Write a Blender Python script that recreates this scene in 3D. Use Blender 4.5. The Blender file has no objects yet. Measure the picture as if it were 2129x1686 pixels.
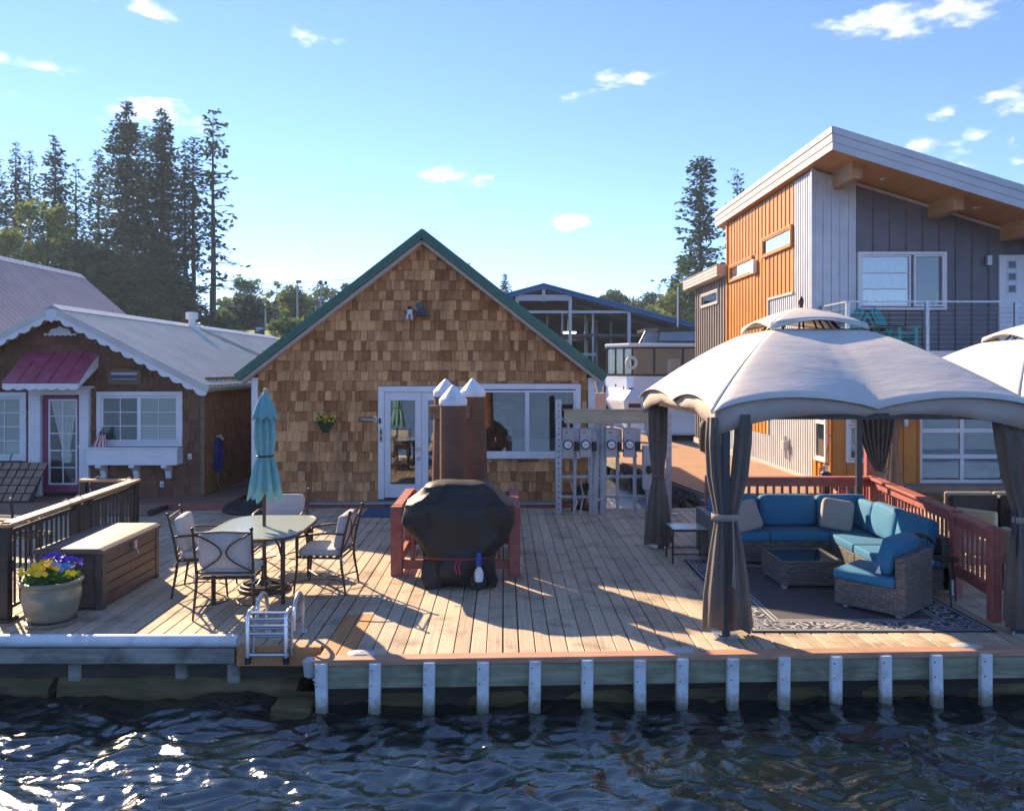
import bpy, bmesh, math, random
from mathutils import Vector, Matrix, noise
random.seed(7)
sc = bpy.context.scene
COL = sc.collection
R = math.radians
# ------------------------------------------------------------------ camera, sky, sun, exposure
# camera stands 2.5 m above the deck (deck top z = 0), level, looking along +Y
F, CX, CY, H = 1740.0, 1046.0, 768.0, 2.5
cam = bpy.data.cameras.new('camera'); camo = bpy.data.objects.new('camera', cam); COL.objects.link(camo)
cam.sensor_width = 36; cam.lens = F/2129*36
cam.shift_x = (1064.5-CX)/2129; cam.shift_y = -(843-CY)/2129
camo.location = (0, 0, H); camo.rotation_euler = (R(90), 0, 0)
cam.clip_start = .1; cam.clip_end = 6000
sc.camera = camo
SUN_D = Vector((1.07, -1.43, -1.0)).normalized()
SUN_EL = math.asin(-SUN_D.z); SUN_AZ = math.atan2(-SUN_D.x, -SUN_D.y)
w = bpy.data.worlds.new('World'); sc.world = w; w.use_nodes = True
nt = w.node_tree; nt.nodes.clear()
def N(t, x, **k):
    n = t.nodes.new(x)
    for a, b in k.items(): setattr(n, a, b)
    return n
def build_world():
    L = nt.links.new
    out = N(nt, 'ShaderNodeOutputWorld'); bg = N(nt, 'ShaderNodeBackground'); bg.inputs[1].default_value = .13
    sky = N(nt, 'ShaderNodeTexSky', sky_type='NISHITA', sun_disc=False, sun_elevation=SUN_EL, sun_rotation=SUN_AZ,
            air_density=.6, dust_density=0.0, ozone_density=3.0, altitude=2500)
    hs = N(nt, 'ShaderNodeHueSaturation'); hs.inputs['Hue'].default_value = .503; hs.inputs['Saturation'].default_value = 1.04; hs.inputs['Value'].default_value = 1.0
    L(sky.outputs[0], hs.inputs['Color'])
    tc = N(nt, 'ShaderNodeTexCoord')
    nz = N(nt, 'ShaderNodeTexNoise'); nz.inputs['Scale'].default_value = 21; nz.inputs['Detail'].default_value = 7; nz.inputs['Roughness'].default_value = .55
    mp = N(nt, 'ShaderNodeMapping'); mp.inputs['Scale'].default_value = (1, 1, 2.2)
    L(tc.outputs['Generated'], mp.inputs[0]); L(mp.outputs[0], nz.inputs[0])
    # small fair-weather clouds all round the sky: direction, half width, half height (radians), strength
    spots = [(90, 215, .048, .014, 1.0), (340, 248, .07, .022, 1.0), (1330, 160, .055, .013, .8), (945, 370, .046, .015, .9), (1188, 465, .03, .012, .8),
             (1900, 30, .13, .026, 1.0), (2080, 205, .055, .019, 1.0), (1972, 230, .024, .011, .95), (1990, 300, .05, .018, 1.0), (270, 18, .055, .014, .7),
             (70, 135, .045, .010, .4), (700, 75, .05, .02, .22), (1160, 288, .03, .005, .3), (2050, 330, .05, .012, .2), (1240, 200, .05, .008, .18)]
    pts = [(Vector(((u-CX)/F, 1, (CY-v)/F)).normalized(), a, b, s) for u, v, a, b, s in spots]
    rr = random.Random(3)
    for k in range(26):
        az = R(40+k*280/26+rr.uniform(-4, 4)); el = R(rr.uniform(9, 34))
        pts.append((Vector((math.sin(az)*math.cos(el), math.cos(az)*math.cos(el), math.sin(el))), rr.uniform(.03, .08), rr.uniform(.012, .02), rr.uniform(.5, 1)))
    acc = None
    for d, a, b, s in pts:
        r = Vector((d.y, -d.x, 0)).normalized(); up = r.cross(d)
        terms = []
        for ax, sc_ in ((r, a), (up, b), (d, None)):
            dp = N(nt, 'ShaderNodeVectorMath', operation='DOT_PRODUCT'); dp.inputs[1].default_value = ax
            L(tc.outputs['Generated'], dp.inputs[0])
            m = N(nt, 'ShaderNodeMath', operation='MULTIPLY'); L(dp.outputs['Value'], m.inputs[0]); m.inputs[1].default_value = 1/sc_ if sc_ else 1
            terms.append(m)
        x2 = N(nt, 'ShaderNodeMath', operation='MULTIPLY'); L(terms[0].outputs[0], x2.inputs[0]); L(terms[0].outputs[0], x2.inputs[1])
        y2 = N(nt, 'ShaderNodeMath', operation='MULTIPLY_ADD'); L(terms[1].outputs[0], y2.inputs[0]); L(terms[1].outputs[0], y2.inputs[1]); L(x2.outputs[0], y2.inputs[2])
        sq = N(nt, 'ShaderNodeMath', operation='SQRT'); L(y2.outputs[0], sq.inputs[0])
        mr = N(nt, 'ShaderNodeMapRange'); mr.inputs[1].default_value = 1.0; mr.inputs[2].default_value = 0.0; mr.inputs[3].default_value = 0; mr.inputs[4].default_value = s
        L(sq.outputs[0], mr.inputs[0])
        fr = N(nt, 'ShaderNodeMath', operation='GREATER_THAN'); L(terms[2].outputs[0], fr.inputs[0]); fr.inputs[1].default_value = 0
        mu = N(nt, 'ShaderNodeMath', operation='MULTIPLY'); L(mr.outputs[0], mu.inputs[0]); L(fr.outputs[0], mu.inputs[1])
        if acc is None: acc = mu
        else:
            mx = N(nt, 'ShaderNodeMath', operation='MAXIMUM'); L(acc.outputs[0], mx.inputs[0]); L(mu.outputs[0], mx.inputs[1]); acc = mx
    nm = N(nt, 'ShaderNodeMapRange'); nm.inputs[1].default_value = .3; nm.inputs[2].default_value = .7; nm.inputs[3].default_value = -1.0; nm.inputs[4].default_value = .6
    L(nz.outputs[0], nm.inputs[0])
    g = N(nt, 'ShaderNodeMath', operation='GREATER_THAN'); L(acc.outputs[0], g.inputs[0]); g.inputs[1].default_value = 0
    nm2 = N(nt, 'ShaderNodeMath', operation='MULTIPLY'); L(nm.outputs[0], nm2.inputs[0]); L(g.outputs[0], nm2.inputs[1])
    ad = N(nt, 'ShaderNodeMath', operation='ADD'); L(acc.outputs[0], ad.inputs[0]); L(nm2.outputs[0], ad.inputs[1])
    ss = N(nt, 'ShaderNodeMapRange', interpolation_type='SMOOTHSTEP'); ss.inputs[1].default_value = .0; ss.inputs[2].default_value = 1.15; ss.inputs[4].default_value = .85
    L(ad.outputs[0], ss.inputs[0])
    mx = N(nt, 'ShaderNodeMix', data_type='RGBA'); L(ss.outputs[0], mx.inputs[0]); L(hs.outputs[0], mx.inputs[6]); mx.inputs[7].default_value = (5.0, 4.8, 5.1, 1)
    L(mx.outputs[2], bg.inputs[0]); L(bg.outputs[0], out.inputs[0])
build_world()
sl = bpy.data.lights.new('sun', 'SUN'); sl.energy = 4.2; sl.angle = R(.6); sl.color = (1, .76, .50)
so = bpy.data.objects.new('sun', sl); COL.objects.link(so); so.rotation_euler = SUN_D.to_track_quat('-Z', 'Y').to_euler()
so.location = (-20, 20, 30)
vs = sc.view_settings; vs.view_transform = 'Standard'; vs.look = 'None'; vs.exposure = 1.58; vs.gamma = 1; vs.use_curve_mapping = False
sc.cycles.max_bounces = 8; sc.cycles.transparent_max_bounces = 16; sc.cycles.caustics_reflective = False; sc.cycles.caustics_refractive = False
sc.cycles.volume_bounces = 1; sc.cycles.diffuse_bounces = 6
sc.cycles.use_denoising = True
# ------------------------------------------------------------------ helpers
def P(u, v, Y): return Vector(((u-CX)/F*Y, Y, H-(v-CY)/F*Y))
def G(u, v, z=0.): return P(u, v, F*(H-z)/(v-CY))
WM = {}
class MB:
    def __init__(s): s.v = []; s.f = []; s.r = []
    def add(s, vs_, fs, rnd=None):
        b = len(s.v); s.v += [Vector(p) for p in vs_]; s.f += [[i+b for i in f] for f in fs]
        s.r += [rnd if rnd is not None else 0.5]*len(fs); return s
    def lbox(s, o, U, V, W, u0, u1, v0, v1, w0, w1, rnd=None):
        o, U, V, W = Vector(o), Vector(U), Vector(V), Vector(W)
        p = [o+U*a+V*b+W*c for c in (w0, w1) for b in (v0, v1) for a in (u0, u1)]
        return s.add(p, [(0, 2, 3, 1), (4, 5, 7, 6), (0, 1, 5, 4), (2, 6, 7, 3), (0, 4, 6, 2), (1, 3, 7, 5)], rnd)
    def mm(s, x0, x1, y0, y1, z0, z1, rnd=None): return s.lbox((0, 0, 0), (1, 0, 0), (0, 1, 0), (0, 0, 1), x0, x1, y0, y1, z0, z1, rnd)
    def bar(s, p0, p1, w_, h, up=(0, 0, 1), rnd=None):
        p0, p1 = Vector(p0), Vector(p1); d = p1-p0; l = d.length; d = d/l; u = Vector(up)
        if abs(d.dot(u)) > .98: u = Vector((1, 0, 0))
        sd = d.cross(u).normalized(); u = sd.cross(d)
        return s.lbox(p0, d, sd, u, 0, l, -w_/2, w_/2, -h/2, h/2, rnd)
    def loft(s, rings, cap=True, closed=True, rnd=None):
        n = len(rings[0]); vs_ = [p for r in rings for p in r]; fs = []
        for i in range(len(rings)-1):
            for j in range(n if closed else n-1):
                a = i*n+j; b = i*n+(j+1) % n; fs.append((a, b, b+n, a+n))
        if cap and closed: fs.append(tuple(range(n))[::-1]); fs.append(tuple((len(rings)-1)*n+k for k in range(n)))
        return s.add(vs_, fs, rnd)
    def tube(s, pts, r, n=8, loop=False):
        pts = [Vector(p) for p in pts]; m = len(pts); rad = r if isinstance(r, (list, tuple)) else [r]*m
        tg = []
        for i in range(m):
            a = pts[(i-1) % m] if (loop or i > 0) else pts[i]; b = pts[(i+1) % m] if (loop or i < m-1) else pts[i]
            tg.append((b-a).normalized())
        u = Vector((0, 0, 1)) if abs(tg[0].z) < .9 else Vector((1, 0, 0))
        rings = []
        for i in range(m):
            u = (u-tg[i]*u.dot(tg[i])).normalized(); sd = tg[i].cross(u)
            rings.append([pts[i]+(u*math.cos(t)+sd*math.sin(t))*rad[i] for t in [2*math.pi*k/n for k in range(n)]])
        if loop: rings.append(rings[0])
        return s.loft(rings, cap=not loop)
    def lathe(s, prof, n=24, c=(0, 0, 0), cap=True):
        c = Vector(c)
        return s.loft([[c+Vector((r*math.cos(2*math.pi*k/n), r*math.sin(2*math.pi*k/n), z)) for k in range(n)] for r, z in prof], cap)
    def cyl(s, p0, p1, r, n=12, r1=None): return s.tube([p0, p1], [r, r if r1 is None else r1], n)
    def prism(s, poly, d0, d1, U=(1, 0, 0), V=(0, 0, 1), D=(0, 1, 0), o=(0, 0, 0), rnd=None):
        o, U, V, D = Vector(o), Vector(U), Vector(V), Vector(D); n = len(poly)
        a = [o+U*x+V*y+D*d0 for x, y in poly]; b = [o+U*x+V*y+D*d1 for x, y in poly]
        return s.add(a+b, [tuple(range(n))[::-1], tuple(range(n, 2*n))]+[(i, (i+1) % n, (i+1) % n+n, i+n) for i in range(n)], rnd)
    def grid(s, rows, thick=0):
        n = len(rows[0]); vs_ = [p for r in rows for p in r]
        fs = [(i*n+j, i*n+j+1, (i+1)*n+j+1, (i+1)*n+j) for i in range(len(rows)-1) for j in range(n-1)]
        return s.add(vs_, fs)
    def ball(s, c, r, n=10, sz=1.0):
        return s.lathe([(max(r*math.sin(math.pi*k/n), 1e-4), -r*sz*math.cos(math.pi*k/n)) for k in range(n+1)], n+4, c, cap=False)
    def build(s, name, mat, parent=None, smooth=False, bevel=0, world=True, seg=2, solid=0, ang=40, attr=False):
        me = bpy.data.meshes.new(name)
        vv = s.v
        if parent is not None and world and parent in WM:
            inv = WM[parent].inverted(); vv = [inv @ p for p in s.v]
        me.from_pydata([tuple(p) for p in vv], [], s.f)
        bm = bmesh.new(); bm.from_mesh(me); bmesh.ops.recalc_face_normals(bm, faces=bm.faces)
        if bevel:
            es = [e for e in bm.edges if len(e.link_faces) == 2 and e.calc_face_angle(0) > R(25)]
            bmesh.ops.bevel(bm, geom=es, offset=bevel, segments=seg, affect='EDGES', profile=.5, clamp_overlap=True)
        bm.to_mesh(me); bm.free()
        if attr and not bevel:
            at = me.attributes.new('rnd', 'FLOAT', 'FACE'); at.data.foreach_set('value', s.r)
        if smooth:
            me.polygons.foreach_set('use_smooth', [True]*len(me.polygons))
            if smooth != 2: me.set_sharp_from_angle(angle=R(ang))
        o = bpy.data.objects.new(name, me); COL.objects.link(o)
        if mat is not None: me.materials.append(mat)
        if parent is not None:
            o.parent = parent; WM[o] = WM.get(parent, Matrix.Identity(4))
        else: WM[o] = Matrix.Identity(4)
        if solid:
            m = o.modifiers.new('thick', 'SOLIDIFY'); m.thickness = solid; m.offset = 0
        return o
def tag(o, label=None, cat=None, group=None, kind=None):
    for k, x in (('label', label), ('category', cat), ('group', group), ('kind', kind)):
        if x: o[k] = x
    return o
def thing(name, loc, label, cat, rz=0, group=None):
    o = bpy.data.objects.new(name, None); COL.objects.link(o); o.empty_display_size = .2
    o.location = loc; o.rotation_euler = (0, 0, rz)
    WM[o] = Matrix.Translation(Vector(loc)) @ Matrix.Rotation(rz, 4, 'Z')
    return tag(o, label, cat, group)
def inst(name, me, parent, loc, scale=(1, 1, 1), rot=(0, 0, 0)):
    """a piece that shares its mesh with the pieces like it; loc is in world axes"""
    o = bpy.data.objects.new(name, me); COL.objects.link(o)
    if parent is not None:
        o.parent = parent; loc = WM[parent].inverted() @ Vector(loc)
    o.location = loc; o.scale = scale; o.rotation_euler = rot; WM[o] = WM.get(parent, Matrix.Identity(4))
    return o
def copy_tree(o, parent=None):
    c = o.copy(); COL.objects.link(c); c.parent = parent
    for ch in list(o.children): copy_tree(ch, c)
    return c
# ------------------------------------------------------------------ materials
MT = {}
ALB = dict(plank=1.3, shingle=1.15, shingle_mass=1.15, dshingle=1.3, dshingle_mass=1.3, charcoal_metal=1.35, red_stain=1.8, rust=1.3, curtain=1.5, cushion=1.25, wicker=1.3, canvas_blue=1.0,
           sofa_blue=1.2, box_brown=1.4, box_lid=1.2, treated=1.4, old_beam=1.2, bronze=1.2, silver_metal=1.1, fascia_grey=1.15, deck_brown=1.4, ramp_brown=1.2, meter_grey=1.2, glaze=1.2, pillow_taupe=1.1, valance=1.2, needles=1.7, leaves_g=1.8, leaves_y=1.8, needles_blue=2.0)
def M(name, col, rough=.6, metal=0., col2=None, scale=8., detail=4., stretch=(1, 1, 1), bump=0., bscale=None, rand=0., spec=None,
      attr=None, lo=.35, hi=.65, coat=0, trans=0, skew=0, transl=0, sheen=0, bstretch=None, dirt=None, dscale=2., dstretch=(1, 1, 1)):
    k = ALB.get(name, 1.); col = tuple(x*k for x in col); col2 = tuple(x*k for x in col2) if col2 else None
    m = bpy.data.materials.new(name); m.use_nodes = True; t = m.node_tree; L = t.links.new
    b = t.nodes['Principled BSDF']; b.inputs['Roughness'].default_value = rough; b.inputs['Metallic'].default_value = metal
    if spec is not None: b.inputs['Specular IOR Level'].default_value = spec
    if coat: b.inputs['Coat Weight'].default_value = coat; b.inputs['Coat Roughness'].default_value = .15
    if trans: b.inputs['Transmission Weight'].default_value = trans
    if sheen: b.inputs['Sheen Weight'].default_value = sheen
    c = (*col, 1); c2 = (*(col2 or col), 1)
    tc = N(t, 'ShaderNodeTexCoord'); vec = tc.outputs['Object']; rn = None
    if rand:
        if attr: an = N(t, 'ShaderNodeAttribute', attribute_name=attr); rn = an.outputs['Fac']
        else: oi = N(t, 'ShaderNodeObjectInfo'); rn = oi.outputs['Random']
        mu = N(t, 'ShaderNodeMath', operation='MULTIPLY'); mu.inputs[1].default_value = 53.7; L(rn, mu.inputs[0])
        va = N(t, 'ShaderNodeVectorMath', operation='ADD'); L(vec, va.inputs[0]); L(mu.outputs[0], va.inputs[1]); vec = va.outputs[0]
    def noise_(sc_, st, det, raw=False):
        mp = N(t, 'ShaderNodeMapping'); mp.inputs['Scale'].default_value = st; L(tc.outputs['Object'] if raw else vec, mp.inputs[0])
        nz = N(t, 'ShaderNodeTexNoise'); nz.inputs['Scale'].default_value = sc_; nz.inputs['Detail'].default_value = det; nz.inputs['Roughness'].default_value = .6
        L(mp.outputs[0], nz.inputs[0]); return nz.outputs[0]
    out = None
    if col2 or bump: nf = noise_(scale, stretch, detail)
    if col2:
        mr = N(t, 'ShaderNodeMapRange'); mr.inputs[1].default_value = lo; mr.inputs[2].default_value = hi; L(nf, mr.inputs[0])
        fac = mr.outputs[0]
        if rand:
            av = N(t, 'ShaderNodeMix'); av.inputs[0].default_value = min(.9, rand); L(fac, av.inputs[2]); L(rn, av.inputs[3]); fac = av.outputs[0]
        if skew:
            pw = N(t, 'ShaderNodeMath', operation='POWER'); L(fac, pw.inputs[0]); pw.inputs[1].default_value = skew; fac = pw.outputs[0]
        mx = N(t, 'ShaderNodeMix', data_type='RGBA'); L(fac, mx.inputs[0]); mx.inputs[6].default_value = c; mx.inputs[7].default_value = c2; out = mx.outputs[2]
    elif rand:
        mx = N(t, 'ShaderNodeMix', data_type='RGBA'); L(rn, mx.inputs[0])
        mx.inputs[6].default_value = (*[x*(1-rand) for x in col], 1); mx.inputs[7].default_value = (*[min(1, x*(1+rand)) for x in col], 1); out = mx.outputs[2]
    if dirt:
        dn = noise_(dscale, dstretch, 6, True); mr = N(t, 'ShaderNodeMapRange'); mr.inputs[1].default_value = .5; mr.inputs[2].default_value = .72; mr.inputs[4].default_value = dirt[3] if len(dirt) > 3 else .6
        L(dn, mr.inputs[0]); mx = N(t, 'ShaderNodeMix', data_type='RGBA'); L(mr.outputs[0], mx.inputs[0])
        if out: L(out, mx.inputs[6])
        else: mx.inputs[6].default_value = c
        mx.inputs[7].default_value = (*dirt[:3], 1); out = mx.outputs[2]
    if out: L(out, b.inputs['Base Color'])
    else: b.inputs['Base Color'].default_value = c
    if bump:
        nb = noise_(bscale, bstretch or stretch, 5) if bscale else nf
        bp = N(t, 'ShaderNodeBump'); bp.inputs['Strength'].default_value = min(1, bump); bp.inputs['Distance'].default_value = .01*max(1, bump); L(nb, bp.inputs['Height']); L(bp.outputs[0], b.inputs['Normal'])
    if transl:
        tb = N(t, 'ShaderNodeBsdfTranslucent'); ms = N(t, 'ShaderNodeMixShader'); ms.inputs[0].default_value = transl
        if out: L(out, tb.inputs[0])
        else: tb.inputs[0].default_value = c
        L(b.outputs[0], ms.inputs[1]); L(tb.outputs[0], ms.inputs[2]); L(ms.outputs[0], t.nodes['Material Output'].inputs[0])
    MT[name] = m; return m
def glass_mat(name, tint, refl=.16, rough=.015):
    m = bpy.data.materials.new(name); m.use_nodes = True; t = m.node_tree; t.nodes.clear(); L = t.links.new
    o = N(t, 'ShaderNodeOutputMaterial'); a = N(t, 'ShaderNodeBsdfTransparent'); a.inputs[0].default_value = (*tint, 1)
    g = N(t, 'ShaderNodeBsdfGlossy'); g.inputs['Roughness'].default_value = rough; g.inputs[0].default_value = (1, 1, 1, 1)
    lw = N(t, 'ShaderNodeLayerWeight'); lw.inputs[0].default_value = .25
    mr = N(t, 'ShaderNodeMapRange'); mr.inputs[3].default_value = refl; mr.inputs[4].default_value = .95; L(lw.outputs['Fresnel'], mr.inputs[0])
    mx = N(t, 'ShaderNodeMixShader'); L(mr.outputs[0], mx.inputs[0]); L(a.outputs[0], mx.inputs[1]); L(g.outputs[0], mx.inputs[2]); L(mx.outputs[0], o.inputs[0])
    tc = N(t, 'ShaderNodeTexCoord'); nz = N(t, 'ShaderNodeTexNoise'); nz.inputs['Scale'].default_value = 1.3; L(tc.outputs['Object'], nz.inputs[0])
    bp = N(t, 'ShaderNodeBump'); bp.inputs['Strength'].default_value = .05; bp.inputs['Distance'].default_value = .02; L(nz.outputs[0], bp.inputs['Height']); L(bp.outputs[0], g.inputs['Normal'])
    MT[name] = m; return m
M('plank', (.28, .215, .15), .75, col2=(.56, .45, .325), scale=3.2, stretch=(26, .55, 8), detail=6, bump=.5, rand=.45, lo=.3, hi=.7, spec=.25, dirt=(.15, .115, .085, .7), dscale=2.6)
M('plank_new', (.42, .17, .055), .6, col2=(.58, .29, .12), scale=3, stretch=(22, .6, 8), bump=.2, rand=.3)
M('cap_wood', (.40, .20, .12), .6, col2=(.56, .33, .21), scale=3, stretch=(.8, 16, 10), bump=.2, rand=.25, dirt=(.26, .16, .11, .5))
M('treated', (.135, .14, .09), .7, col2=(.27, .27, .185), scale=2.4, stretch=(.7, 8, 9), bump=.3, rand=.2, dirt=(.06, .07, .035, .8), dscale=2.2)
M('dark_wood', (.03, .026, .02), .85, col2=(.055, .045, .035), scale=4, stretch=(1, 1, 5), bump=.3)
M('old_beam', (.16, .15, .125), .85, col2=(.34, .33, .29), scale=1.6, stretch=(.8, 4, 6), bump=.4, dirt=(.05, .05, .035, .9), dscale=2.4)
M('algae_log', (.055, .045, .02), .75, col2=(.16, .12, .045), scale=3, stretch=(.6, 3, 4), bump=.8, dirt=(.05, .06, .02, .8))
M('red_stain', (.165, .045, .036), .55, col2=(.24, .078, .062), scale=3, stretch=(3, 3, 3), bump=.15, rand=.2)
M('white', (.78, .785, .80), .4, col2=(.70, .71, .73), scale=3, bump=.06)
M('white_plastic', (.80, .81, .83), .35, col2=(.72, .73, .76), scale=2.5, dirt=(.42, .42, .38, .55), dscale=5)
M('shingle', (.19, .066, .021), .8, col2=(.80, .45, .20), scale=2.2, stretch=(34, 34, 1.6), bump=.5, rand=.62, skew=1.35, lo=.25, hi=.75, spec=.2, dirt=(.11, .052, .027, .6), dscale=1.1, dstretch=(1.6, 1, .55))
M('shingle_mass', (.19, .066, .021), .8, col2=(.80, .45, .20), scale=2.2, stretch=(34, 34, 1.6), bump=.5, rand=.62, skew=1.35, attr='rnd', lo=.25, hi=.75, spec=.2, dirt=(.11, .052, .027, .6), dscale=1.1, dstretch=(1.6, 1, .55))
M('dshingle', (.085, .040, .024), .8, col2=(.19, .098, .062), scale=3, stretch=(26, 26, 1.6), bump=.5, rand=.5, spec=.2)
M('dshingle_mass', (.085, .040, .024), .8, col2=(.19, .098, .062), scale=3, stretch=(26, 26, 1.6), bump=.5, rand=.5, attr='rnd', spec=.2)
M('side_shingle_lit', (.24, .10, .035), .8, col2=(.46, .22, .09), scale=3, stretch=(26, 26, 1.6), bump=.5, rand=.5, spec=.2)  # cottage side wall: warm light bounced off the house painted into the colour
M('side_shingle_lit_mass', (.24, .10, .035), .8, col2=(.46, .22, .09), scale=3, stretch=(26, 26, 1.6), bump=.5, rand=.5, attr='rnd', spec=.2)
M('sheathing', (.035, .02, .012), .9, col2=(.06, .035, .02), scale=6)
M('green_metal', (.036, .125, .09), .45, col2=(.048, .155, .112), scale=2, bump=.03, spec=.5)
M('grey_roof', (.53, .505, .46), .38, col2=(.62, .595, .55), scale=2, metal=.0, dirt=(.36, .34, .30, .35), dscale=1.2)
M('mauve_roof', (.47, .375, .36), .5, col2=(.54, .45, .43), scale=1.5)
M('purple_metal', (.34, .055, .10), .4, col2=(.42, .09, .145), scale=3, dirt=(.45, .2, .27, .4), dscale=5)
M('maroon', (.20, .035, .09), .5, col2=(.25, .05, .12), scale=4)
M('deck_brown', (.13, .065, .05), .7, col2=(.20, .105, .08), scale=3, stretch=(.6, 14, 6), bump=.2, rand=.2)
M('ramp_brown', (.20, .135, .09), .7, col2=(.29, .20, .14), scale=4, rand=.2, bump=.15)
M('rail_cap', (.46, .22, .085), .5, col2=(.60, .32, .14), scale=3, stretch=(16, .7, 8), bump=.15)
M('iron', (.016, .014, .014), .45, col2=(.03, .024, .022), scale=10, bump=.1)
M('bronze', (.035, .023, .018), .42, col2=(.06, .04, .03), scale=12, metal=.3)
M('box_brown', (.055, .040, .032), .55, col2=(.085, .062, .05), scale=3, stretch=(6, .5, 3), bump=.12, dirt=(.13, .10, .085, .4), dscale=4)
M('box_lid', (.10, .068, .053), .6, col2=(.14, .098, .078), scale=3, bump=.1)
M('glaze', (.13, .135, .10), .3, col2=(.20, .20, .15), scale=4, stretch=(1, 1, 2), coat=.4, dirt=(.26, .26, .22, .5), dscale=6)
M('soil', (.03, .02, .012), .9)
M('leaf', (.05, .14, .025), .6, transl=.35, col2=(.08, .20, .035), scale=30)
M('petal_yellow', (.95, .56, .0), .5, col2=(.98, .66, .01), scale=20)
M('petal_violet', (.06, .02, .35), .5, col2=(.16, .08, .55), scale=20)
M('petal_blue', (.10, .22, .62), .5, col2=(.2, .4, .75), scale=20)
M('cushion', (.34, .325, .315), .85, col2=(.40, .385, .37), scale=40, bump=.15, sheen=.2)
M('canvas_blue', (.15, .36, .38), .8, col2=(.20, .43, .44), scale=5, bump=.2, bscale=60)
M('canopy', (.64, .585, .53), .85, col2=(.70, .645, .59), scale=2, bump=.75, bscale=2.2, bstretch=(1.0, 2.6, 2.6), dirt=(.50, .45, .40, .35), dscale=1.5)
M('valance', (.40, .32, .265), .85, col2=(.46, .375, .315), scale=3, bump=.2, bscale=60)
M('curtain', (.075, .058, .046), .8, col2=(.105, .083, .067), scale=14, stretch=(1, 1, .3), bump=.2, bscale=60, sheen=.2)
M('curtain_strap', (.30, .26, .235), .85, col2=(.34, .29, .26), scale=20)
M('teal', (.012, .36, .35), .45, col2=(.02, .42, .41), scale=6)
M('sofa_blue', (.010, .125, .235), .75, col2=(.016, .165, .30), scale=60, stretch=(1, 1, 1), bump=.12, sheen=.1)
M('pillow_taupe', (.36, .29, .26), .9, col2=(.42, .345, .31), scale=70, bump=.2)
M('black_cover', (.006, .006, .007), .55, col2=(.012, .012, .013), scale=3, bump=.5, bscale=14)
M('black', (.012, .012, .013), .5, col2=(.02, .02, .021), scale=6)
M('rubber', (.018, .018, .018), .7)
M('rust', (.10, .045, .027), .8, col2=(.155, .072, .042), scale=1.5, stretch=(2, 2, .8), bump=.08, detail=8, dirt=(.075, .035, .022, .5), dscale=2)
M('galv', (.36, .38, .41), .4, metal=.7, col2=(.52, .54, .57), scale=18)
M('conduit', (.40, .40, .40), .55, col2=(.50, .50, .49), scale=6, dirt=(.3, .3, .28, .5), dscale=4)
M('meter_grey', (.36, .345, .335), .5, col2=(.43, .41, .40), scale=4)
M('dial', (.75, .77, .8), .15, coat=.8)
M('chrome', (.62, .62, .63), .3, metal=.9)
M('mat_blue', (.05, .085, .16), .95, col2=(.08, .125, .22), scale=90, bump=.3)
M('beam_tan', (.44, .38, .25), .7, col2=(.56, .49, .33), scale=2, stretch=(.6, 8, 12), bump=.15, dirt=(.28, .22, .13, .5))
M('wood_frame', (.15, .09, .055), .7, col2=(.22, .14, .09), scale=5, stretch=(1, 4, 6), bump=.2)
M('orange_metal', (.52, .20, .022), .45, col2=(.58, .24, .035), scale=1.5)
M('silver_metal', (.45, .47, .50), .42, col2=(.53, .55, .58), scale=2, metal=.15)
M('charcoal_metal', (.088, .082, .094), .45, col2=(.115, .108, .122), scale=2)
M('annex_metal', (.26, .22, .20), .45, col2=(.31, .265, .24), scale=2)
M('fascia_grey', (.42, .44, .47), .45, col2=(.48, .50, .53), scale=1.5)
M('fascia_tan', (.46, .42, .39), .5, col2=(.52, .475, .44), scale=2)
M('soffit_wood', (.40, .18, .06), .5, col2=(.54, .27, .10), scale=2, stretch=(9, .6, 9), bump=.1, rand=.3)
M('beam_wood', (.38, .19, .075), .5, col2=(.50, .27, .12), scale=2, stretch=(7, .6, 7), bump=.1)
M('walk', (.30, .17, .095), .9, col2=(.42, .26, .155), scale=30, detail=8, bump=.4, dirt=(.22, .13, .08, .4), dscale=.8)
M('room', (.22, .15, .10), .8, col2=(.28, .20, .14), scale=3)
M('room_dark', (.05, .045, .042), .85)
M('blind', (.50, .58, .54), .6)
M('lace', (.62, .66, .62), .9, col2=(.52, .57, .53), scale=60, stretch=(1, 1, .2))
M('screen', (.10, .125, .125), .8)
M('boat_white', (.74, .75, .77), .25, coat=.5)
M('boat_dark', (.02, .02, .025), .4)
M('blue_roof', (.012, .10, .24), .45, col2=(.02, .14, .31), scale=.6)
M('steel', (.33, .35, .38), .4, metal=.6)
M('shed_grey', (.11, .105, .10), .8, col2=(.16, .15, .14), scale=1)
M('shed_light', (.45, .46, .48), .6)
M('bark', (.045, .034, .028), .9, col2=(.085, .065, .052), scale=2, stretch=(3, 3, .5), bump=.5)
M('needles', (.010, .032, .020), .75, col2=(.024, .060, .030), scale=.35, rand=.35, spec=.2, transl=.45)
M('needles_blue', (.016, .036, .030), .75, col2=(.034, .064, .046), scale=.4, rand=.3, spec=.2, transl=.45)
M('leaves_y', (.060, .085, .020), .7, col2=(.12, .15, .035), scale=.5, rand=.3, spec=.2, transl=.45)
M('leaves_g', (.030, .060, .020), .7, col2=(.07, .11, .035), scale=.5, rand=.3, spec=.2, transl=.45)
M('grass', (.12, .19, .015), .9, col2=(.20, .27, .03), scale=.3)
M('bank', (.07, .075, .03), .95, col2=(.13, .12, .06), scale=.25)
M('far_forest', (.020, .036, .024), .9, col2=(.034, .05, .03), scale=.05)
M('house_grey', (.20, .19, .185), .7, col2=(.25, .24, .23), scale=.4)
M('house_roof', (.10, .095, .105), .8)
M('hose_blue', (.01, .028, .24), .35)
M('rope', (.60, .58, .54), .9)
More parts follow.
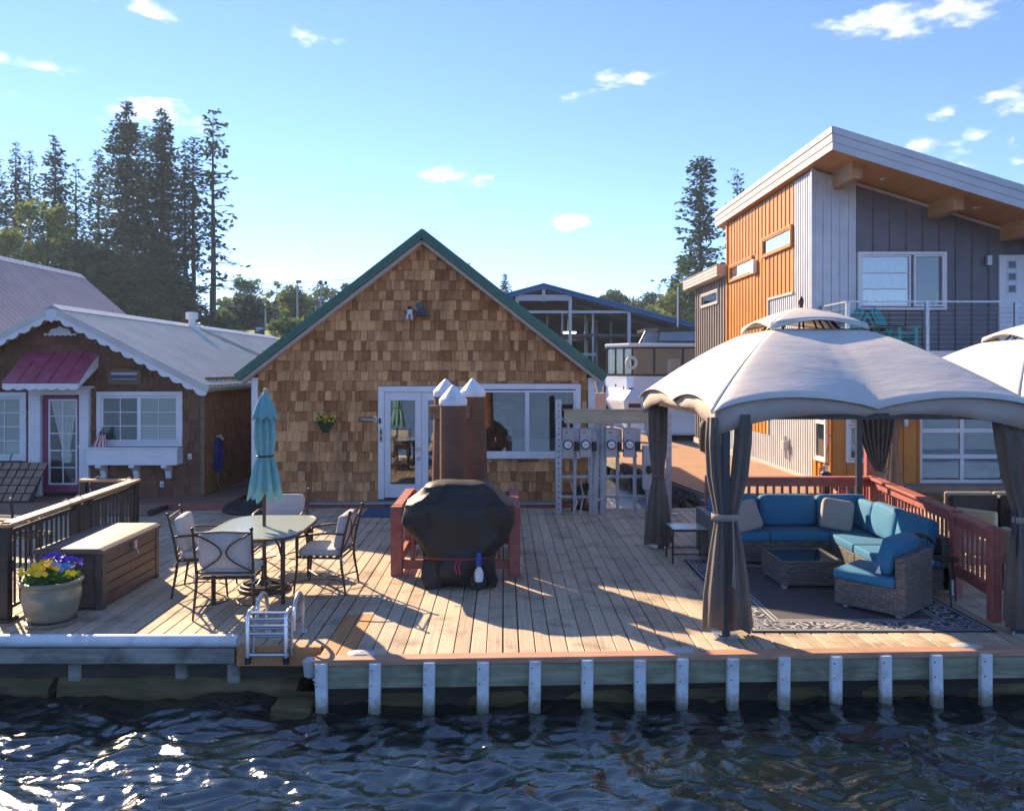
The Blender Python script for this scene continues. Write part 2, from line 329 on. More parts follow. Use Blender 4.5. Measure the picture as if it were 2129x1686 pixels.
M('flag_red', (.45, .03, .04), .8)
M('flag_blue', (.02, .03, .12), .8)
M('fish_red', (.5, .02, .02), .5)
glass_mat('glass', (.82, .86, .86), .17)
glass_mat('glass_clear', (.93, .96, .95), .08)
glass_mat('glass_vinyl', (.62, .64, .64), .16, .05)
def special_mats():
    # woven resin: horizontal strands crossed by uprights
    m = M('wicker', (.12, .105, .095), .5, col2=(.26, .235, .21), scale=8); t = m.node_tree; L = t.links.new; b = t.nodes['Principled BSDF']
    tc = N(t, 'ShaderNodeTexCoord'); sep = N(t, 'ShaderNodeSeparateXYZ'); L(tc.outputs['Object'], sep.inputs[0])
    ad = N(t, 'ShaderNodeMath', operation='ADD'); L(sep.outputs[0], ad.inputs[0]); L(sep.outputs[1], ad.inputs[1])
    cb = N(t, 'ShaderNodeCombineXYZ'); L(ad.outputs[0], cb.inputs[0]); L(sep.outputs[2], cb.inputs[1])
    br = N(t, 'ShaderNodeTexBrick'); L(cb.outputs[0], br.inputs[0]); br.inputs['Scale'].default_value = 1; br.inputs['Brick Width'].default_value = .075; br.inputs['Row Height'].default_value = .017
    br.inputs['Mortar Size'].default_value = .0028; br.inputs['Mortar Smooth'].default_value = .6
    br.inputs['Color1'].default_value = (.22, .20, .18, 1); br.inputs['Color2'].default_value = (.12, .108, .10, 1); br.inputs['Mortar'].default_value = (.02, .018, .017, 1)
    nz = N(t, 'ShaderNodeTexNoise'); nz.inputs['Scale'].default_value = 22; L(tc.outputs['Object'], nz.inputs[0])
    mx = N(t, 'ShaderNodeMix', data_type='RGBA', blend_type='OVERLAY'); mx.inputs[0].default_value = .6; L(br.outputs['Color'], mx.inputs[6]); L(nz.outputs[0], mx.inputs[7])
    L(mx.outputs[2], b.inputs['Base Color'])
    bp = N(t, 'ShaderNodeBump'); bp.inputs['Strength'].default_value = .7; bp.inputs['Distance'].default_value = .006; bp.invert = True; L(br.outputs['Fac'], bp.inputs['Height']); L(bp.outputs[0], b.inputs['Normal'])
    # pebbled table glass
    m = M('table_glass', (.50, .60, .52), .12, col2=(.58, .66, .58), scale=60, bump=.6, bscale=55, coat=.6)
    # rug: plain field, pin stripes and a swirling border; coordinates run along the rug
    m = M('rug', (.10, .10, .11), .95, bump=.3, bscale=120); t = m.node_tree; L = t.links.new; b = t.nodes['Principled BSDF']
    tc = N(t, 'ShaderNodeTexCoord'); sep = N(t, 'ShaderNodeSeparateXYZ'); L(tc.outputs['Object'], sep.inputs[0])
    def mth(op, a, c):
        n = N(t, 'ShaderNodeMath', operation=op)
        for i, x in enumerate((a, c)):
            if x is None: continue
            if isinstance(x, (int, float)): n.inputs[i].default_value = x
            else: L(x, n.inputs[i])
        return n.outputs[0]
    ex = mth('SUBTRACT', 1.17, mth('ABSOLUTE', sep.outputs[0], None)); ey = mth('SUBTRACT', 1.5, mth('ABSOLUTE', sep.outputs[1], None))
    e = mth('MINIMUM', ex, ey)                                   # distance from the nearest edge
    nz = N(t, 'ShaderNodeTexNoise'); nz.inputs['Scale'].default_value = 3.4; nz.inputs['Detail'].default_value = 1; nz.inputs['Distortion'].default_value = 1.6; L(tc.outputs['Object'], nz.inputs[0])
    wv = mth('LESS_THAN', mth('PINGPONG', mth('MULTIPLY', nz.outputs[0], 9.0), .5), .20)
    inb = mth('MULTIPLY', mth('GREATER_THAN', e, .07), mth('LESS_THAN', e, .30))
    pat = mth('MULTIPLY', wv, inb)
    def stripe(c, h): return mth('LESS_THAN', mth('ABSOLUTE', mth('SUBTRACT', e, c), None), h)
    st = mth('MAXIMUM', mth('MAXIMUM', stripe(.045, .011), stripe(.33, .012)), stripe(.375, .008))
    fac = mth('MAXIMUM', pat, st)
    mx = N(t, 'ShaderNodeMix', data_type='RGBA'); L(mth('LESS_THAN', e, .31), mx.inputs[0]); mx.inputs[6].default_value = (.085, .083, .092, 1); mx.inputs[7].default_value = (.03, .036, .055, 1)
    m2 = N(t, 'ShaderNodeMix', data_type='RGBA'); L(fac, m2.inputs[0]); L(mx.outputs[2], m2.inputs[6]); m2.inputs[7].default_value = (.42, .43, .45, 1); L(m2.outputs[2], b.inputs['Base Color'])
    # small framed landscape print: grass, dark wood, pale sky
    m = M('print', (.3, .3, .3), .4); t = m.node_tree; L = t.links.new; b = t.nodes['Principled BSDF']
    tc = N(t, 'ShaderNodeTexCoord'); sep = N(t, 'ShaderNodeSeparateXYZ'); L(tc.outputs['Generated'], sep.inputs[0])
    nz = N(t, 'ShaderNodeTexNoise'); nz.inputs['Scale'].default_value = 24; L(tc.outputs['Generated'], nz.inputs[0])
    ad = mth('ADD', sep.outputs[2], mth('MULTIPLY', mth('SUBTRACT', nz.outputs[0], .5), .3))
    cr = N(t, 'ShaderNodeValToRGB'); L(ad, cr.inputs[0]); cr.color_ramp.interpolation = 'CONSTANT'
    els = cr.color_ramp.elements; els[0].position = 0; els[0].color = (.07, .13, .03, 1); els[1].position = .22; els[1].color = (.30, .32, .30, 1)
    for p, c in ((.34, (.05, .045, .11, 1)), (.72, (.42, .42, .50, 1))):
        x = els.new(p); x.color = c
    L(cr.outputs[0], b.inputs['Base Color'])
    # lake water: dark, mirror-like, with fine ripples on top of the modelled waves
    m = bpy.data.materials.new('water'); m.use_nodes = True; t = m.node_tree; L = t.links.new; b = t.nodes['Principled BSDF']; MT['water'] = m
    b.inputs['Base Color'].default_value = (.003, .011, .014, 1); b.inputs['Roughness'].default_value = .085; b.inputs['IOR'].default_value = 1.65; b.inputs['Specular IOR Level'].default_value = 1.0
    tc = N(t, 'ShaderNodeTexCoord'); mp = N(t, 'ShaderNodeMapping'); mp.inputs['Scale'].default_value = (1, 1.3, 1); L(tc.outputs['Object'], mp.inputs[0])
    n1 = N(t, 'ShaderNodeTexNoise'); n1.inputs['Scale'].default_value = 5; n1.inputs['Detail'].default_value = 5; n1.inputs['Roughness'].default_value = .55; n1.inputs['Distortion'].default_value = .6; L(mp.outputs[0], n1.inputs[0])
    bp = N(t, 'ShaderNodeBump'); bp.inputs['Strength'].default_value = .4; bp.inputs['Distance'].default_value = .04; L(n1.outputs[0], bp.inputs['Height']); L(bp.outputs[0], b.inputs['Normal'])
    m = M('bumper_white', (.80, .81, .83), .4, col2=(.70, .71, .73), scale=4, dirt=(.40, .38, .33, .6), dscale=7); t = m.node_tree; L = t.links.new; b = t.nodes['Principled BSDF']
    old = b.inputs['Base Color'].links[0].from_socket; tc = N(t, 'ShaderNodeTexCoord'); sep = N(t, 'ShaderNodeSeparateXYZ'); L(tc.outputs['Object'], sep.inputs[0])
    nz = N(t, 'ShaderNodeTexNoise'); nz.inputs['Scale'].default_value = 22; L(tc.outputs['Object'], nz.inputs[0])
    ad = N(t, 'ShaderNodeMath', operation='MULTIPLY_ADD'); L(nz.outputs[0], ad.inputs[0]); ad.inputs[1].default_value = .14; L(sep.outputs[2], ad.inputs[2])
    mr = N(t, 'ShaderNodeMapRange'); mr.inputs[1].default_value = -.22; mr.inputs[2].default_value = -.34; mr.inputs[4].default_value = .85; L(ad.outputs[0], mr.inputs[0])
    mx = N(t, 'ShaderNodeMix', data_type='RGBA'); L(mr.outputs[0], mx.inputs[0]); L(old, mx.inputs[6]); mx.inputs[7].default_value = (.16, .15, .08, 1); L(mx.outputs[2], b.inputs['Base Color'])
special_mats()
# ------------------------------------------------------------------ water, shore, hills
ZW = -.45
def wave(x, y):
    p = Vector((x*1.15, y*1.75, 0)); q = p+Vector((noise.noise(p*1.3), noise.noise(p*1.3+Vector((7, 3, 1))), 0))*.35
    h = .050*noise.noise(q*.9)+.040*noise.noise(q*2.5+Vector((3, 9, 2)))+.024*noise.noise(q*5.6+Vector((1, 4, 8)))+.011*noise.noise(q*12+Vector((6, 2, 5)))
    return h
def build_water():
    def axis(lo, hi, fine, a, b):
        xs = []; x = lo
        while x < hi: xs.append(x); x += fine
        xs.append(hi); st = fine; x = hi
        while x < b: st *= 1.35; x = min(b, x+st); xs.append(x)
        st = fine; x = lo
        while x > a: st *= 1.35; x = max(a, x-st); xs.insert(0, x)
        return xs
    xs = axis(-5.6, 5.8, .032, -1500, 1500); ys = axis(5.2, 8.8, .027, -1200, 1500)
    m = MB(); rows = []
    for y in ys:
        row = []
        for x in xs:
            d = max(abs(x)-12, abs(y-7)-9, 0); k = max(0, 1-d/14)
            row.append(Vector((x, y, ZW+(wave(x, y)*k if k else 0))))
        rows.append(row)
    m.grid(rows); o = m.build('water', MT['water'], smooth=2); tag(o, 'dark rippled blue lake water in front of the docks', kind='structure')
build_water()
def bank_z(x, y):
    if y < 53: z = -3+(y-50)*.7
    elif y < 92: z = -.9+(y-53)*.195
    else: z = 6.7+(y-92)*.02
    return z+noise.noise(Vector((x*.05, y*.05, 0)))*.3*(1 if y > 60 else .3)
def build_land():
    ys = [50, 53, 56, 60, 65, 70, 75, 80, 85, 88, 90, 92, 94, 100, 120, 150, 200, 300, 460, 600]
    xs = [-600, -400, -250, -150]+list(range(-100, 131, 6))+[180, 260, 400, 600]
    m = MB(); m.grid([[Vector((x, y, bank_z(x, y))) for x in xs] for y in ys]); o = m.build('lake_bank', MT['bank'], smooth=2); tag(o, 'low grassy lake bank behind the boathouses', kind='structure')
    m = MB(); ys2 = [66, 70, 75, 80, 85, 88, 90, 92]; xs2 = [-46+i*6-4 for i in range(9)]; xs2 = [-100+6*i for i in range(8, 18)]
    m.grid([[Vector((x, y, bank_z(x, y)+.05)) for x in xs2] for y in ys2]); o = m.build('lawn', MT['grass'], smooth=2); tag(o, 'sunlit yellow green lawn on the bank', kind='structure')
    m = MB(); m.grid([[Vector((x, y, bank_z(x, y)+.1)) for x in xs2] for y in (92.2, 94, 97, 100)]); o = m.build('road', M('asphalt', (.16, .16, .165), .9), smooth=2); tag(o, 'grey road beyond the lawn', kind='structure')
    # wooded ridge far away
    def rz(x): return 30+14*math.exp(-((x-120)/170)**2)+4*noise.noise(Vector((x*.012, 3, 0)))
    m = MB(); xs3 = list(range(-700, 901, 25))
    m.grid([[Vector((x, 400+200*k, 4+(rz(x)-4)*math.sin(k*math.pi/2)**.8)) for x in xs3] for k in (0, .2, .45, .7, 1)]+[[Vector((x, 900, 10)) for x in xs3]])
    o = m.build('hill', MT['far_forest'], smooth=2); tag(o, 'long low hill on the horizon', kind='structure')
    m = MB(); xs4 = [-1400+i*70 for i in range(41)]  # unseen shore added behind the camera so the panes mirror something dark
    m.grid([[Vector((x, -500-200*k, -2+(38+12*noise.noise(Vector((x*.004, 9, 0)))+4*noise.noise(Vector((x*.02, 1, 0))))*math.sin(k*math.pi/2))) for x in xs4] for k in (0, .25, .5, .75, 1)])
    o = m.build('added_shore', MT['far_forest'], smooth=2); tag(o, 'added unseen wooded shore behind the camera, darkening reflections', kind='structure')
    rr = random.Random(5); m = MB()
    for i in range(1500):
        x = rr.uniform(-60, 420); k = rr.choice((1, 1, .95, .9, .8, .6, .5)); y = 400+200*k; z = 4+(rz(x)-4)*math.sin(k*math.pi/2)**.8
        h = rr.uniform(5, 11); r = h*.22
        m.loft([[Vector((x+r*math.cos(a), y+r*math.sin(a), z-1)) for a in (0, 1.26, 2.51, 3.77, 5.03)], [Vector((x+.2*math.cos(a), y+.2*math.sin(a), z+h)) for a in (0, 1.26, 2.51, 3.77, 5.03)]])
    o = m.build('far_forest', MT['far_forest']); tag(o, 'far conifer forest along the misty hill ridge', 'forest', kind='stuff')
build_land()
# ------------------------------------------------------------------ docks
def front_y(x): return 7.20+.042*(x+1.47) if x > -1.62 else 7.56
XL, XR = -9.2, 10.2
deck = thing('deck', (0, 7, 0), 'weathered grey plank deck running to the water', None); deck['kind'] = 'structure'
del_keys = [k for k in ('category',) if k in deck]
for k in del_keys: del deck[k]
def unit_box(name, mat, bev=0., taper=0.):
    m = MB(); m.mm(0, 1, 0, 1, 0, 1); return m
def build_deck():
    rr = random.Random(11); pw = .146; i = 0; x = XL; n = 0
    joints = [(9.95,), (11.1, ), (9.3, 12.4), (12.0,), (), (10.6,)]
    while x < XR:
        y0 = front_y(x+.07)+(.10 if x > -1.62 else .03); y1 = 15.1 if x > -4.9 else 14.85
        js = list(joints[i % len(joints)]) if x > -4.9 else ([] if i % 2 else [11.2]); i += 1
        if x < -7.2 or x > 7.4: js = []
        if x < -6.0: y0 = max(y0, 7.56)
        segs = []; a = y0
        for j in js: segs.append((a, j-.002)); a = j+.002
        segs.append((a, y1))
        if -1.62 < x < -1.34: segs = [(y0, 8.55), (8.554, y1)]
        for k, (a, b) in enumerate(segs):
            g = rr.choice((.006, .007, .008, .009, .011, .015)); sh = rr.uniform(-.0015, .0015); dz = rr.uniform(-.003, .001)
            m = MB(); tw = rr.uniform(-.0025, .0025)
            mt = MT['plank_new'] if (-1.62 < x < -1.34 and k == 0) else MT['plank']
            m.prism([(x+g/2+sh, -.036), (x+pw-g/2+sh, -.036), (x+pw-g/2+sh, dz-.004), (x+pw-g/2+sh-.005, dz), (x+g/2+sh+.005, dz), (x+g/2+sh, dz-.004)], a, b)
            m.build('plank', mt, deck); n += 1
        x += pw
    m = MB(); m.mm(XL, -1.62, 7.62, 14.8, -.30, -.05); m.mm(-1.62, XR, 7.62, 15.08, -.30, -.052); m.build('joist_frame', MT['dark_wood'], deck)
    # right hand front: cap boards, fascia, bumpers
    U = Vector((1, .042, 0)).normalized(); Nn = Vector((U.y, -U.x, 0)); o = Vector((-1.62, front_y(-1.6), 0))
    cuts = [0, 3.14, 6.9, 11.6]
    for a, b in zip(cuts, cuts[1:]):
        m = MB(); m.lbox(o, U, Nn, (0, 0, 1), a+.002, b-.002, -.115, .028, -.045, .008); m.build('cap_board', MT['cap_wood'], deck, bevel=.006, seg=1)
        m = MB(); m.lbox(o, U, Nn, (0, 0, 1), a+.004, b-.004, -.05, 0, -.245, -.047); m.build('fascia_board', MT['treated'], deck)
    m = MB(); m.lbox(o, U, Nn, (0, 0, 1), .0, 11.4, -.42, -.14, -.75, -.25); m.build('float_beam', MT['dark_wood'], deck)
    rr = random.Random(4); k = .32
    while k < 11:
        wd = rr.uniform(.7, 1.05); m = MB(); c = o+U*(k+wd/2)-Nn*.26
        m.tube([c+U*(-wd/2)+Vector((0, 0, -.47)), c+U*(-wd/4)+Vector((0, 0, -.43)), c+U*(wd/4)+Vector((0, 0, -.42)), c+U*(wd/2)+Vector((0, 0, -.47))], [.10, .15, .15, .10], 10)
        m.build('log_float', MT['algae_log'], deck, smooth=1); k += wd+.12
    for u in (669, 781, 893, 1004, 1112, 1220, 1329, 1417, 1522, 1628, 1735, 1837, 1942, 2045):
        t = (u-CX)/F; # meet the front line
        y = 7.2; 
        for _ in range(6): y = front_y(t*y)
        p = Vector((t*y, y, 0)); wd = .052; m = MB(); lean = rr.uniform(-.018, .018)
        prof = [(-wd, .0), (wd, .0), (wd, .05), (wd*.72, .066), (0, .072), (-wd*.72, .066), (-wd, .05)]
        m.prism(prof, -.50+rr.uniform(-.02, .02), -.012-rr.uniform(0, .008), U=U, V=Nn, D=Vector((lean, 0, 1)), o=p)
        b = m.build('bumper', MT['bumper_white'], deck, bevel=.006, seg=1)
        m = MB()
        for z in (-.07, -.2): m.cyl(p+U*-.03+Nn*.062+Vector((0, 0, z)), p+U*-.03+Nn*.072+Vector((0, 0, z)), .006, 8)
        m.build('bolt', MT['iron'], b)
    # left hand front: white roll bumper, old face beam, log floats, new board by the ladder
    y = 7.56
    m = MB(); m.tube([(-9.2, y+.02, .045), (-6, y+.02, .044), (-4.5, y+.02, .046), (-3.2, y+.02, .045), (-2.40, y+.02, .046)], [.058, .058, .057, .058, .057], 16); m.build('roll_bumper', MT['white_plastic'], deck, smooth=1)
    m = MB(); m.mm(-9.2, -2.42, y-.02, y+.05, -.155, -.016); m.build('face_beam', MT['old_beam'], deck, bevel=.008, seg=1)
    m = MB(); m.mm(-2.40, -1.64, y-.03, y+.05, -.17, .002); m.build('edge_board', MT['plank_new'], deck, bevel=.006, seg=1)
    m = MB(); m.mm(-9.2, -1.7, y+.35, y+.75, -.8, -.16); m.build('float_beam', MT['dark_wood'], deck)
    for a, b, r in ((-9.2, -6.5, .17), (-6.45, -4.1, .16), (-4.05, -1.85, .17)):
        m = MB(); n_ = 10; pts = [Vector((a+(b-a)*k/n_, y+.16+.03*math.sin(k), -.44+.012*math.sin(k*1.7))) for k in range(n_+1)]
        m.tube(pts, [r*(1+.08*math.sin(k*2.3)) for k in range(n_+1)], 12); m.build('log_float', MT['algae_log'], deck, smooth=1)
    for u in (165, 385, 492):
        x = (u-CX)/F*7.7; m = MB(); m.mm(x-.06, x+.06, y+.04, y+.3, -.36, -.17); m.build('support_block', MT['old_beam'], deck, bevel=.015, seg=1)
    m = MB(); m.mm(-1.98, -1.64, 7.1, 7.5, -.66, -.37); m.build('support_block', MT['algae_log'], deck, bevel=.03)
build_deck()
# ------------------------------------------------------------------ shingled walls, windows, siding
def clip_poly(poly, a, b, c):      # keep a*x + b*z <= c
    out = []; n = len(poly)
    for i in range(n):
        p, q = poly[i], poly[(i+1) % n]; dp = a*p[0]+b*p[1]-c; dq = a*q[0]+b*q[1]-c
        if dp <= 0: out.append(p)
        if (dp < 0 < dq) or (dq < 0 < dp):
            t = dp/(dp-dq); out.append((p[0]+(q[0]-p[0])*t, p[1]+(q[1]-p[1])*t))
    return out
def shingles(parent, o, U, Nn, x0, x1, z0, z1, exp_, wmin, wmax, holes, planes, mats, seed, jag=.024, limit=290):
    """courses of wedge shingles on the wall plane o + U*x + Z*z; biggest ones are pieces of their own, the rest one part"""
    rr = random.Random(seed); o, U, Nn = Vector(o), Vector(U), Vector(Nn); items = []; row = 0; z = z0
    while z < z1:
        x = x0-rr.uniform(0, wmax)
        while x < x1:
            w_ = rr.uniform(wmin, wmax) if rr.random() < .8 else rr.uniform(wmin*.6, wmin)
            a, b = max(x, x0), min(x+w_-.0055, x1); x += w_
            if b-a < .02: continue
            zb = z-rr.uniform(0, jag); zt = z+exp_+.03
            spans = [(a, b, zb, zt)]
            for hx0, hx1, hz0, hz1 in holes:
                ns = []
                for (p, q, r, s_) in spans:
                    if q <= hx0 or p >= hx1 or s_ <= hz0 or r >= hz1: ns.append((p, q, r, s_)); continue
                    if p < hx0: ns.append((p, hx0, r, s_))
                    if q > hx1: ns.append((hx1, q, r, s_))
                    m0, m1 = max(p, hx0), min(q, hx1)
                    if r < hz0: ns.append((m0, m1, r, hz0))
                    if s_ > hz1: ns.append((m0, m1, hz1, s_))
                spans = ns
            for (p, q, r, s_) in spans:
                if q-p < .012 or s_-r < .02: continue
                poly = [(p, r), (q, r), (q, s_), (p, s_)]
                for pl in planes: poly = clip_poly(poly, *pl) if poly else poly
                if len(poly) < 3: continue
                ar = 0
                for i in range(len(poly)): ar += poly[i][0]*poly[(i+1) % len(poly)][1]-poly[(i+1) % len(poly)][0]*poly[i][1]
                if abs(ar) < .002: continue
                items.append((abs(ar)/2, poly, z, s_, rr.uniform(.02, .05), rr.random()))
        z += exp_; row += 1
    items.sort(key=lambda t: -t[0]); mass = MB()
    for k, (ar, poly, zb, zt, th, rn) in enumerate(items):
        def dep(zz): return .003+th*max(0, (zt-zz)/(zt-zb+.001))
        n = len(poly); zmin = min(p[1] for p in poly)
        back = [o+U*p[0]+Vector((0, 0, p[1])) for p in poly]; front = [o+U*p[0]+Vector((0, 0, p[1]))+Nn*dep(p[1]) for p in poly]
        fs = [tuple(range(n, 2*n))]+[(i, (i+1) % n, (i+1) % n+n, i+n) for i in range(n)]
        m = MB() if k < limit else mass
        m.add(back+front, fs, rn)
        if k < limit: m.build('shingle', mats[0], parent)
    if mass.v:
        ms = mass.build('shingle_courses', mats[1], parent, attr=True); ms['kind'] = 'stuff'
def window(parent, o, U, Nn, w_, h, sashes, casing=.07, frame='white', proud=.055, name='window', back=None, sill=False):
    """o = lower left corner of the casing on the wall; sashes: (u0,u1,z0,z1,cols,rows,fill)"""
    o, U, Nn = Vector(o), Vector(U), Vector(Nn); Z = Vector((0, 0, 1)); fr = MT[frame]
    m = MB(); c = casing
    m.lbox(o, U, Nn, Z, 0, c, -.02, proud, 0, h); m.lbox(o, U, Nn, Z, w_-c, w_, -.02, proud, 0, h)
    m.lbox(o, U, Nn, Z, c, w_-c, -.02, proud-.002, h-c, h); m.lbox(o, U, Nn, Z, c, w_-c, -.02, proud-.002, 0, c)
    W = m.build(name, fr, parent, bevel=.004, seg=1)
    for (a, b, z0, z1, cols, rows, fill) in sashes:
        s = .036; m = MB(); n0, n1 = .0, proud-.014
        m.lbox(o, U, Nn, Z, a, a+s, n0, n1, z0, z1); m.lbox(o, U, Nn, Z, b-s, b, n0, n1, z0, z1)
        m.lbox(o, U, Nn, Z, a+s, b-s, n0, n1-.001, z1-s, z1); m.lbox(o, U, Nn, Z, a+s, b-s, n0, n1-.001, z0, z0+s)
        m.build('sash', fr, W)
        ga, gb, g0, g1 = a+s, b-s, z0+s, z1-s
        if cols*rows > 1:
            m = MB()
            for k in range(1, cols): x = ga+(gb-ga)*k/cols; m.lbox(o, U, Nn, Z, x-.008, x+.008, .022, n1-.006, g0, g1)
            for k in range(1, rows): z = g0+(g1-g0)*k/rows; m.lbox(o, U, Nn, Z, ga, gb, .0222, n1-.0065, z-.008, z+.008)
            m.build('muntin', fr, W)
        for i in range(cols):
            for j in range(rows):
                m = MB(); x0 = ga+(gb-ga)*i/cols; x1 = ga+(gb-ga)*(i+1)/cols; q0 = g0+(g1-g0)*j/rows; q1 = g0+(g1-g0)*(j+1)/rows
                m.add([o+U*x0+Nn*.026+Z*q0, o+U*x1+Nn*.026+Z*q0, o+U*x1+Nn*.026+Z*q1, o+U*x0+Nn*.026+Z*q1], [(0, 1, 2, 3)])
                m.build('pane', MT['glass_clear' if fill in ('blind', 'screen', 'lace') else 'glass'], W)
        if fill == 'blind':
            m = MB(); n = max(4, int((g1-g0)/.042))
            for k in range(n):
                z = g0+(g1-g0)*(k+.5)/n; hh = (g1-g0)/n*.46
                m.add([o+U*ga+Nn*.004+Z*(z-hh), o+U*gb+Nn*.004+Z*(z-hh), o+U*gb+Nn*.013+Z*(z+hh), o+U*ga+Nn*.013+Z*(z+hh)], [(0, 1, 2, 3)])
            m.build('blind', MT['blind'], W)
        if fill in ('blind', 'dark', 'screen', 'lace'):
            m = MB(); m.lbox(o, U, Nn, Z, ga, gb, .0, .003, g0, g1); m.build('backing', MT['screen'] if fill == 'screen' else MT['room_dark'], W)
        if fill == 'curtain':
            m = MB(); rows_ = []
            for k in range(7):
                z = g0+(g1-g0)*k/6; rows_.append([o+U*(ga+(gb-ga)*j/40)+Nn*(.012+.006*math.sin(j*1.3))+Z*z for j in range(41)])
            m.grid(rows_); m.build('curtain', MT['lace'], W, smooth=2)
    return W
def siding(parent, o, U, Nn, L_, zlo, zhi, p, mat, holes=(), rib=.03, ribw=.03, base=.0, start=0.):
    """vertical metal panels, each a piece with its standing rib; zlo/zhi are functions of the run"""
    o, U, Nn = Vector(o), Vector(U), Vector(Nn); Z = Vector((0, 0, 1)); x = start
    while x < L_-.01:
        a, b = x, min(x+p, L_); x += p; xm = (a+b)/2
        if b-a < .03: continue
        spans = [(zlo(xm), None)]
        cuts = sorted([(h[2], h[3]) for h in holes if h[0] < xm < h[1]])
        pieces = []; cur = zlo(xm)
        for c0, c1 in cuts:
            if c0 > cur+.01: pieces.append((cur, cur, c0, c0))
            cur = max(cur, c1)
        if zhi(a) > cur+.02: pieces.append((cur, cur, zhi(b), zhi(a)))
        for (l0, l1, tb, ta) in pieces:
            m = MB(); prof = [(a+.001, base), (a+.001, base+rib), (a+ribw*.75, base+rib), (a+ribw, base+.006), (b-.001, base+.006), (b-.001, base)]
            lo_ = [o+U*q[0]+Nn*q[1]+Z*l0 for q in prof]; hi_ = [o+U*q[0]+Nn*q[1]+Z*(ta+(tb-ta)*(q[0]-a)/(b-a)) for q in prof]
            m.loft([lo_, hi_]); m.build('siding_panel', mat, parent)
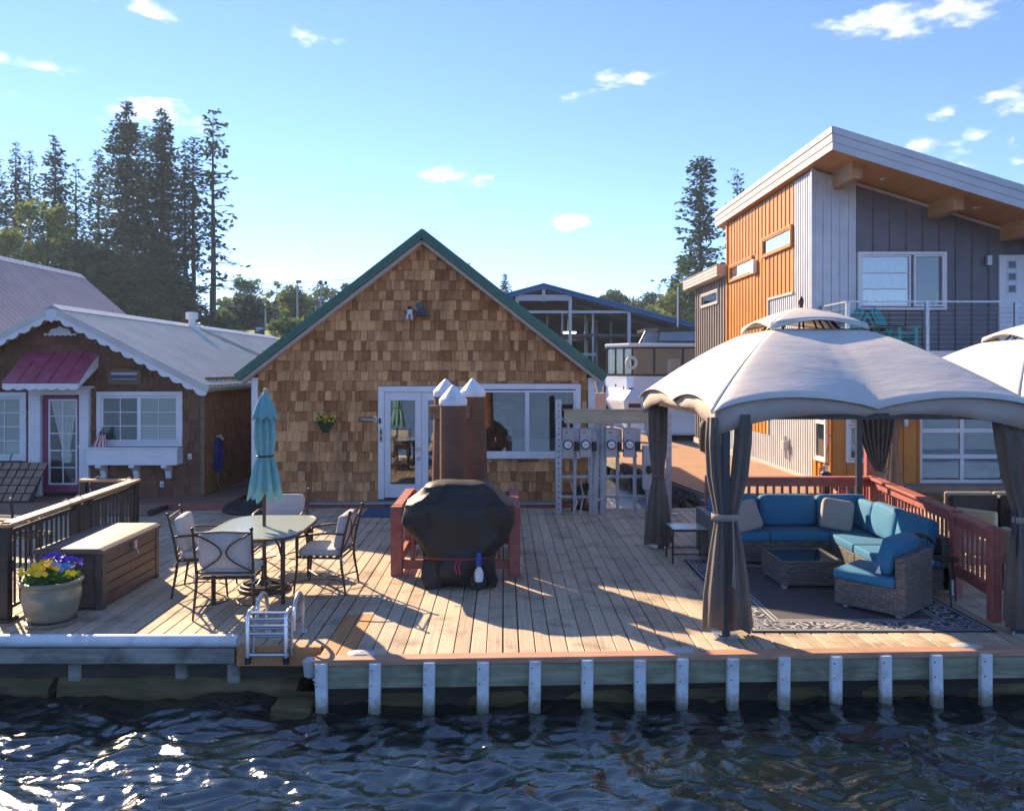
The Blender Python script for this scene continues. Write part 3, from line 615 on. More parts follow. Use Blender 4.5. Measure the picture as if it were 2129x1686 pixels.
# ------------------------------------------------------------------ the cedar shingle house
def build_house():
    yf = 15.5; X0, X1 = -4.62, 1.66; xr = -1.48
    h = thing('shingle_house', (xr, yf, 0), 'cedar shingle house with green gable roof and white French door in the middle', 'house')
    def top(x): return 4.86-abs(x-xr)*.78
    # shell with real openings
    dx0, dx1, dz0, dz1 = -2.31, -.70, .10, 2.19; wx0, wx1, wz0, wz1 = -.545, 1.434, .852, 2.233
    wl = MB(); t = .14
    def wb(a, b, c, d): wl.mm(a, b, yf, yf+t, c, d)
    wb(X0, dx0, .05, 2.3); wb(dx0, dx1, dz1, 2.3); wb(dx1, wx0, .05, 2.3); wb(wx0, wx1, .05, wz0); wb(wx0, wx1, wz1, 2.3); wb(wx1, X1, .05, 2.3)
    wl.prism([(X0, 2.3), (X1, 2.3), (X1, top(X1)), (xr, top(xr)), (X0, top(X0))], yf, yf+t)
    W = wl.build('front_wall', MT['sheathing'], h)
    m = MB(); m.mm(X0, X0+.14, yf+t, 24.5, .05, top(X0)); m.mm(X1-.14, X1, yf+t, 24.5, .05, top(X1)); m.mm(X0, X1, 24.4, 24.54, .05, top(X0)); m.build('side_walls', MT['sheathing'], h)
    m = MB(); m.mm(X0+.14, X1-.14, yf+t, 20.0, 2.42, 2.48); m.mm(X0+.14, X1-.14, yf+t, 20, .02, .1); m.mm(X0+.14, X1-.14, 19.9, 20.0, .1, 2.42); m.build('room_shell', MT['room'], h)
    shingles(W, (0, yf, 0), (1, 0, 0), (0, -1, 0), X0+.09, X1-.09, .07, 5.0, .186, .085, .175,
             [(dx0-.01, dx1+.01, 0, dz1+.01), (wx0-.01, wx1+.01, wz0-.01, wz1+.01)], [(.78, 1, 4.86+.78*xr-.02), (-.78, 1, 4.86-.78*xr-.02)], (MT['shingle'], MT['shingle_mass']), 21)
    for a, b in ((X0-.03, X0+.088), (X1-.088, X1+.03)):
        m = MB(); m.mm(a, b, yf-.045, yf, .04, top(a if a < xr else b)-.04); m.build('corner_board', MT['white'], h, bevel=.004, seg=1)
    # roof: two slabs with green rake fascia
    yo, yb = 15.2, 24.9; rz, ez = 5.06, 2.40; xe = (-4.90, 1.91)
    for s, x in ((-1, xe[0]), (1, xe[1])):
        d = Vector((x-xr, ez-rz)).normalized(); nrm = Vector((-d.y, d.x)) if s > 0 else Vector((d.y, -d.x))
        if nrm.y > 0: nrm = -nrm
        th = .14
        poly = [(xr, rz), (x, ez), (x+nrm.x*th, ez+nrm.y*th), (xr, rz+nrm.y*th/ (nrm.y*nrm.y) * abs(nrm.y) if False else rz-th/abs(nrm.y))]
        m = MB(); m.prism(poly, yo, yb); rf = m.build('roof', MT['green_metal'], h)
        m = MB(); m.bar(Vector((xr, yo-.012, rz-.05)), Vector((x, yo-.012, ez-.05)), .02, .05, up=(0, -1, 0)); 
        m = MB()
        for k in range(26):
            y = yo+.2+k*.37; a = Vector((xr, y, rz)); b = Vector((x, y, ez)); m.bar(a, b, .03, .05)
        m.build('roof_rib', MT['green_metal'], rf)
        # shadow line lip and pale rake board under it
        m = MB(); q = nrm*th
        m.bar(Vector((xr, yo-.006, rz-.075/abs(nrm.y))), Vector((x+nrm.x*.07, yo-.006, ez+nrm.y*.07)), .012, .022, up=(0, 0, 1)); m.build('drip_lip', MT['green_metal'], rf)
        m = MB(); a = Vector((xr, 0, rz-(th+.035)/abs(nrm.y))); b = Vector((x+nrm.x*(th+.035), 0, ez+nrm.y*(th+.035)))
        for y in (15.40,): m.bar(Vector((a.x, y, a.z)), Vector((b.x, y, b.z)), .22, .06)
        m.build('rake_board', M('rake_tan' + str(s), (.52, .44, .40), .6), rf)
    # French door
    D = thing_part(h, 'door_frame')
    m = MB(); c = .11; y0 = yf-.05
    m.mm(dx0, dx0+c, y0, yf+.1, dz0, dz1); m.mm(dx1-c, dx1, y0, yf+.1, dz0, dz1); m.mm(dx0+c, dx1-c, y0+.002, yf+.1, dz1-c, dz1)
    fr = m.build('door_frame', MT['white'], h, bevel=.005, seg=1)
    a0 = dx0+c; wl_ = (dx1-c-a0)/2
    for k in range(2):
        a, b = a0+wl_*k+.003, a0+wl_*(k+1)-.003; st = .105; m = MB(); y1, y2 = yf-.015, yf+.04
        m.mm(a, a+st, y1, y2, dz0+.03, dz1-c-.003); m.mm(b-st, b, y1, y2, dz0+.03, dz1-c-.003); m.mm(a+st, b-st, y1, y2, dz1-c-.003-.13, dz1-c-.003); m.mm(a+st, b-st, y1, y2, dz0+.03, dz0+.26)
        lf = m.build('door', MT['white'], h, bevel=.004, seg=1)
        m = MB()
        for (p, q, r, s) in ((a+st-.015, a+st+.012, dz0+.25, dz1-c-.12), (b-st-.012, b-st+.015, dz0+.25, dz1-c-.12)): m.mm(p, q, y1-.012, y1, r, s)
        m.mm(a+st+.012, b-st-.012, y1-.0115, y1, dz1-c-.15, dz1-c-.12); m.mm(a+st+.012, b-st-.012, y1-.0115, y1, dz0+.25, dz0+.28); m.build('glazing_bead', MT['white'], lf)
        m = MB(); m.add([(a+st, yf+.01, dz0+.25), (b-st, yf+.01, dz0+.25), (b-st, yf+.01, dz1-c-.12), (a+st, yf+.01, dz1-c-.12)], [(0, 1, 2, 3)]); m.build('pane', MT['glass'], lf)
        if k == 0:
            m = MB()
            for z in (1.03, .85):
                m.lathe([(.001, 0), (.03, 0), (.034, .008), (.028, .016), (.014, .03), (.02, .05), (.012, .062), (.001, .064)], 12, (0, 0, 0))
                for v in m.v[-8*12:]:
                    x, yy, zz = v; v.x, v.y, v.z = b-.05+x, y1-zz, z+yy
            m.mm(b-.072, b-.028, y1-.012, y1, .97, 1.10)
            m.build('handle', MT['chrome'], lf, smooth=1)
    # sliding picture window
    w_, hh = wx1-wx0, wz1-wz0
    window(h, (wx0, yf, wz0), (1, 0, 0), (0, -1, 0), w_, hh, [(.10, w_/2-.001, .10, hh-.12, 1, 1, 'room'), (w_/2+.001, w_-.10, .10, hh-.12, 1, 1, 'room')], casing=.10, proud=.06)
    # what stands inside, seen through the glass
    m = MB(); m.mm(-2.9, -2.2, 18.2, 19.8, .1, 2.0); m.mm(-.5, .25, 19.0, 19.85, .1, 1.75); m.mm(-.42, .2, 18.95, 19, .3, 1.65); m.build('cabinet', MT['soffit_wood'], h)
    m = MB(); m.mm(.1, 1.4, 16.3, 17.8, .1, .62); m.mm(.1, 1.4, 17.6, 17.9, .62, 1.05); m.build('bed', MT['cushion'], h, bevel=.05)
    # sill beam and metal ledge along the float
    for a, b in ((-3.55, -.6), (.28, 1.0)):
        m = MB(); m.mm(a, b, yf-.30, yf-.03, .045, .075); m.build('ledge', MT['galv'], h, bevel=.005, seg=1)
    m = MB(); m.mm(X0, X1, yf-.25, yf-.03, -.2, .04); m.build('sill_beam', MT['red_stain'], h)
    m = MB(); m.mm(X0, X1, yf-.02, 24.5, -.7, .045); m.build('float', MT['dark_wood'], h)
    # gable light and security lamp
    c = P(879, 652, yf); m = MB(); m.mm(c.x-.12, c.x+.02, yf-.045, yf-.02, c.z+.04, c.z+.2); m.cyl((c.x, yf-.04, c.z+.08), (c.x, yf-.16, c.z+.1), .016)
    m.lathe([(.02, .10), (.045, .09), (.06, .05), (.15, -.045), (.165, -.06), (.15, -.055), (.05, .03), (.001, .04)], 20, (c.x, yf-.20, c.z)); m.build('wall_lamp', M('lamp_grey', (.06, .075, .085), .4), h, smooth=1)
    c = P(853, 652, yf); m = MB(); m.mm(c.x-.045, c.x+.045, yf-.10, yf-.02, c.z-.02, c.z+.07)
    for s in (-1, 1): m.tube([(c.x+s*.03, yf-.08, c.z), (c.x+s*.045, yf-.11, c.z-.06), (c.x+s*.045, yf-.14, c.z-.12)], [.012, .03, .026], 8)
    sl_ = m.build('security_light', MT['white_plastic'], h, bevel=.004); m = MB(); m.ball((c.x, yf-.09, c.z+.1), .035); m.build('sensor', MT['black'], sl_, smooth=2)
    a, b = P(746, 866, yf), P(777, 877, yf); m = MB(); m.mm(a.x, b.x, yf-.045, yf-.022, b.z, a.z); sg = m.build('sign_board', MT['wood_frame'], h, bevel=.004)
    m = MB(); zc = (a.z+b.z)/2
    for k in range(5): x = a.x+.05+k*.045; m.tube([(x, yf-.048, zc-.012), (x+.012, yf-.05, zc+.018), (x+.03, yf-.05, zc-.014), (x+.042, yf-.048, zc+.01)], .006, 6)
    m.build('lettering', MT['white'], sg)
    m = MB(); m.mm(P(777, 0, yf).x+.005, P(783, 0, yf).x+.01, yf-.04, yf-.022, zc-.05, zc+.055); nb = m.build('number_plate', MT['white'], h); m = MB(); m.mm(P(778.5, 0, yf).x, P(781.5, 0, yf).x, yf-.043, yf-.0405, zc-.03, zc+.03); m.build('bell_button', MT['black'], nb)
    m = MB(); x = dx0+.03; m.mm(x, x+.05, y0-.012, y0, 1.16, 1.42); lk = m.build('door_sign', MT['meter_grey'], h); m = MB(); m.mm(x+.012, x+.038, y0-.016, y0-.013, 1.30, 1.38); m.mm(x+.012, x+.038, y0-.016, y0-.013, 1.19, 1.26); m.build('lettering', MT['black'], lk)
    m = MB(); m.mm(dx0+.015, dx0+.055, y0-.016, y0, 1.50, 1.60); m.build('door_bell', MT['black'], h, bevel=.006)
    # hanging basket on the wall
    c = P(677, 888, yf-.2); hb = thing('hanging_basket', (c.x, yf-.2, c.z-.1), 'green hanging basket of yellow flowers on the shingle wall', 'hanging basket')
    m = MB(); m.lathe([(.05, -.1), (.11, -.02), (.15, .07), (.16, .08), (.14, .08), (.001, .06)], 18, c); m.build('bowl', M('basket', (.03, .055, .03), .8), hb, smooth=1)
    m = MB()
    for a in range(3):
        t = a*2.1; m.tube([c+Vector((.14*math.cos(t), .14*math.sin(t), .08)), c+Vector((0, 0, .44))], .003, 5)
    m.tube([c+Vector((0, 0, .44)), c+Vector((0, .02, .46)), c+Vector((0, .17, .46))], .006, 6); m.build('hanger', MT['iron'], hb)
    rr = random.Random(8); lf, fl = MB(), MB()
    for k in range(150):
        p = c+Vector((rr.gauss(0, .075), rr.gauss(0, .06), .08+abs(rr.gauss(0, .055)))); leaf_tri(lf, p, .035, rr)
    for k in range(60):
        p = c+Vector((rr.gauss(0, .08), rr.gauss(-.02, .06), .10+abs(rr.gauss(0, .06)))); leaf_tri(fl, p, .03, rr); leaf_tri(fl, p, .03, rr)
    lf.build('foliage', MT['leaf'], hb); fl.build('blossom', MT['petal_yellow'], hb)
    m = MB(); mt = MB(); mt.mm(-2.42, -1.25, 14.12, 15.12, .002, .016); tag(mt.build('door_mat', MT['mat_blue']), 'blue door mat on the deck before the French door', 'door mat')
def thing_part(a, b): return None
def leaf_tri(m, p, s, rr):
    a = Vector((rr.gauss(0, 1), rr.gauss(0, 1), rr.gauss(0, 1))).normalized(); b = a.orthogonal().normalized(); t = rr.uniform(0, 6.28); c = a.cross(b); d = b*math.cos(t)+c*math.sin(t); e = a.cross(d)
    m.add([p-d*s, p+e*s*.55, p+d*s, p-e*s*.55], [(0, 1, 2, 3)])
build_house()
# ------------------------------------------------------------------ dark shingle cottage on the left
def ribbed_roof(parent, a, b, y0, y1, pitch, mat, th=.06, rib=.022, name='roof'):
    """a (ridge) and b (eave) are (x, z); ribs run from ridge to eave; one sheet per metre of length"""
    a = Vector((a[0], 0, a[1])); b = Vector((b[0], 0, b[1])); d = b-a; L_ = d.length; d.normalize(); n = Vector((0, 1, 0)).cross(d)
    if n.z < 0: n = -n
    y = y0; out = None
    while y < y1-.01:
        ye = min(y+pitch*4, y1); prof = []
        k = y
        while k < ye-.001:
            q = min(k+pitch, ye); prof += [(k, rib), (k+pitch*.14, rib), (k+pitch*.24, 0), (k+pitch*.86, 0)] if q-k > pitch*.9 else [(k, 0)]; k = q
        prof.append((ye, rib)); bot = [(ye, -th), (y, -th)]
        pts = prof+bot; m = MB()
        m.loft([[a+Vector((0, p[0], 0))+n*p[1] for p in pts], [b+Vector((0, p[0], 0))+n*p[1] for p in pts]])
        out = m.build('roof_sheet', mat, parent); y = ye+.001
    return out
def build_cottage():
    yf = 15.8; xr, X1, X0 = -8.30, -5.65, -10.95; zf = .12
    h = thing('shingle_cottage', (xr, yf, 0), 'dark brown shingle cottage with white scalloped gable trim and grey metal roof', 'house')
    def top(x): return 3.60-abs(x-xr)*.515
    m = MB(); m.prism([(X0, zf-.05), (X1, zf-.05), (X1, top(X1)-.05), (xr, top(xr)-.05), (X0, top(X0)-.05)], yf, 30.0); W = m.build('wall', MT['sheathing'], h)
    wR = (-7.657, -6.04, 1.047, 2.082); wL = (-10.45, -8.98, .77, 2.07); dr = (-8.90, -7.77, zf, 2.12)
    shingles(W, (0, yf, 0), (1, 0, 0), (0, -1, 0), -10.2, X1-.05, zf, 3.6, .205, .13, .26, [(wR[0], wR[1], wR[2], wR[3]), (wL[0], wL[1], wL[2], wL[3]), (dr[0], dr[1], -1, dr[3])],
             [(.515, 1, 3.60+.515*xr-.06), (-.515, 1, 3.60-.515*xr-.06)], (MT['dshingle'], MT['dshingle_mass']), 5, limit=200)
    shingles(W, (X1, yf, 0), (0, 1, 0), (1, 0, 0), .05, 4.2, zf, top(X1)-.08, .2, .10, .2, [], [], (MT['side_shingle_lit'], MT['side_shingle_lit_mass']), 6, jag=.03, limit=90)
    m = MB(); m.mm(X1-.055, X1+.025, yf-.03, yf+.05, zf, top(X1)-.1); m.build('corner_board', MT['wood_frame'], h)
    window(h, (wR[0], yf, wR[2]), (1, 0, 0), (0, -1, 0), wR[1]-wR[0], wR[3]-wR[2], [(.09, .80, .09, .945, 2, 3, 'screen'), (.80, 1.53, .09, .945, 2, 3, 'blind')], casing=.085)
    window(h, (wL[0], yf, wL[2]), (1, 0, 0), (0, -1, 0), wL[1]-wL[0], wL[3]-wL[2], [(.09, .735, .09, 1.21, 2, 4, 'blind'), (.735, 1.38, .09, 1.21, 2, 4, 'blind')], casing=.085)
    # door with ten panes, lace curtain, white posts
    D = MB(); y0 = yf-.03
    for a, b in ((-8.90, -8.68), (-7.95, -7.77)): D.mm(a, b, yf-.12, yf, zf, 2.02)
    D.mm(-8.90, -7.77, yf-.12, yf, 2.021, 2.14); D.mm(-8.97, -7.70, yf-.17, yf, 2.141, 2.19); D.build('door_surround', MT['white'], h, bevel=.006, seg=1)
    m = MB(); a, b, z0, z1 = -8.66, -7.96, zf+.06, 2.0
    m.mm(a-.02, a+.10, y0, yf, z0, z1); m.mm(b-.06, b+.01, y0, yf, z0, z1); m.mm(a+.1, b-.06, y0, yf, z0, z0+.15); m.mm(a+.1, b-.06, y0, yf, z1-.06, z1); d = m.build('door', MT['maroon'], h)
    ga, gb, g0, g1 = a+.10, b-.06, z0+.15, z1-.06; m = MB(); s = .03
    m.mm(ga, ga+s, y0-.012, y0+.02, g0, g1); m.mm(gb-s, gb, y0-.012, y0+.02, g0, g1); m.mm(ga+s, gb-s, y0-.011, y0+.02, g0, g0+s); m.mm(ga+s, gb-s, y0-.011, y0+.02, g1-s, g1)
    m.mm((ga+gb)/2-.009, (ga+gb)/2+.009, y0-.009, y0+.01, g0+s, g1-s)
    for k in range(1, 5): z = g0+(g1-g0)*k/5; m.mm(ga+s, gb-s, y0-.0085, y0+.01, z-.009, z+.009)
    m.build('muntin', MT['white'], d)
    for i in range(2):
        for j in range(5):
            x0 = ga+(gb-ga)*i/2; x1 = ga+(gb-ga)*(i+1)/2; q0 = g0+(g1-g0)*j/5; q1 = g0+(g1-g0)*(j+1)/5
            m = MB(); m.add([(x0, y0+.002, q0), (x1, y0+.002, q0), (x1, y0+.002, q1), (x0, y0+.002, q1)], [(0, 1, 2, 3)]); m.build('pane', MT['glass_clear'], d)
    m = MB(); rows = []
    for z, xa, xb in ((g1, ga+.03, gb-.03), (1.62, ga+.09, gb-.05), (1.3, ga+.17, gb-.10), (1.0, ga+.24, gb-.15), (.9, ga+.22, gb-.12), (.78, ga+.25, gb-.13), (.74, ga+.25, gb-.14)):
        rows.append([Vector((xa+(xb-xa)*k/36, yf-.012+.007*math.sin(k*1.9+z*2), z)) for k in range(37)])
    m.grid(rows); m.build('curtain', MT['lace'], d, smooth=2)
    m = MB(); m.mm(ga, gb, yf-.003, yf-.001, g0, g1); m.build('backing', MT['room_dark'], d)
    m = MB(); m.ball((b-.02, y0-.03, 1.05), .022); m.cyl((b-.02, y0, 1.05), (b-.02, y0-.03, 1.05), .01); m.build('handle', MT['chrome'], d, smooth=1)
    # roof
    for s in (-1, 1):
        ex = xr+s*2.87; ribbed_roof(h, (xr, 3.63), (ex, 3.63-2.87*.515), 15.4, 30.2, .23, MT['grey_roof'], th=.07, rib=.04)
    m = MB(); m.prism([(xr-.16, 3.60), (xr, 3.705), (xr+.16, 3.60), (xr, 3.66)], 15.38, 30.2); m.build('ridge_cap', MT['grey_roof'], h)
    m = MB(); m.bar((xr+.1, 22.4, 3.645), (xr+2.85, 23.9, 2.24), .1, .05); m.build('roof_seam', MT['fascia_tan'], h)
    # wide metal rake flashing and scalloped board beneath
    for s in (-1, 1):
        d2 = Vector((s*2.9, -2.9*.515)); L_ = d2.length; d2.normalize(); nn = Vector((d2.y*s, -d2.x*s)); nn = nn if nn.y < 0 else -nn
        m = MB(); a = Vector((xr, 15.385, 3.655)); U = Vector((d2.x, 0, d2.y)); V = Vector((nn.x, 0, nn.y))
        m.lbox(a, U, (0, 1, 0), V, 0, L_, -.012, .004, 0, .10); m.build('rake_flashing', MT['grey_roof'], h)
        poly = [(0.0, .10), (L_, .10)]; n_ = 13; per = L_/n_
        for k in range(n_):
            x1 = L_-k*per
            poly += [(x1, .165)]+[(x1-per*(.08+.84*t), .165+.048*math.sin(math.pi*t)**.8) for t in (0, .15, .3, .5, .7, .85, 1)]+[(x1-per*.96, .165)]
        poly.append((0, .165)); m = MB(); m.prism(poly, .0, .025, U=U, V=V, D=(0, 1, 0), o=a); m.build('scalloped_trim', MT['white'], h)
        m = MB(); m.lbox(a, U, (0, 1, 0), V, .1, L_, .03, .42, .07, .09); m.build('soffit', MT['fascia_tan'], h)
        m = MB(); rr = random.Random(3)
        for k in range(16): q = a+U*(.25+k*.19)+V*.2; m.tube([q, q-Vector((0, 0, rr.uniform(.03, .08)))], .006, 5)
        m.build('icicle_light', MT['ramp_brown'], h)
    m = MB(); m.prism([(xr-.10, 3.55), (xr, 3.62), (xr+.10, 3.55), (xr+.07, 3.42), (xr, 3.36), (xr-.07, 3.42)], 15.365, 15.384); m.build('apex_board', MT['white'], h)
    m = MB(); m.mm(X1-.02, X1+.2, 15.42, 30, 2.14, 2.22); m.build('eave_board', MT['beam_tan'], h)
    c = P(125, 690, yf-.06); m = MB(); pl = [(-.30, -.08), (.30, -.08), (.30, -.02), (.22, -.04), (.17, .05), (.05, .075), (0, .11), (-.05, .075), (-.17, .05), (-.22, -.04), (-.30, -.02)]
    pl = [pl[0]]+[(-.30+.6*k/12, -.08+(.022 if k % 2 else 0)) for k in range(1, 12)]+pl[1:]
    m.prism(pl, -.012, .012, o=c); m.build('gable_ornament', MT['white'], h)
    # purple metal awning with scalloped white edge
    a0, a1, b0, b1 = Vector((-9.0, yf-.02, 2.82)), Vector((-7.62, yf-.02, 2.82)), Vector((-8.99, 15.0, 2.25)), Vector((-7.60, 15.0, 2.25))
    nrm = (a1-a0).cross(b0-a0).normalized(); nrm = nrm if nrm.z > 0 else -nrm
    for k in range(5):
        t0, t1 = k/5+.003, (k+1)/5-.003; m = MB()
        p = [a0.lerp(a1, t0), a0.lerp(a1, t1), b0.lerp(b1, t1), b0.lerp(b1, t0)]; m.loft([[q for q in p], [q+nrm*.012 for q in p]])
        if k: m.bar(a0.lerp(a1, k/5)+nrm*.02, b0.lerp(b1, k/5)+nrm*.02, .016, .04, up=nrm)
        m.build('awning_panel', MT['purple_metal'], h)
    m = MB(); L_ = 1.37; poly = [(0, 0), (L_, 0)]
    for k in range(7): x1 = L_-k*L_/7; poly += [(x1-L_/7*t, -.085-.035*math.sin(math.pi*t)) for t in (.02, .2, .5, .8, .98)]
    m.prism(poly, -.01, .012, o=b0+Vector((.01, .01, -.005)))
    for x in (-8.98, -7.62): m.add([(x, 15.0, 2.245), (x, 15.0, 2.15), (x, yf-.02, 2.55), (x, yf-.02, 2.8)], [(0, 1, 2, 3)])
    m.build('awning_valance', MT['white'], h)
    # framed landscape
    a, b = P(226, 766, yf), P(296, 800, yf); m = MB(); f = .075
    m.prism([(a.x, b.z), (b.x, b.z), (b.x, a.z-.03), (a.x+.42, a.z-.01), (a.x+.3, a.z+.01), (a.x+.15, a.z), (a.x, a.z-.03)], yf-.05, yf-.02); pf = m.build('picture_frame', MT['wood_frame'], h, bevel=.006, seg=1)
    m = MB(); m.mm(a.x+f, b.x-f, yf-.056, yf-.051, b.z+.06, a.z-.075); m.build('picture', MT['print'], pf)
    for u, v in ((396, 948), (338, 1006)):
        c = P(u, v, yf); m = MB(); m.mm(c.x-.035, c.x+.035, yf-.045, yf-.015, c.z-.055, c.z+.055); ob = m.build('outlet', MT['white_plastic'], h, bevel=.006)
        m = MB(); m.mm(c.x-.012, c.x+.012, yf-.048, yf-.046, c.z-.03, c.z+.0); m.build('socket', MT['black'], ob)
    # flower box, brackets
    fx0, fx1, z1, z0 = -7.70, -6.03, 1.03, .73; m = MB(); ya, yb = 15.47, yf-.03
    m.mm(fx0, fx1, ya, ya+.025, z0, z1); m.mm(fx0, fx0+.025, ya+.025, yb, z0, z1); m.mm(fx1-.025, fx1, ya+.025, yb, z0, z1); m.mm(fx0+.025, fx1-.025, ya+.025, yb, z0, z0+.02); m.mm(fx0-.04, fx1+.04, ya-.03, ya+.03, z1, z1+.03)
    fb = m.build('flower_box', MT['white'], h, bevel=.004, seg=1)
    m = MB(); m.mm(fx0+.025, fx1-.025, ya+.025, yb, z0+.05, z1-.02); m.build('soil', MT['soil'], fb)
    m = MB()
    for s in (0, 1):
        xa = fx0+.04+s*.80; m.tube([(xa+.75*t, ya-.002, z1-.05-.09*math.sin(math.pi*t)**2*1) for t in [k/14 for k in range(15)]], .006, 5)
    m.mm(fx0+.83, fx0+.838, ya-.004, ya, z0, z1); m.build('moulding', MT['white'], fb)
    for x in (-7.50, -6.88, -6.28):
        poly = [(0, 0), (.30, 0), (.30, -.05), (.24, -.07), (.12, -.12), (.07, -.27), (0, -.27)]
        m = MB(); m.prism(poly, x-.05, x+.05, U=(0, -1, 0), V=(0, 0, 1), D=(1, 0, 0), o=(0, yb, z0-.003)); m.build('bracket', MT['white'], fb, bevel=.006, seg=1)
    # side deck and front steps
    m = MB(); m.mm(-10.9, -4.95, 14.95, 15.02, -.15, .085); m.mm(-5.02, -4.95, 15.02, 20, -.15, .085); m.build('step_skirt', MT['red_stain'], h)
    x = -10.9
    for k in range(6):
        y = 15.0+k*.135; m = MB(); m.mm(-10.9, -4.93, y-.06, y+.07, .086, .118); m.build('step_board', MT['deck_brown'], h)
    for k in range(5):
        x = -5.60+k*.137; m = MB(); m.mm(x, x+.132, 15.76, 20, .086, .118); m.build('step_board', MT['deck_brown'], h)
    # roof pipe vent
    c = Vector((xr+.12, 22, 3.58)); m = MB(); m.lathe([(.24, -.1), (.14, .03), (.09, .12), (.085, .22), (.09, .22), (.15, .235), (.155, .25), (.155, .40), (.14, .42), (.001, .43)], 16, c); m.build('roof_vent', MT['white'], h, smooth=1)
    # ---- loose things
    f = thing('flag', (-7.5, 15.62, 1.0), 'small drooping American flag stuck in the white flower box', 'flag')
    m = MB(); m.tube([(-7.42, 15.60, .95), (-7.42, 15.6, 1.45)], .006, 6); m.ball((-7.42, 15.6, 1.46), .012); m.build('pole', MT['beam_tan'], f)
    n_ = 13
    for k in range(n_):
        t0, t1 = k/n_, (k+1)/n_
        def pt(s_, t): x = -.25+.31*t-s_*0.0; return Vector((-7.42-.02+(-.26+.34*t)*s_**.8, 15.58+.02*math.sin(t*14+s_*3), 1.42-.40*s_-.02*math.cos(t*14)*s_))
        m = MB(); m.grid([[pt(s_, t0), pt(s_, t1)] for s_ in (.0, .15, .3, .34, .5, .7, .85, 1)])
        st = m.build('stripe', MT['flag_red'] if k % 2 == 0 else MT['white'], f)
    m = MB(); m.grid([[Vector((-7.44+(-.26+.34*t)*s_**.8, 15.570+.02*math.sin(t*14+s_*3), 1.422-.40*s_-.02*math.cos(t*14)*s_)) for t in (0, .12, .25, .4, .55, .7, .85, 1)] for s_ in (0, .1, .2, .33)]); ca = m.build('canton', MT['flag_blue'], f)
    m = MB()
    for s_ in (.1, .17, .24, .3):
        for t in (.1, .3, .5, .7, .9):
            q = Vector((-7.44+(-.26+.34*t)*s_**.8, 15.562+.02*math.sin(t*14+s_*3), 1.422-.40*s_)); m.add([q+Vector((.008*math.cos(a), 0, .008*math.sin(a))) for a in (.3, 1.56, 2.8, 4.1, 5.3)], [(0, 1, 2, 3, 4)])
    m.build('star', MT['white'], ca)
    hz = P(445, 945, 16.36); ho = thing('garden_hose', (X1+.1, 16.4, .4), 'coiled blue garden hose hanging on the cottage side wall', 'hose')
    m = MB(); rr = random.Random(2)
    for k in range(9):
        r1 = .13+.012*rr.random(); r2 = .33+.03*rr.random(); dx = .04+.025*(k % 3); n_ = 26
        m.tube([(X1+dx+.01*math.sin(t*3+k), 16.4+r1*math.cos(t)+.006*k, .84+r2*math.sin(t)-.03*k/9) for t in [2*math.pi*j/n_ for j in range(n_)]], .012, 6, loop=True)
    m.build('coil', MT['hose_blue'], ho, smooth=2)
    m = MB(); m.tube([(X1+.02, 16.4, 1.17), (X1+.12, 16.4, 1.2), (X1+.16, 16.4, 1.12)], .03, 8); m.build('hook', MT['beam_tan'], ho, smooth=1)
    m = MB(); m.tube([(X1+.1, 16.3, .5), (X1+.12, 16.2, .3), (X1+.18, 16.3, .15), (X1+.5, 16.9, .2)], .01, 6); m.build('hose_end', MT['galv'], ho, smooth=1)
    # leaning brown tile panel
    tp = thing('tile_panel', (-9.3, 15.3, .12), 'brown gridded tile panel leaning below the cottage window', 'panel')
    a0 = Vector((-10.8, 15.0, .13)); up = Vector((.0, .56, .64)); L_ = up.length; upn = up/L_; fn = Vector((0, -upn.z, upn.y))
    m = MB(); m.loft([[a0, a0+Vector((2.36, 0, 0)), a0+Vector((2.30, 0, 0))+up, a0+up], [q-fn*.03 for q in (a0, a0+Vector((2.36, 0, 0)), a0+Vector((2.30, 0, 0))+up, a0+up)]]); m.build('backing', MT['black'], tp)
    for j in range(5):
        for k in range(14):
            x0 = k*.165+.01+j*.012; s0 = j*L_/5+.012; m = MB(); m.lbox(a0, Vector((1, 0, 0)), upn, fn, x0, x0+.135, s0, s0+L_/5-.024, .001, .012+.003*((j*k) % 3)); m.build('tile', MT['ramp_brown'], tp)
    m = MB(); m.mm(-9.42, -8.98, 15.55, 15.6, .76, .80); m.tube([(-9.2, 15.6, .78), (-9.2, 15.66, .9), (-9.2, 15.7, .92)], .01, 6); m.build('hook', MT['iron'], tp)
    # ribbed ramp in front of the step
    rp = thing('ribbed_ramp', (-8, 14.6, 0), 'low brown ribbed ramp before the cottage step', 'ramp')
    for k in range(8):
        y = 14.28+k*.083; m = MB(); z = .03+.010*k; m.mm(-9.4, -6.0+.0*k, y, y+.07, z-.02, z); m.build('slat', MT['ramp_brown'], rp)
    m = MB(); m.mm(-9.4, -6.02, 14.27, 14.94, .0015, .012); m.mm(-6.06, -5.98, 14.26, 14.94, .002, .09); m.build('frame', MT['dark_wood'], rp)
    m = MB(); rings = []
    for k in range(9):
        t = k/8; r = math.sin(math.pi*min(t*.5+.5, 1)) if t > 0 else 1
        rings.append([Vector((-4.35+(.55*math.cos(a)*(1+.15*math.sin(3*a)))*(1-t**2)**.5 if t < 1 else -4.35, 14.62+.32*math.sin(a)*(1-t*t)**.5, .005+.22*t+.02*math.sin(5*a)*(1-t))) for a in [2*math.pi*j/20 for j in range(20)]])
    m.loft(rings); tag(m.build('tarp', MT['black_cover'], smooth=2), 'crumpled black tarp heap at the foot of the shingle house', 'tarp')
build_cottage()
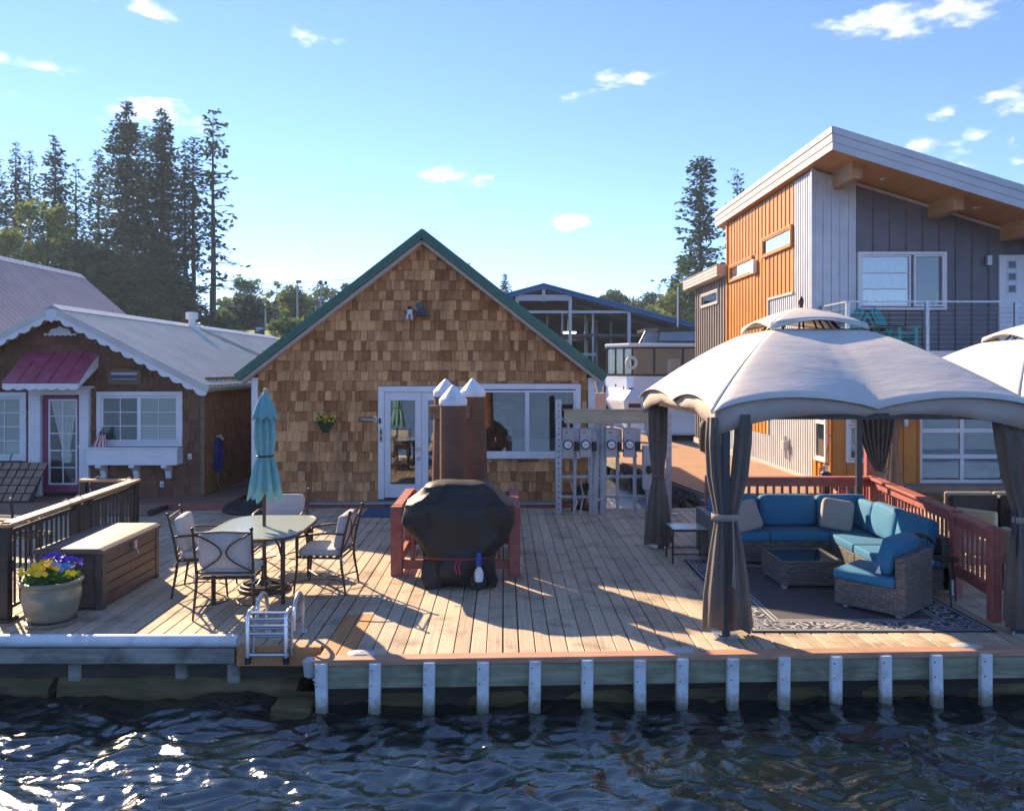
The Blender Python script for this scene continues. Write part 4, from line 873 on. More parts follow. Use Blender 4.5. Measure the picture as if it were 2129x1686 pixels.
def build_far_left():
    h = thing('metal_roof_house', (-15.2, 24, 0), 'far left house with a mauve ribbed metal roof', 'house')
    ribbed_roof(h, (-15.2, 5.85), (-12.0, 3.05), 19.0, 30.0, .3, MT['mauve_roof'], th=.1, rib=.075)
    ribbed_roof(h, (-15.2, 5.85), (-18.4, 3.05), 19.0, 30.0, .3, MT['mauve_roof'], th=.1, rib=.075)
    m = MB(); m.prism([(-15.42, 5.76), (-15.2, 5.93), (-14.98, 5.76), (-15.2, 5.85)], 19, 30.1); m.build('ridge_cap', MT['grey_roof'], h)
    m = MB(); m.prism([(-18, -.5), (-12.4, -.5), (-12.4, 3.3), (-15.2, 5.7), (-18, 3.3)], 19.4, 29.6); m.build('wall', MT['dshingle'], h)
build_far_left()
# ------------------------------------------------------------------ modern metal-clad house on the right
def build_modern():
    xw, yu, yl = 6.96, 18.8, 17.7
    h = thing('modern_house', (8.5, 18.8, 0), 'modern two storey house clad in orange, silver and charcoal metal', 'house')
    XE = 13.4; zb = 2.88
    def ru(x): return 7.02-.31*(x-6.9)
    m = MB(); m.prism([(xw, -.1), (XE, -.1), (XE, ru(XE)), (xw, ru(xw))], yu, 25.9); m.prism([(xw, -.1), (8.82, -.1), (8.82, zb-.12), (xw, zb-.12)], yl, yu-.002)
    m.mm(8.82, XE, yl+1.0, yu-.003, -.1, zb-.12)
    m.build('wall_core', MT['charcoal_metal'], h)
    m = MB(); m.mm(xw, XE, 25.902, 30.3, -.1, 5.4); m.build('annex_core', MT['charcoal_metal'], h)
    # side wall cladding (plane x = xw, run measured back from yu)
    O = (xw, yu, 0); U = (0, 1, 0); NN = (-1, 0, 0)
    def ys(u): return F*xw/(u-CX)
    w1 = (20.05-yu, 22.3-yu, 5.45, 5.98); w2 = (23.2-yu, 25.55-yu, 5.14, 5.66); w3 = (26.9-yu, 29.2-yu, 4.62, 5.1)
    s1, s2, s3, s4 = 20.0-yu, 21.86-yu, 25.9-yu, 30.3-yu
    zt = lambda s: 6.98
    siding(h, O, U, NN, s1, lambda s: 0, zt, .15, MT['silver_metal'], rib=.02, ribw=.06)
    siding(h, O, U, NN, s2, lambda s: 0, lambda s: 4.3, .15, MT['silver_metal'], rib=.02, ribw=.06, start=s1)
    siding(h, O, U, NN, s2, lambda s: 4.36, zt, .30, MT['orange_metal'], [w1], rib=.026, ribw=.03, start=s1)
    siding(h, O, U, NN, s3, lambda s: .8, zt, .30, MT['orange_metal'], [w1, w2], rib=.026, ribw=.03, start=s2)
    siding(h, O, U, NN, s3, lambda s: 0, lambda s: .78, .15, MT['silver_metal'], rib=.02, ribw=.06, start=s2)
    siding(h, O, U, NN, s4, lambda s: 0, lambda s: 5.38, .32, MT['annex_metal'], [w3], rib=.045, ribw=.07, start=s3)
    m = MB(); m.lbox(O, U, NN, (0, 0, 1), s1, s2, 0, .05, 4.30, 4.36); m.lbox(O, U, NN, (0, 0, 1), s2-.03, s2+.03, 0, .052, .8, 4.36); m.lbox(O, U, NN, (0, 0, 1), -1.1, s4, 0, .06, -.12, .06); m.build('trim', MT['fascia_tan'], h)
    m = MB(); m.lbox(O, U, NN, (0, 0, 1), s3-.06, s3+.05, 0, .055, .06, 6.98); m.build('trim', MT['orange_metal'], h)
    m = MB(); m.mm(xw-.05, xw+.02, yu-.05, yu+.02, zb, 7.0); m.build('corner_trim', MT['silver_metal'], h)
    for (a, b, z0, z1), fr in ((w1, 'orange_metal'), (w2, 'orange_metal'), (w3, 'fascia_tan')):
        window(h, Vector(O)+Vector((0, a, z0)), U, NN, b-a, z1-z0, [(.06, b-a-.06, .06, z1-z0-.06, 1, 1, 'blind' if fr == 'orange_metal' and a < 2 else 'dark')], casing=.06, frame=fr, proud=.08)
    c = P(1573, 548, ys(1573)); m = MB(); m.mm(xw-.14, xw-.02, c.y-.15, c.y+.15, c.z-.28, c.z+.1); lb = m.build('vent_hood', MT['white'], h, bevel=.02); m = MB(); m.mm(xw-.145, xw-.141, c.y-.07, c.y+.07, c.z-.18, c.z+.02); m.build('grille', MT['meter_grey'], lb)
    c = P(1640, 925, ys(1640)); m = MB(); m.mm(xw-.16, xw-.02, c.y-.09, c.y+.09, c.z-.1, c.z+.1); mb_ = m.build('meter_box', MT['meter_grey'], h, bevel=.01); m = MB(); m.tube([(xw-.08, c.y, c.z-.1), (xw-.08, c.y, c.z-.3), (xw-.03, c.y, c.z-.32)], .03, 8); m.tube([(xw-.08, c.y, c.z+.1), (xw-.08, c.y, c.z+.22)], .03, 8); m.build('conduit', MT['galv'], mb_)
    # upper front cladding
    O2 = (xw, yu, 0); U2 = (1, 0, 0); N2 = (0, -1, 0); xs = 7.93-xw
    hw = (7.95-xw, 9.93-xw, 3.83, 5.13); hd = (11.1-xw, 12.02-xw, zb, 5.1)
    siding(h, O2, U2, N2, xs, lambda s: zb, lambda s: ru(xw+s)-.02, .19, MT['silver_metal'], rib=.035, ribw=.06, start=.03)
    siding(h, O2, U2, N2, XE-xw, lambda s: zb, lambda s: ru(xw+s)-.02, .37, MT['charcoal_metal'], [hw, hd], rib=.04, ribw=.03, start=xs)
    ww, wh = hw[1]-hw[0], hw[3]-hw[2]
    window(h, (7.95, yu, 3.83), U2, N2, ww, wh, [(.06, 1.18, .08, wh-.07, 1, 3, 'curtain'), (1.25, ww-.06, .08, wh-.07, 1, 1, 'screen')], casing=.06, proud=.085)
    m = MB(); m.mm(7.95+.09, 7.95+1.15, yu-.012, yu-.010, 3.9, 5.05); 
    # upper door with three small lights
    m = MB(); m.mm(11.12, 12.0, yu-.06, yu-.0, zb+.02, 5.06); ud = m.build('door', MT['white'], h, bevel=.005, seg=1)
    for k in range(3):
        z = 4.85-k*.27; m = MB(); m.mm(11.28, 11.50, yu-.075, yu-.061, z-.11, z+.09); q = m.build('door_light', MT['silver_metal'], ud); m = MB(); m.add([(11.31, yu-.077, z-.085), (11.47, yu-.077, z-.085), (11.47, yu-.077, z+.065), (11.31, yu-.077, z+.065)], [(0, 1, 2, 3)]); m.build('pane', M('door_glass%d' % k, (.02, .03, .035), .08), ud)
    c = P(2051, 543, yu); m = MB(); m.mm(c.x-.055, c.x+.055, yu-.14, yu-.04, c.z-.11, c.z+.11); sn = m.build('wall_lamp', MT['galv'], h, bevel=.008); m = MB(); m.mm(c.x-.03, c.x+.03, yu-.143, yu-.1405, c.z-.08, c.z+.08); m.build('lens', MT['lace'], sn)
    # shed roof: fascia, plank soffit, beams, lights
    yo = 17.25; yb = 26.8; xl = 6.82; XR2 = 13.9
    rf_o = Vector((0, 0, 0))
    m = MB(); m.prism([(xl, ru(xl)+.06), (XR2, ru(XR2)+.06), (XR2, ru(XR2)+.40), (xl, ru(xl)+.40)], yo+.02, yb); m.build('roof_deck', MT['fascia_grey'], h)
    for k, (z0, z1, pr) in enumerate(((-.02, .14, .0), (.143, .31, .012), (.313, .46, .03))):
        m = MB(); m.prism([(xl-.02, ru(xl)+z0), (XR2, ru(XR2)+z0), (XR2, ru(XR2)+z1), (xl-.02, ru(xl)+z1)], yo-pr, yo+.02); m.build('fascia_board', MT['fascia_grey'], h)
        m = MB(); m.mm(xl-.03-pr, xl-.002, yo-pr+.002, yb, ru(xl)+z0+.01, ru(xl)+z1-.002); m.build('fascia_board', MT['fascia_tan'], h)
    k = 0; x = xl+.0
    while x < XR2:
        b = min(x+.14, XR2); m = MB(); m.prism([(x, ru(x)-.0+.02), (b-.004, ru(b)+.02), (b-.004, ru(b)+.055), (x, ru(x)+.055)], yo+.021, yb-.02); m.build('soffit_board', MT['soffit_wood'], h); x = b
    for u, v in ((1781, 340), (1991, 402), (2150, 470)):
        x = P(u, v, 17.75).x; m = MB(); m.prism([(x-.11, ru(x-.11)-.33), (x+.11, ru(x-.11)-.33), (x+.11, ru(x+.11)+.018), (x-.11, ru(x-.11)+.018)], 17.7, yu); m.build('roof_beam', MT['beam_wood'], h)
    for u, v in ((1838, 372), (2033, 430)):
        y = 18.1; x = P(u, v, y).x; m = MB(); m.lathe([(.001, .012), (.06, .010), (.075, 0), (.09, -.004), (.092, .01)], 20, (x, y, ru(x)+.012)); m.build('downlight', MT['white'], h, smooth=1)
    m = MB(); m.bar((xw+.4, yu-.03, ru(xw+.4)-.045), (XE, yu-.03, ru(XE)-.045), .05, .06); m.build('wall_trim', MT['fascia_tan'], h)
    # annex roof
    m = MB(); m.mm(6.62, XE, 25.92, 30.8, 5.40, 5.72); ar = m.build('annex_roof', MT['fascia_tan'], h)
    for z in (5.5, 5.61): 
        m = MB(); m.mm(6.612, 6.619, 25.92, 30.8, z-.006, z+.006); m.build('groove', MT['wood_frame'], ar)
    m = MB(); y = 25.95
    while y < 30.8: m.mm(6.60, 8.0, y, y+.07, 5.721, 5.76); y += .2
    m.build('roof_rib', MT['fascia_tan'], ar)
    # lower front: orange bay with tall windows, glazed roll-up door
    U3 = (0, 1, 0)
    siding(h, (xw, yl, 0), U3, NN, yu-yl, lambda s: 0, lambda s: zb-.14, .28, MT['orange_metal'], [(.2, .9, .5, 2.4)], rib=.04, ribw=.03)
    window(h, (xw, yl+.2, .5), U3, NN, .7, 1.9, [(.07, .63, .07, .85, 1, 1, 'dark'), (.07, .63, .86, 1.83, 1, 1, 'blind')], casing=.06, proud=.07)
    siding(h, (xw, yl, 0), U2, N2, 8.82-xw, lambda s: 0, lambda s: zb-.14, .3, MT['orange_metal'], [(.26, 1.12, .52, 2.4)], rib=.04, ribw=.03)
    window(h, (xw+.27, yl, .53), U2, N2, .84, 1.86, [(.07, .77, .07, .78, 1, 1, 'dark'), (.07, .77, .80, 1.79, 1, 1, 'blind')], casing=.06, proud=.07)
    c = P(1878, 872, yl); m = MB(); m.lathe([(.05, -.14), (.055, -.1), (.055, .1), (.03, .13), (.001, .14)], 14, (c.x, yl-.1, c.z)); pl = m.build('porch_lamp', MT['galv'], h, smooth=1)
    gx0, gx1, gz0, gz1 = 8.86, 10.68, .06, 2.35; yg = yl+.15; m = MB()
    m.mm(gx0-.04, gx0+.06, yg-.05, yg+.06, gz0, gz1); m.mm(gx1-.06, gx1+.09, yg-.05, yg+.06, gz0, gz1)
    for z in (gz0, .60, 1.15, 1.70, gz1-.08): m.mm(gx0+.06, gx1-.06, yg-.03, yg+.03, z, z+.09)
    m.mm((gx0+gx1)/2-.04, (gx0+gx1)/2+.04, yg-.032, yg+.028, gz0, gz1); gd = m.build('glazed_door', MT['white'], h, bevel=.005, seg=1)
    for i in range(2):
        for j in range(4):
            z0 = (gz0, .60, 1.15, 1.70)[j]+.09; z1 = (.60, 1.15, 1.70, gz1-.08)[j]; x0 = (gx0+.06, (gx0+gx1)/2+.04)[i]; x1 = ((gx0+gx1)/2-.04, gx1-.06)[i]
            m = MB(); m.add([(x0, yg, z0), (x1, yg, z0), (x1, yg, z1), (x0, yg, z1)], [(0, 1, 2, 3)]); m.build('pane', MT['glass'], gd)
    m = MB(); m.mm(8.83, XE, yl+.1, yl+.99, -.1, .02); m.mm(9.0, 10.6, yl+.55, yl+.95, .02, .55); m.mm(9.1, 9.9, yl+.5, yl+.9, .55, .7); m.build('interior_bench', MT['room'], h, bevel=.02)
    m = MB(); m.mm(10.68, XE, yl, yl+.12, 0, zb-.14); m.mm(8.82, XE, yl+.02, yl+.2, 2.36, zb-.14); m.build('lower_wall', MT['orange_metal'], h)
    m = MB(); m.mm(8.3, 11.2, yl-.5, yl-.02, -.02, .10); m.build('door_step', MT['ramp_brown'], h)
    # balcony with cable rail
    m = MB(); m.mm(7.0, XE, 17.2, yu-.005, zb-.13, zb); m.build('balcony_floor', MT['fascia_grey'], h)
    br = thing_part(h, 'x'); m = MB(); yr, zr = 17.3, 3.90
    posts = (7.12, 8.76, 10.6, 12.4)
    for x in posts: m.mm(x-.035, x+.035, yr-.035, yr+.035, zb, zr-.02)
    m.mm(7.09, XE, yr-.03, yr+.03, zr-.02, zr+.015); m.mm(7.09, 7.15, yr, yu-.02, zr-.02, zr+.014); m.mm(7.085, 7.155, 18.6, 18.67, zb, zr-.021); rl = m.build('balcony_rail', MT['galv'], h)
    for k in range(9):
        z = zb+.09+k*.1; m = MB(); m.tube([(7.12, yr, z), (XE, yr, z)], .005, 5); m.tube([(7.12, yr, z), (7.12, yu, z)], .005, 5); m.build('cable', MT['galv'], rl)
build_modern()
def adirondack(loc, rz, label):
    t = thing('adirondack_chair', loc, label, 'chair', rz, 'teal chairs on the balcony'); mt = MT['teal']
    # local axes: faces -y
    def bl(name, *a, **k):
        m = MB(); m.bar(*a, **k); return m.build(name, mt, t, world=False, bevel=.004, seg=1)
    for s in (-1, 1):
        bl('leg', (s*.27, -.34, 0), (s*.27, -.34, .52), .03, .09); bl('leg', (s*.27, .35, 0), (s*.27, -.36, .36), .025, .11)
        m = MB(); m.prism([(-.40, -.075), (.28, -.06), (.34, 0), (.28, .06), (-.40, .075), (-.45, .0)], .53, .555, U=(0, 1, 0), V=(1, 0, 0), D=(0, 0, 1), o=(s*.31, 0, 0)); m.build('arm', mt, t, world=False)
        bl('back_post', (s*.27, .28, .0), (s*.27, .28, .53), .03, .07)
    for k in range(6): y = -.36+k*.085; m = MB(); m.mm(-.28, .28, y, y+.078, .375-k*.034, .395-k*.034); m.build('seat_slat', mt, t, world=False)
    for k in range(5):
        x = (k-2)*.105; top = .98-.035*(k-2)**2*1.0; a = Vector((x*.8, .12, .2)); b = Vector((x*1.12, .48, top)); bl('back_slat', a, b, .09, .018, up=(0, -1, .3))
    bl('back_rail', (-.28, .33, .52), (.28, .33, .52), .03, .06)
    return t
adirondack((8.42, 18.05, 2.88), R(28), 'teal adirondack chair beside the balcony rail post')
adirondack((7.42, 18.3, 2.88), R(-70), 'teal adirondack chair at the balcony corner behind the gazebo top')
t = thing('balcony_table', (8.05, 17.75, 2.88), 'low black table between the teal balcony chairs', 'table')
m = MB(); m.lathe([(.001, .50), (.42, .50), (.43, .515), (.42, .53), (.001, .53)], 24, (0, 0, 0)); m.build('top', MT['black'], t, world=False, smooth=1)
for a in range(3):
    m = MB(); m.tube([(.03*math.cos(a*2.1), .03*math.sin(a*2.1), .5), (.1*math.cos(a*2.1), .1*math.sin(a*2.1), .3), (.3*math.cos(a*2.1), .3*math.sin(a*2.1), 0)], .018, 8); m.build('leg', MT['black'], t, world=False, smooth=1)
# pump sprayer by the orange wall, walkway
c = Vector((P(1716, 0, 16.9).x, 16.9, 0)); t = thing('black_canister', c, 'black canister with a metal neck before the orange bay', 'canister')
m = MB(); m.lathe([(.10, 0), (.125, .02), (.13, .3), (.12, .38), (.07, .44), (.001, .45)], 18, c); m.build('body', MT['black'], t, smooth=1)
m = MB(); m.lathe([(.05, .44), (.05, .52), (.06, .53), (.06, .56), (.001, .57)], 14, c); m.build('neck', MT['chrome'], t, smooth=1)
m = MB(); m.tube([c+Vector((-.05, 0, .5)), c+Vector((-.12, 0, .52)), c+Vector((-.12, 0, .4)), c+Vector((-.1, 0, .36))], .012, 8); m.tube([c+Vector((0, 0, .55)), c+Vector((.02, 0, .8)), c+Vector((.08, 0, 1.05)), c+Vector((.07, 0, 1.2)), c+Vector((.1, 0, 1.15))], .012, 6); m.build('handle', MT['red_stain'], t, smooth=1)
def build_walk():
    o = thing('walkway', (5, 22, 0), 'tan gritty floating walkway between the houses', None); o['kind'] = 'structure'
    m = MB(); pl = [(4.05, 16.9), (6.93, 16.9), (6.93, 22), (6.4, 25.0), (5.6, 30), (4.62, 39.5), (1.6, 39.5), (2.97, 23.9)]
    m.prism(pl, -.06, -.0, U=(1, 0, 0), V=(0, 1, 0), D=(0, 0, 1)); m.build('surface', MT['walk'], o)
    m = MB()
    for a, b in (((4.05, 16.9), (2.97, 23.9)), ((2.97, 23.9), (1.6, 39.5)), ((6.93, 16.9), (4.05, 16.9))): m.bar((a[0], a[1], -.14), (b[0], b[1], -.14), .08, .2)
    m.build('edge_beam', MT['old_beam'], o)
    m = MB()
    for k in range(9):
        y = 17.3+k*.9; x = 4.15-(y-16.9)*.154; m.tube([(x, y, -.1), (x, y+.45, -.5)], .02, 6); m.tube([(x, y+.9, -.1), (x, y+.45, -.5)], .02, 6); m.tube([(x, y, -.1), (x, y, -.55)], .018, 6)
    m.build('truss', MT['galv'], o)
    m = MB(); m.mm(3.95, 4.3, 15.5, 16.85, -.4, -.1); m.build('support_block', MT['old_beam'], o)
    f = thing('boat_fender', (6.1, 25.2, 0), 'black boat fender standing on the walkway edge', 'fender'); m = MB(); c = Vector((6.05, 25.0, 0))
    m.lathe([(.05, .02), (.16, .06), (.2, .2), (.2, .75), (.16, .9), (.08, .98), (.09, 1.15), (.05, 1.2), (.001, 1.21)], 16, c); m.build('body', MT['rubber'], f, smooth=1)
    m = MB(); m.tube([c+Vector((0, 0, 1.2)), c+Vector((0, .05, 1.3)), c+Vector((.04, .05, 1.2))], .02, 6); m.build('rope_loop', MT['rope'], f, smooth=1)
build_walk()
# ------------------------------------------------------------------ steel pilings, red guard rail, covered grill
def build_pilings():
    for k, (u, vt, vb, Y, d, lean, lab) in enumerate(((942, 800, 841, 10.45, .335, (0, 0), 'front rusty steel piling with white cone cap, between the other two'), (927, 787, 823, 11.3, .325, (-.05, .0), 'rear left rusty steel piling with white cone cap'), (983, 786, 823, 11.3, .325, (.075, .0), 'rear right rusty steel piling with white cone cap'))):
        a = P(u, vt, Y); b = P(u, vb, Y); r = d/2
        t = thing('steel_piling', (a.x+lean[0], Y, 0), lab, 'piling', group='steel pilings behind the grill')
        m = MB(); m.tube([(a.x+lean[0]*1.8, Y, -1.0), (a.x+lean[0], Y, 0), (a.x, Y, b.z+.02)], [r*1.02, r*1.0, r*.98], 32); m.build('pile', MT['rust'], t, smooth=1)
        m = MB(); c = Vector((a.x, Y, b.z)); hh = a.z-b.z
        m.lathe([(r*1.04, -.01), (r*1.06, .0), (r*1.06, .06), (r*.99, .075), (r*.12, hh-.012), (r*.04, hh), (.001, hh)], 32, c, cap=False); m.build('cone_cap', MT['white_plastic'], t, smooth=1, ang=50)
        if k:
            s = -1 if k == 1 else 1; x = a.x+s*(-.10 if k == 2 else .14); z = P(0, 856, Y).z
            m = MB(); m.mm(x-.07, x+.07, Y-r-.03, Y-r+.1, z-.09, z+.09); m.build('wood_block', MT['wood_frame'], t, bevel=.01)
build_pilings()
def build_guard():
    x0, x1, y0, y1, hh = -1.29, .14, 10.18, 11.62, .84; g = thing('guard_rail', ((x0+x1)/2, y0, 0), 'red stained wooden guard rail round the pilings', 'railing'); mt = MT['red_stain']
    def bx(n, *a): m = MB(); m.mm(*a); return m.build(n, mt, g, bevel=.006, seg=1)
    for x in (x0, x1):
        for y in (y0, y1): bx('post', x-.07, x+.07, y-.07, y+.07, 0, hh)
    for y in (y0, y1): bx('rail', x0+.07, x1-.07, y-.03, y+.03, hh-.13, hh-.03); bx('rail', x0+.07, x1-.07, y-.03, y+.03, .08, .19)
    for x in (x0, x1): bx('rail', x-.06, x+.06, y0+.07, y1-.07, hh-.04, hh+.005); bx('rail', x-.03, x+.03, y0+.07, y1-.07, .08, .19)
    for k in range(6):
        x = x0+.19+k*(x1-x0-.38)/5; bx('baluster', x-.022, x+.022, y0-.022, y0+.022, .19, hh-.13); bx('baluster', x-.022, x+.022, y1-.022, y1+.022, .19, hh-.13)
    m = MB(); m.mm(x1+.071, x1+.09, y0-.02, y0+.02, .02, .22); m.cyl((x1+.08, y0-.03, .12), (x1+.14, y0-.05, .12), .012); m.build('latch', MT['chrome'], g)
build_guard()
def build_grill():
    c = Vector((-.54, 9.72, 0)); t = thing('covered_grill', c, 'barbecue grill under a black fitted cover with red drawstring', 'grill')
    prof = [(.03, .40, .28, .03), (.12, .41, .29, .035), (.30, .42, .30, .03), (.37, .41, .295, .01), (.42, .44, .305, .02), (.58, .545, .315, .025), (.74, .625, .32, .02), (.90, .63, .32, .008), (.945, .625, .315, .01), (.985, .58, .305, .015), (1.06, .47, .29, .02), (1.13, .41, .26, .02), (1.185, .35, .20, .012), (1.21, .25, .12, .006), (1.214, .02, .01, 0)]
    n = 120; rings = []; rr = random.Random(3); pr2 = []
    for p_, q_ in zip(prof, prof[1:]): pr2 += [p_, tuple((a+b)/2 for a, b in zip(p_, q_))]
    prof = pr2+[prof[-1]]
    for z, a, b, wv in prof:
        ring = []
        for k in range(n):
            th = 2*math.pi*k/n; e = .42 if z < 1.0 else .55
            cx, sx = math.cos(th), math.sin(th); x = a*math.copysign(abs(cx)**e, cx); y = b*math.copysign(abs(sx)**e, sx)
            rg = lambda s_: 1-2*abs(noise.noise(s_)); ns = (rg(Vector((x*2.6+z*1.5, y*2.6, z*2.2-x)))*1.0+rg(Vector((x*6-z*4, y*6, z*3+x*3)))*.45)*(wv*1.5+.02)*(1 if z < 1.15 else .4)
            f = 1+wv*math.sin(th*11+z*2)*(.8 if z < .5 else .25); dz = noise.noise(Vector((x*4, y*4, 9)))*(.045 if .9 < z < 1.1 else .02)*(1 if z < 1.2 else .3)
            if z < .05: dz += .03*math.sin(th*4+1)
            ring.append(c+Vector((x*f+ns, y*f+ns, z+dz)))
        rings.append(ring)
    m = MB(); m.loft(rings, cap=False); o = m.build('cover', MT['black_cover'], t, smooth=1, ang=34)
    m = MB()
    m.tube([c+Vector((-.38+.76*k/12, -.325+.012*math.cos(k*1.1)-.01, .385-.012*math.sin(math.pi*k/12))) for k in range(13)], .007, 6)
    for dx, l in ((.03, .16), (.07, .17)): m.tube([c+Vector((dx, -.345, .375)), c+Vector((dx-.03, -.36, .3)), c+Vector((dx-.01, -.365, .375-l))], [.008, .011, .009], 6)
    m.build('drawstring', M('string_red', (.30, .03, .06), .8), t, smooth=1)
    for s in (1,):
        m = MB(); m.lathe([(.02, -.03), (.09, -.028), (.10, -.01), (.10, .01), (.09, .028), (.02, .03)], 20, (0, 0, 0))
        for v in m.v: v.x, v.y, v.z = v.x+c.x+.25*s, v.z+c.y-.24, v.y+.101
        m.build('wheel', MT['rubber'], t, smooth=1)
    b = Vector((c.x+.27, c.y-.37, .30)); t2 = thing('spray_bottle', b, 'blue and white spray bottle hanging on the grill cover', 'bottle')
    m = MB(); m.lathe([(.001, -.17), (.042, -.165), (.05, -.12), (.05, -.06), (.03, -.02), (.012, 0), (.012, .01)], 14, b); m.build('body', MT['white_plastic'], t2, smooth=1)
    m = MB(); m.lathe([(.016, .0), (.034, .01), (.036, .09), (.03, .14), (.02, .16), (.001, .165)], 12, b); m.build('head', M('bottle_blue', (.02, .05, .28), .4), t2, smooth=1)
build_grill()
# ------------------------------------------------------------------ electric meter rack
def build_rack():
    Y = 14.5
    t = thing('meter_rack', (P(1265, 0, Y).x, Y, 0), 'galvanised rack with a timber beam carrying electric meters and conduits', 'meter rack')
    def X(u, y=Y): return P(u, 0, y).x
    def Zc(v, y=Y): return P(0, v, y).z
    m = MB(); x = X(1161); m.mm(x-.05, x+.05, Y-.05, Y-.044, 0, 1.98); m.mm(x-.05, x-.044, Y-.044, Y+.05, 0, 1.98); m.mm(x+.044, x+.05, Y-.044, Y+.05, 0, 1.98); p = m.build('post', MT['galv'], t)
    m = MB()
    for k in range(19): m.cyl((x, Y-.0505, .08+k*.1), (x, Y-.053, .08+k*.1), .014, 8)
    m.build('slot', MT['black'], p)
    m = MB(); x2 = X(1390); m.mm(x2-.05, x2+.05, Y-.02, Y-.012, 0, 1.9); m.bar((x2+.02, Y-.03, .02), (x2-.45, Y+.02, 1.95), .09, .012, up=(0, -1, 0)); m.bar((x2-.1, Y-.1, .012), (x2+.16, Y-.1, .012), .1, .02); m.build('post', MT['galv'], t)
    m = MB(); m.mm(X(1173), X(1356), Y-.06, Y+.03, Zc(880), Zc(853)); m.mm(X(1170), X(1358), Y-.075, Y+.045, Zc(853)+.001, Zc(853)+.02); m.build('beam', MT['beam_tan'], t, bevel=.004, seg=1)
    for v in (992, 1034, 938):
        m = MB(); m.mm(X(1166), X(1358), Y+.05, Y+.09, Zc(v)-.02, Zc(v)+.025); m.build('cross_rail', MT['galv'], t)
    for u, r in ((1195, .03), (1229, .036), (1243, .055), (1254, .062), (1284, .03), (1320, .032)):
        m = MB(); x = X(u); xb = x-(.05 if u == 1243 else 0); zt = Zc(880)-.005 if u in (1243, 1254) else Zc(935); m.tube([(xb, Y+.02, -.1), (x, Y+.02, zt)], r, 12)
        for z in (.25, .62, 1.0): m.tube([(x, Y+.02, z-.02), (x, Y+.02, z+.02)], r+.012, 12)
        m.build('conduit', MT['conduit'], t, smooth=1)
    for u, v in ((1181, 880), (1272, 880), (1308, 880), (1343, 880)):
        m = MB(); m.tube([(X(u), Y-.02, Zc(889)-.05), (X(u), Y-.02, Zc(880))], .028, 10)
        if u == 1343: m.tube([(X(u), Y-.02, Zc(882)), (X(1348), Y-.02, Zc(900)), (X(1353), Y-.02, Zc(925))], .032, 10)
        m.build('conduit', MT['conduit'], t, smooth=1)
    for ua, ub, us in ((1168.5, 1191.5, 1204), (1204.5, 1228, 1239), (1258, 1281, 1291.5), (1295, 1318, 1330)):
        m = MB(); xa, xb = X(ua), X(ub); y0 = Y-.13; m.mm(xa, xb, y0, Y-.0, Zc(949), Zc(891)); b = m.build('meter_box', MT['meter_grey'], t, bevel=.006, seg=1)
        m = MB(); m.mm(xa-.005, xb+.005, y0-.01, Y, Zc(891)+.001, Zc(889)); m.mm(xb+.003, X(us), Y-.09, Y, Zc(917), Zc(891)); m.build('breaker_box', MT['conduit'], b, bevel=.004, seg=1)
        m = MB(); m.mm(xb+.006, X(us)-.004, Y-.12, Y, Zc(935), Zc(918)); m.build('plug', MT['black'], b, bevel=.006)
        xc, zc = X(ua+11), Zc(923); m = MB(); ring = lambda r, y: [Vector((xc+r*math.cos(a), y, zc+r*math.sin(a))) for a in [2*math.pi*k/28 for k in range(28)]]
        m.loft([ring(.082, y0), ring(.082, y0-.035), ring(.066, y0-.035), ring(.066, y0-.02)], cap=False); m.build('ring', MT['iron'], b, smooth=1)
        m = MB(); m.loft([ring(.066, y0-.02), ring(.064, y0-.06), ring(.05, y0-.075), ring(.002, y0-.078)], cap=False); m.build('dial', MT['dial'], b, smooth=1)
        m = MB(); m.mm(xc-.03, xc+.03, y0-.0795, y0-.0775, zc-.008, zc+.018); m.build('register', MT['conduit'], b)
        m = MB(); m.mm(xa+.05, xa+.09, y0-.002, y0, Zc(899), Zc(897)); m.build('label', MT['black'], b)
    # shore power pedestal, loose cables
    ua, ub = X(1334), X(1362); p = thing('power_pedestal', ((ua+ub)/2, Y-.1, 0), 'grey shore power pedestal with black sockets by the rack end', 'power pedestal')
    m = MB(); m.mm(ua, ub, Y-.18, Y-.02, Zc(1016), Zc(925)); pb = m.build('cabinet', MT['conduit'], p, bevel=.02)
    for u, w_ in ((1345, .055), (1358, .03)):
        m = MB(); m.lathe([(w_, 0), (w_, .02), (.001, .02)], 18, (0, 0, 0))
        for v in m.v: v.x, v.y, v.z = X(u)+v.x, Y-.18-v.z, Zc(974)+v.y*1.35
        m.build('socket', MT['black'], pb, smooth=1)
    m = MB(); m.mm(X(1349), X(1360), Y-.20, Y-.18, Zc(957), Zc(938)); m.build('meter_window', MT['dial'], pb, bevel=.01); m = MB(); m.mm(ua+.05, ub-.05, Y-.15, Y-.05, -.02, Zc(1016)); m.build('foot', MT['galv'], p)
    cb = thing('power_cable', (X(1200), Y+.3, 0), 'coiled black power cable on the dock edge behind the meter rack', 'cable'); m = MB()
    for k in range(5):
        r = .2+.02*k; m.tube([(X(1228)+r*math.cos(a), Y+.33+.03*k, .2+r*math.sin(a)*.9) for a in [2*math.pi*j/22 for j in range(22)]], .016, 6, loop=True)
    m.tube([(X(1190), Y+.2, .0), (X(1200), Y+.15, .25), (X(1215), Y+.2, .1), (X(1225), Y+.2, .5)], .014, 6); m.build('coil', MT['rubber'], cb, smooth=1)
    m = MB(); m.tube([(X(1187), Y+.12, .55), (X(1192), Y+.1, .4), (X(1200), Y-.02, .2), (X(1190), Y-.06, .03), (X(1205), Y-.08, .01), (X(1214), Y+.1, .3), (X(1208), Y+.13, .55)], .012, 6); m.build('white_lead', MT['rope'], cb, smooth=1)
build_rack()
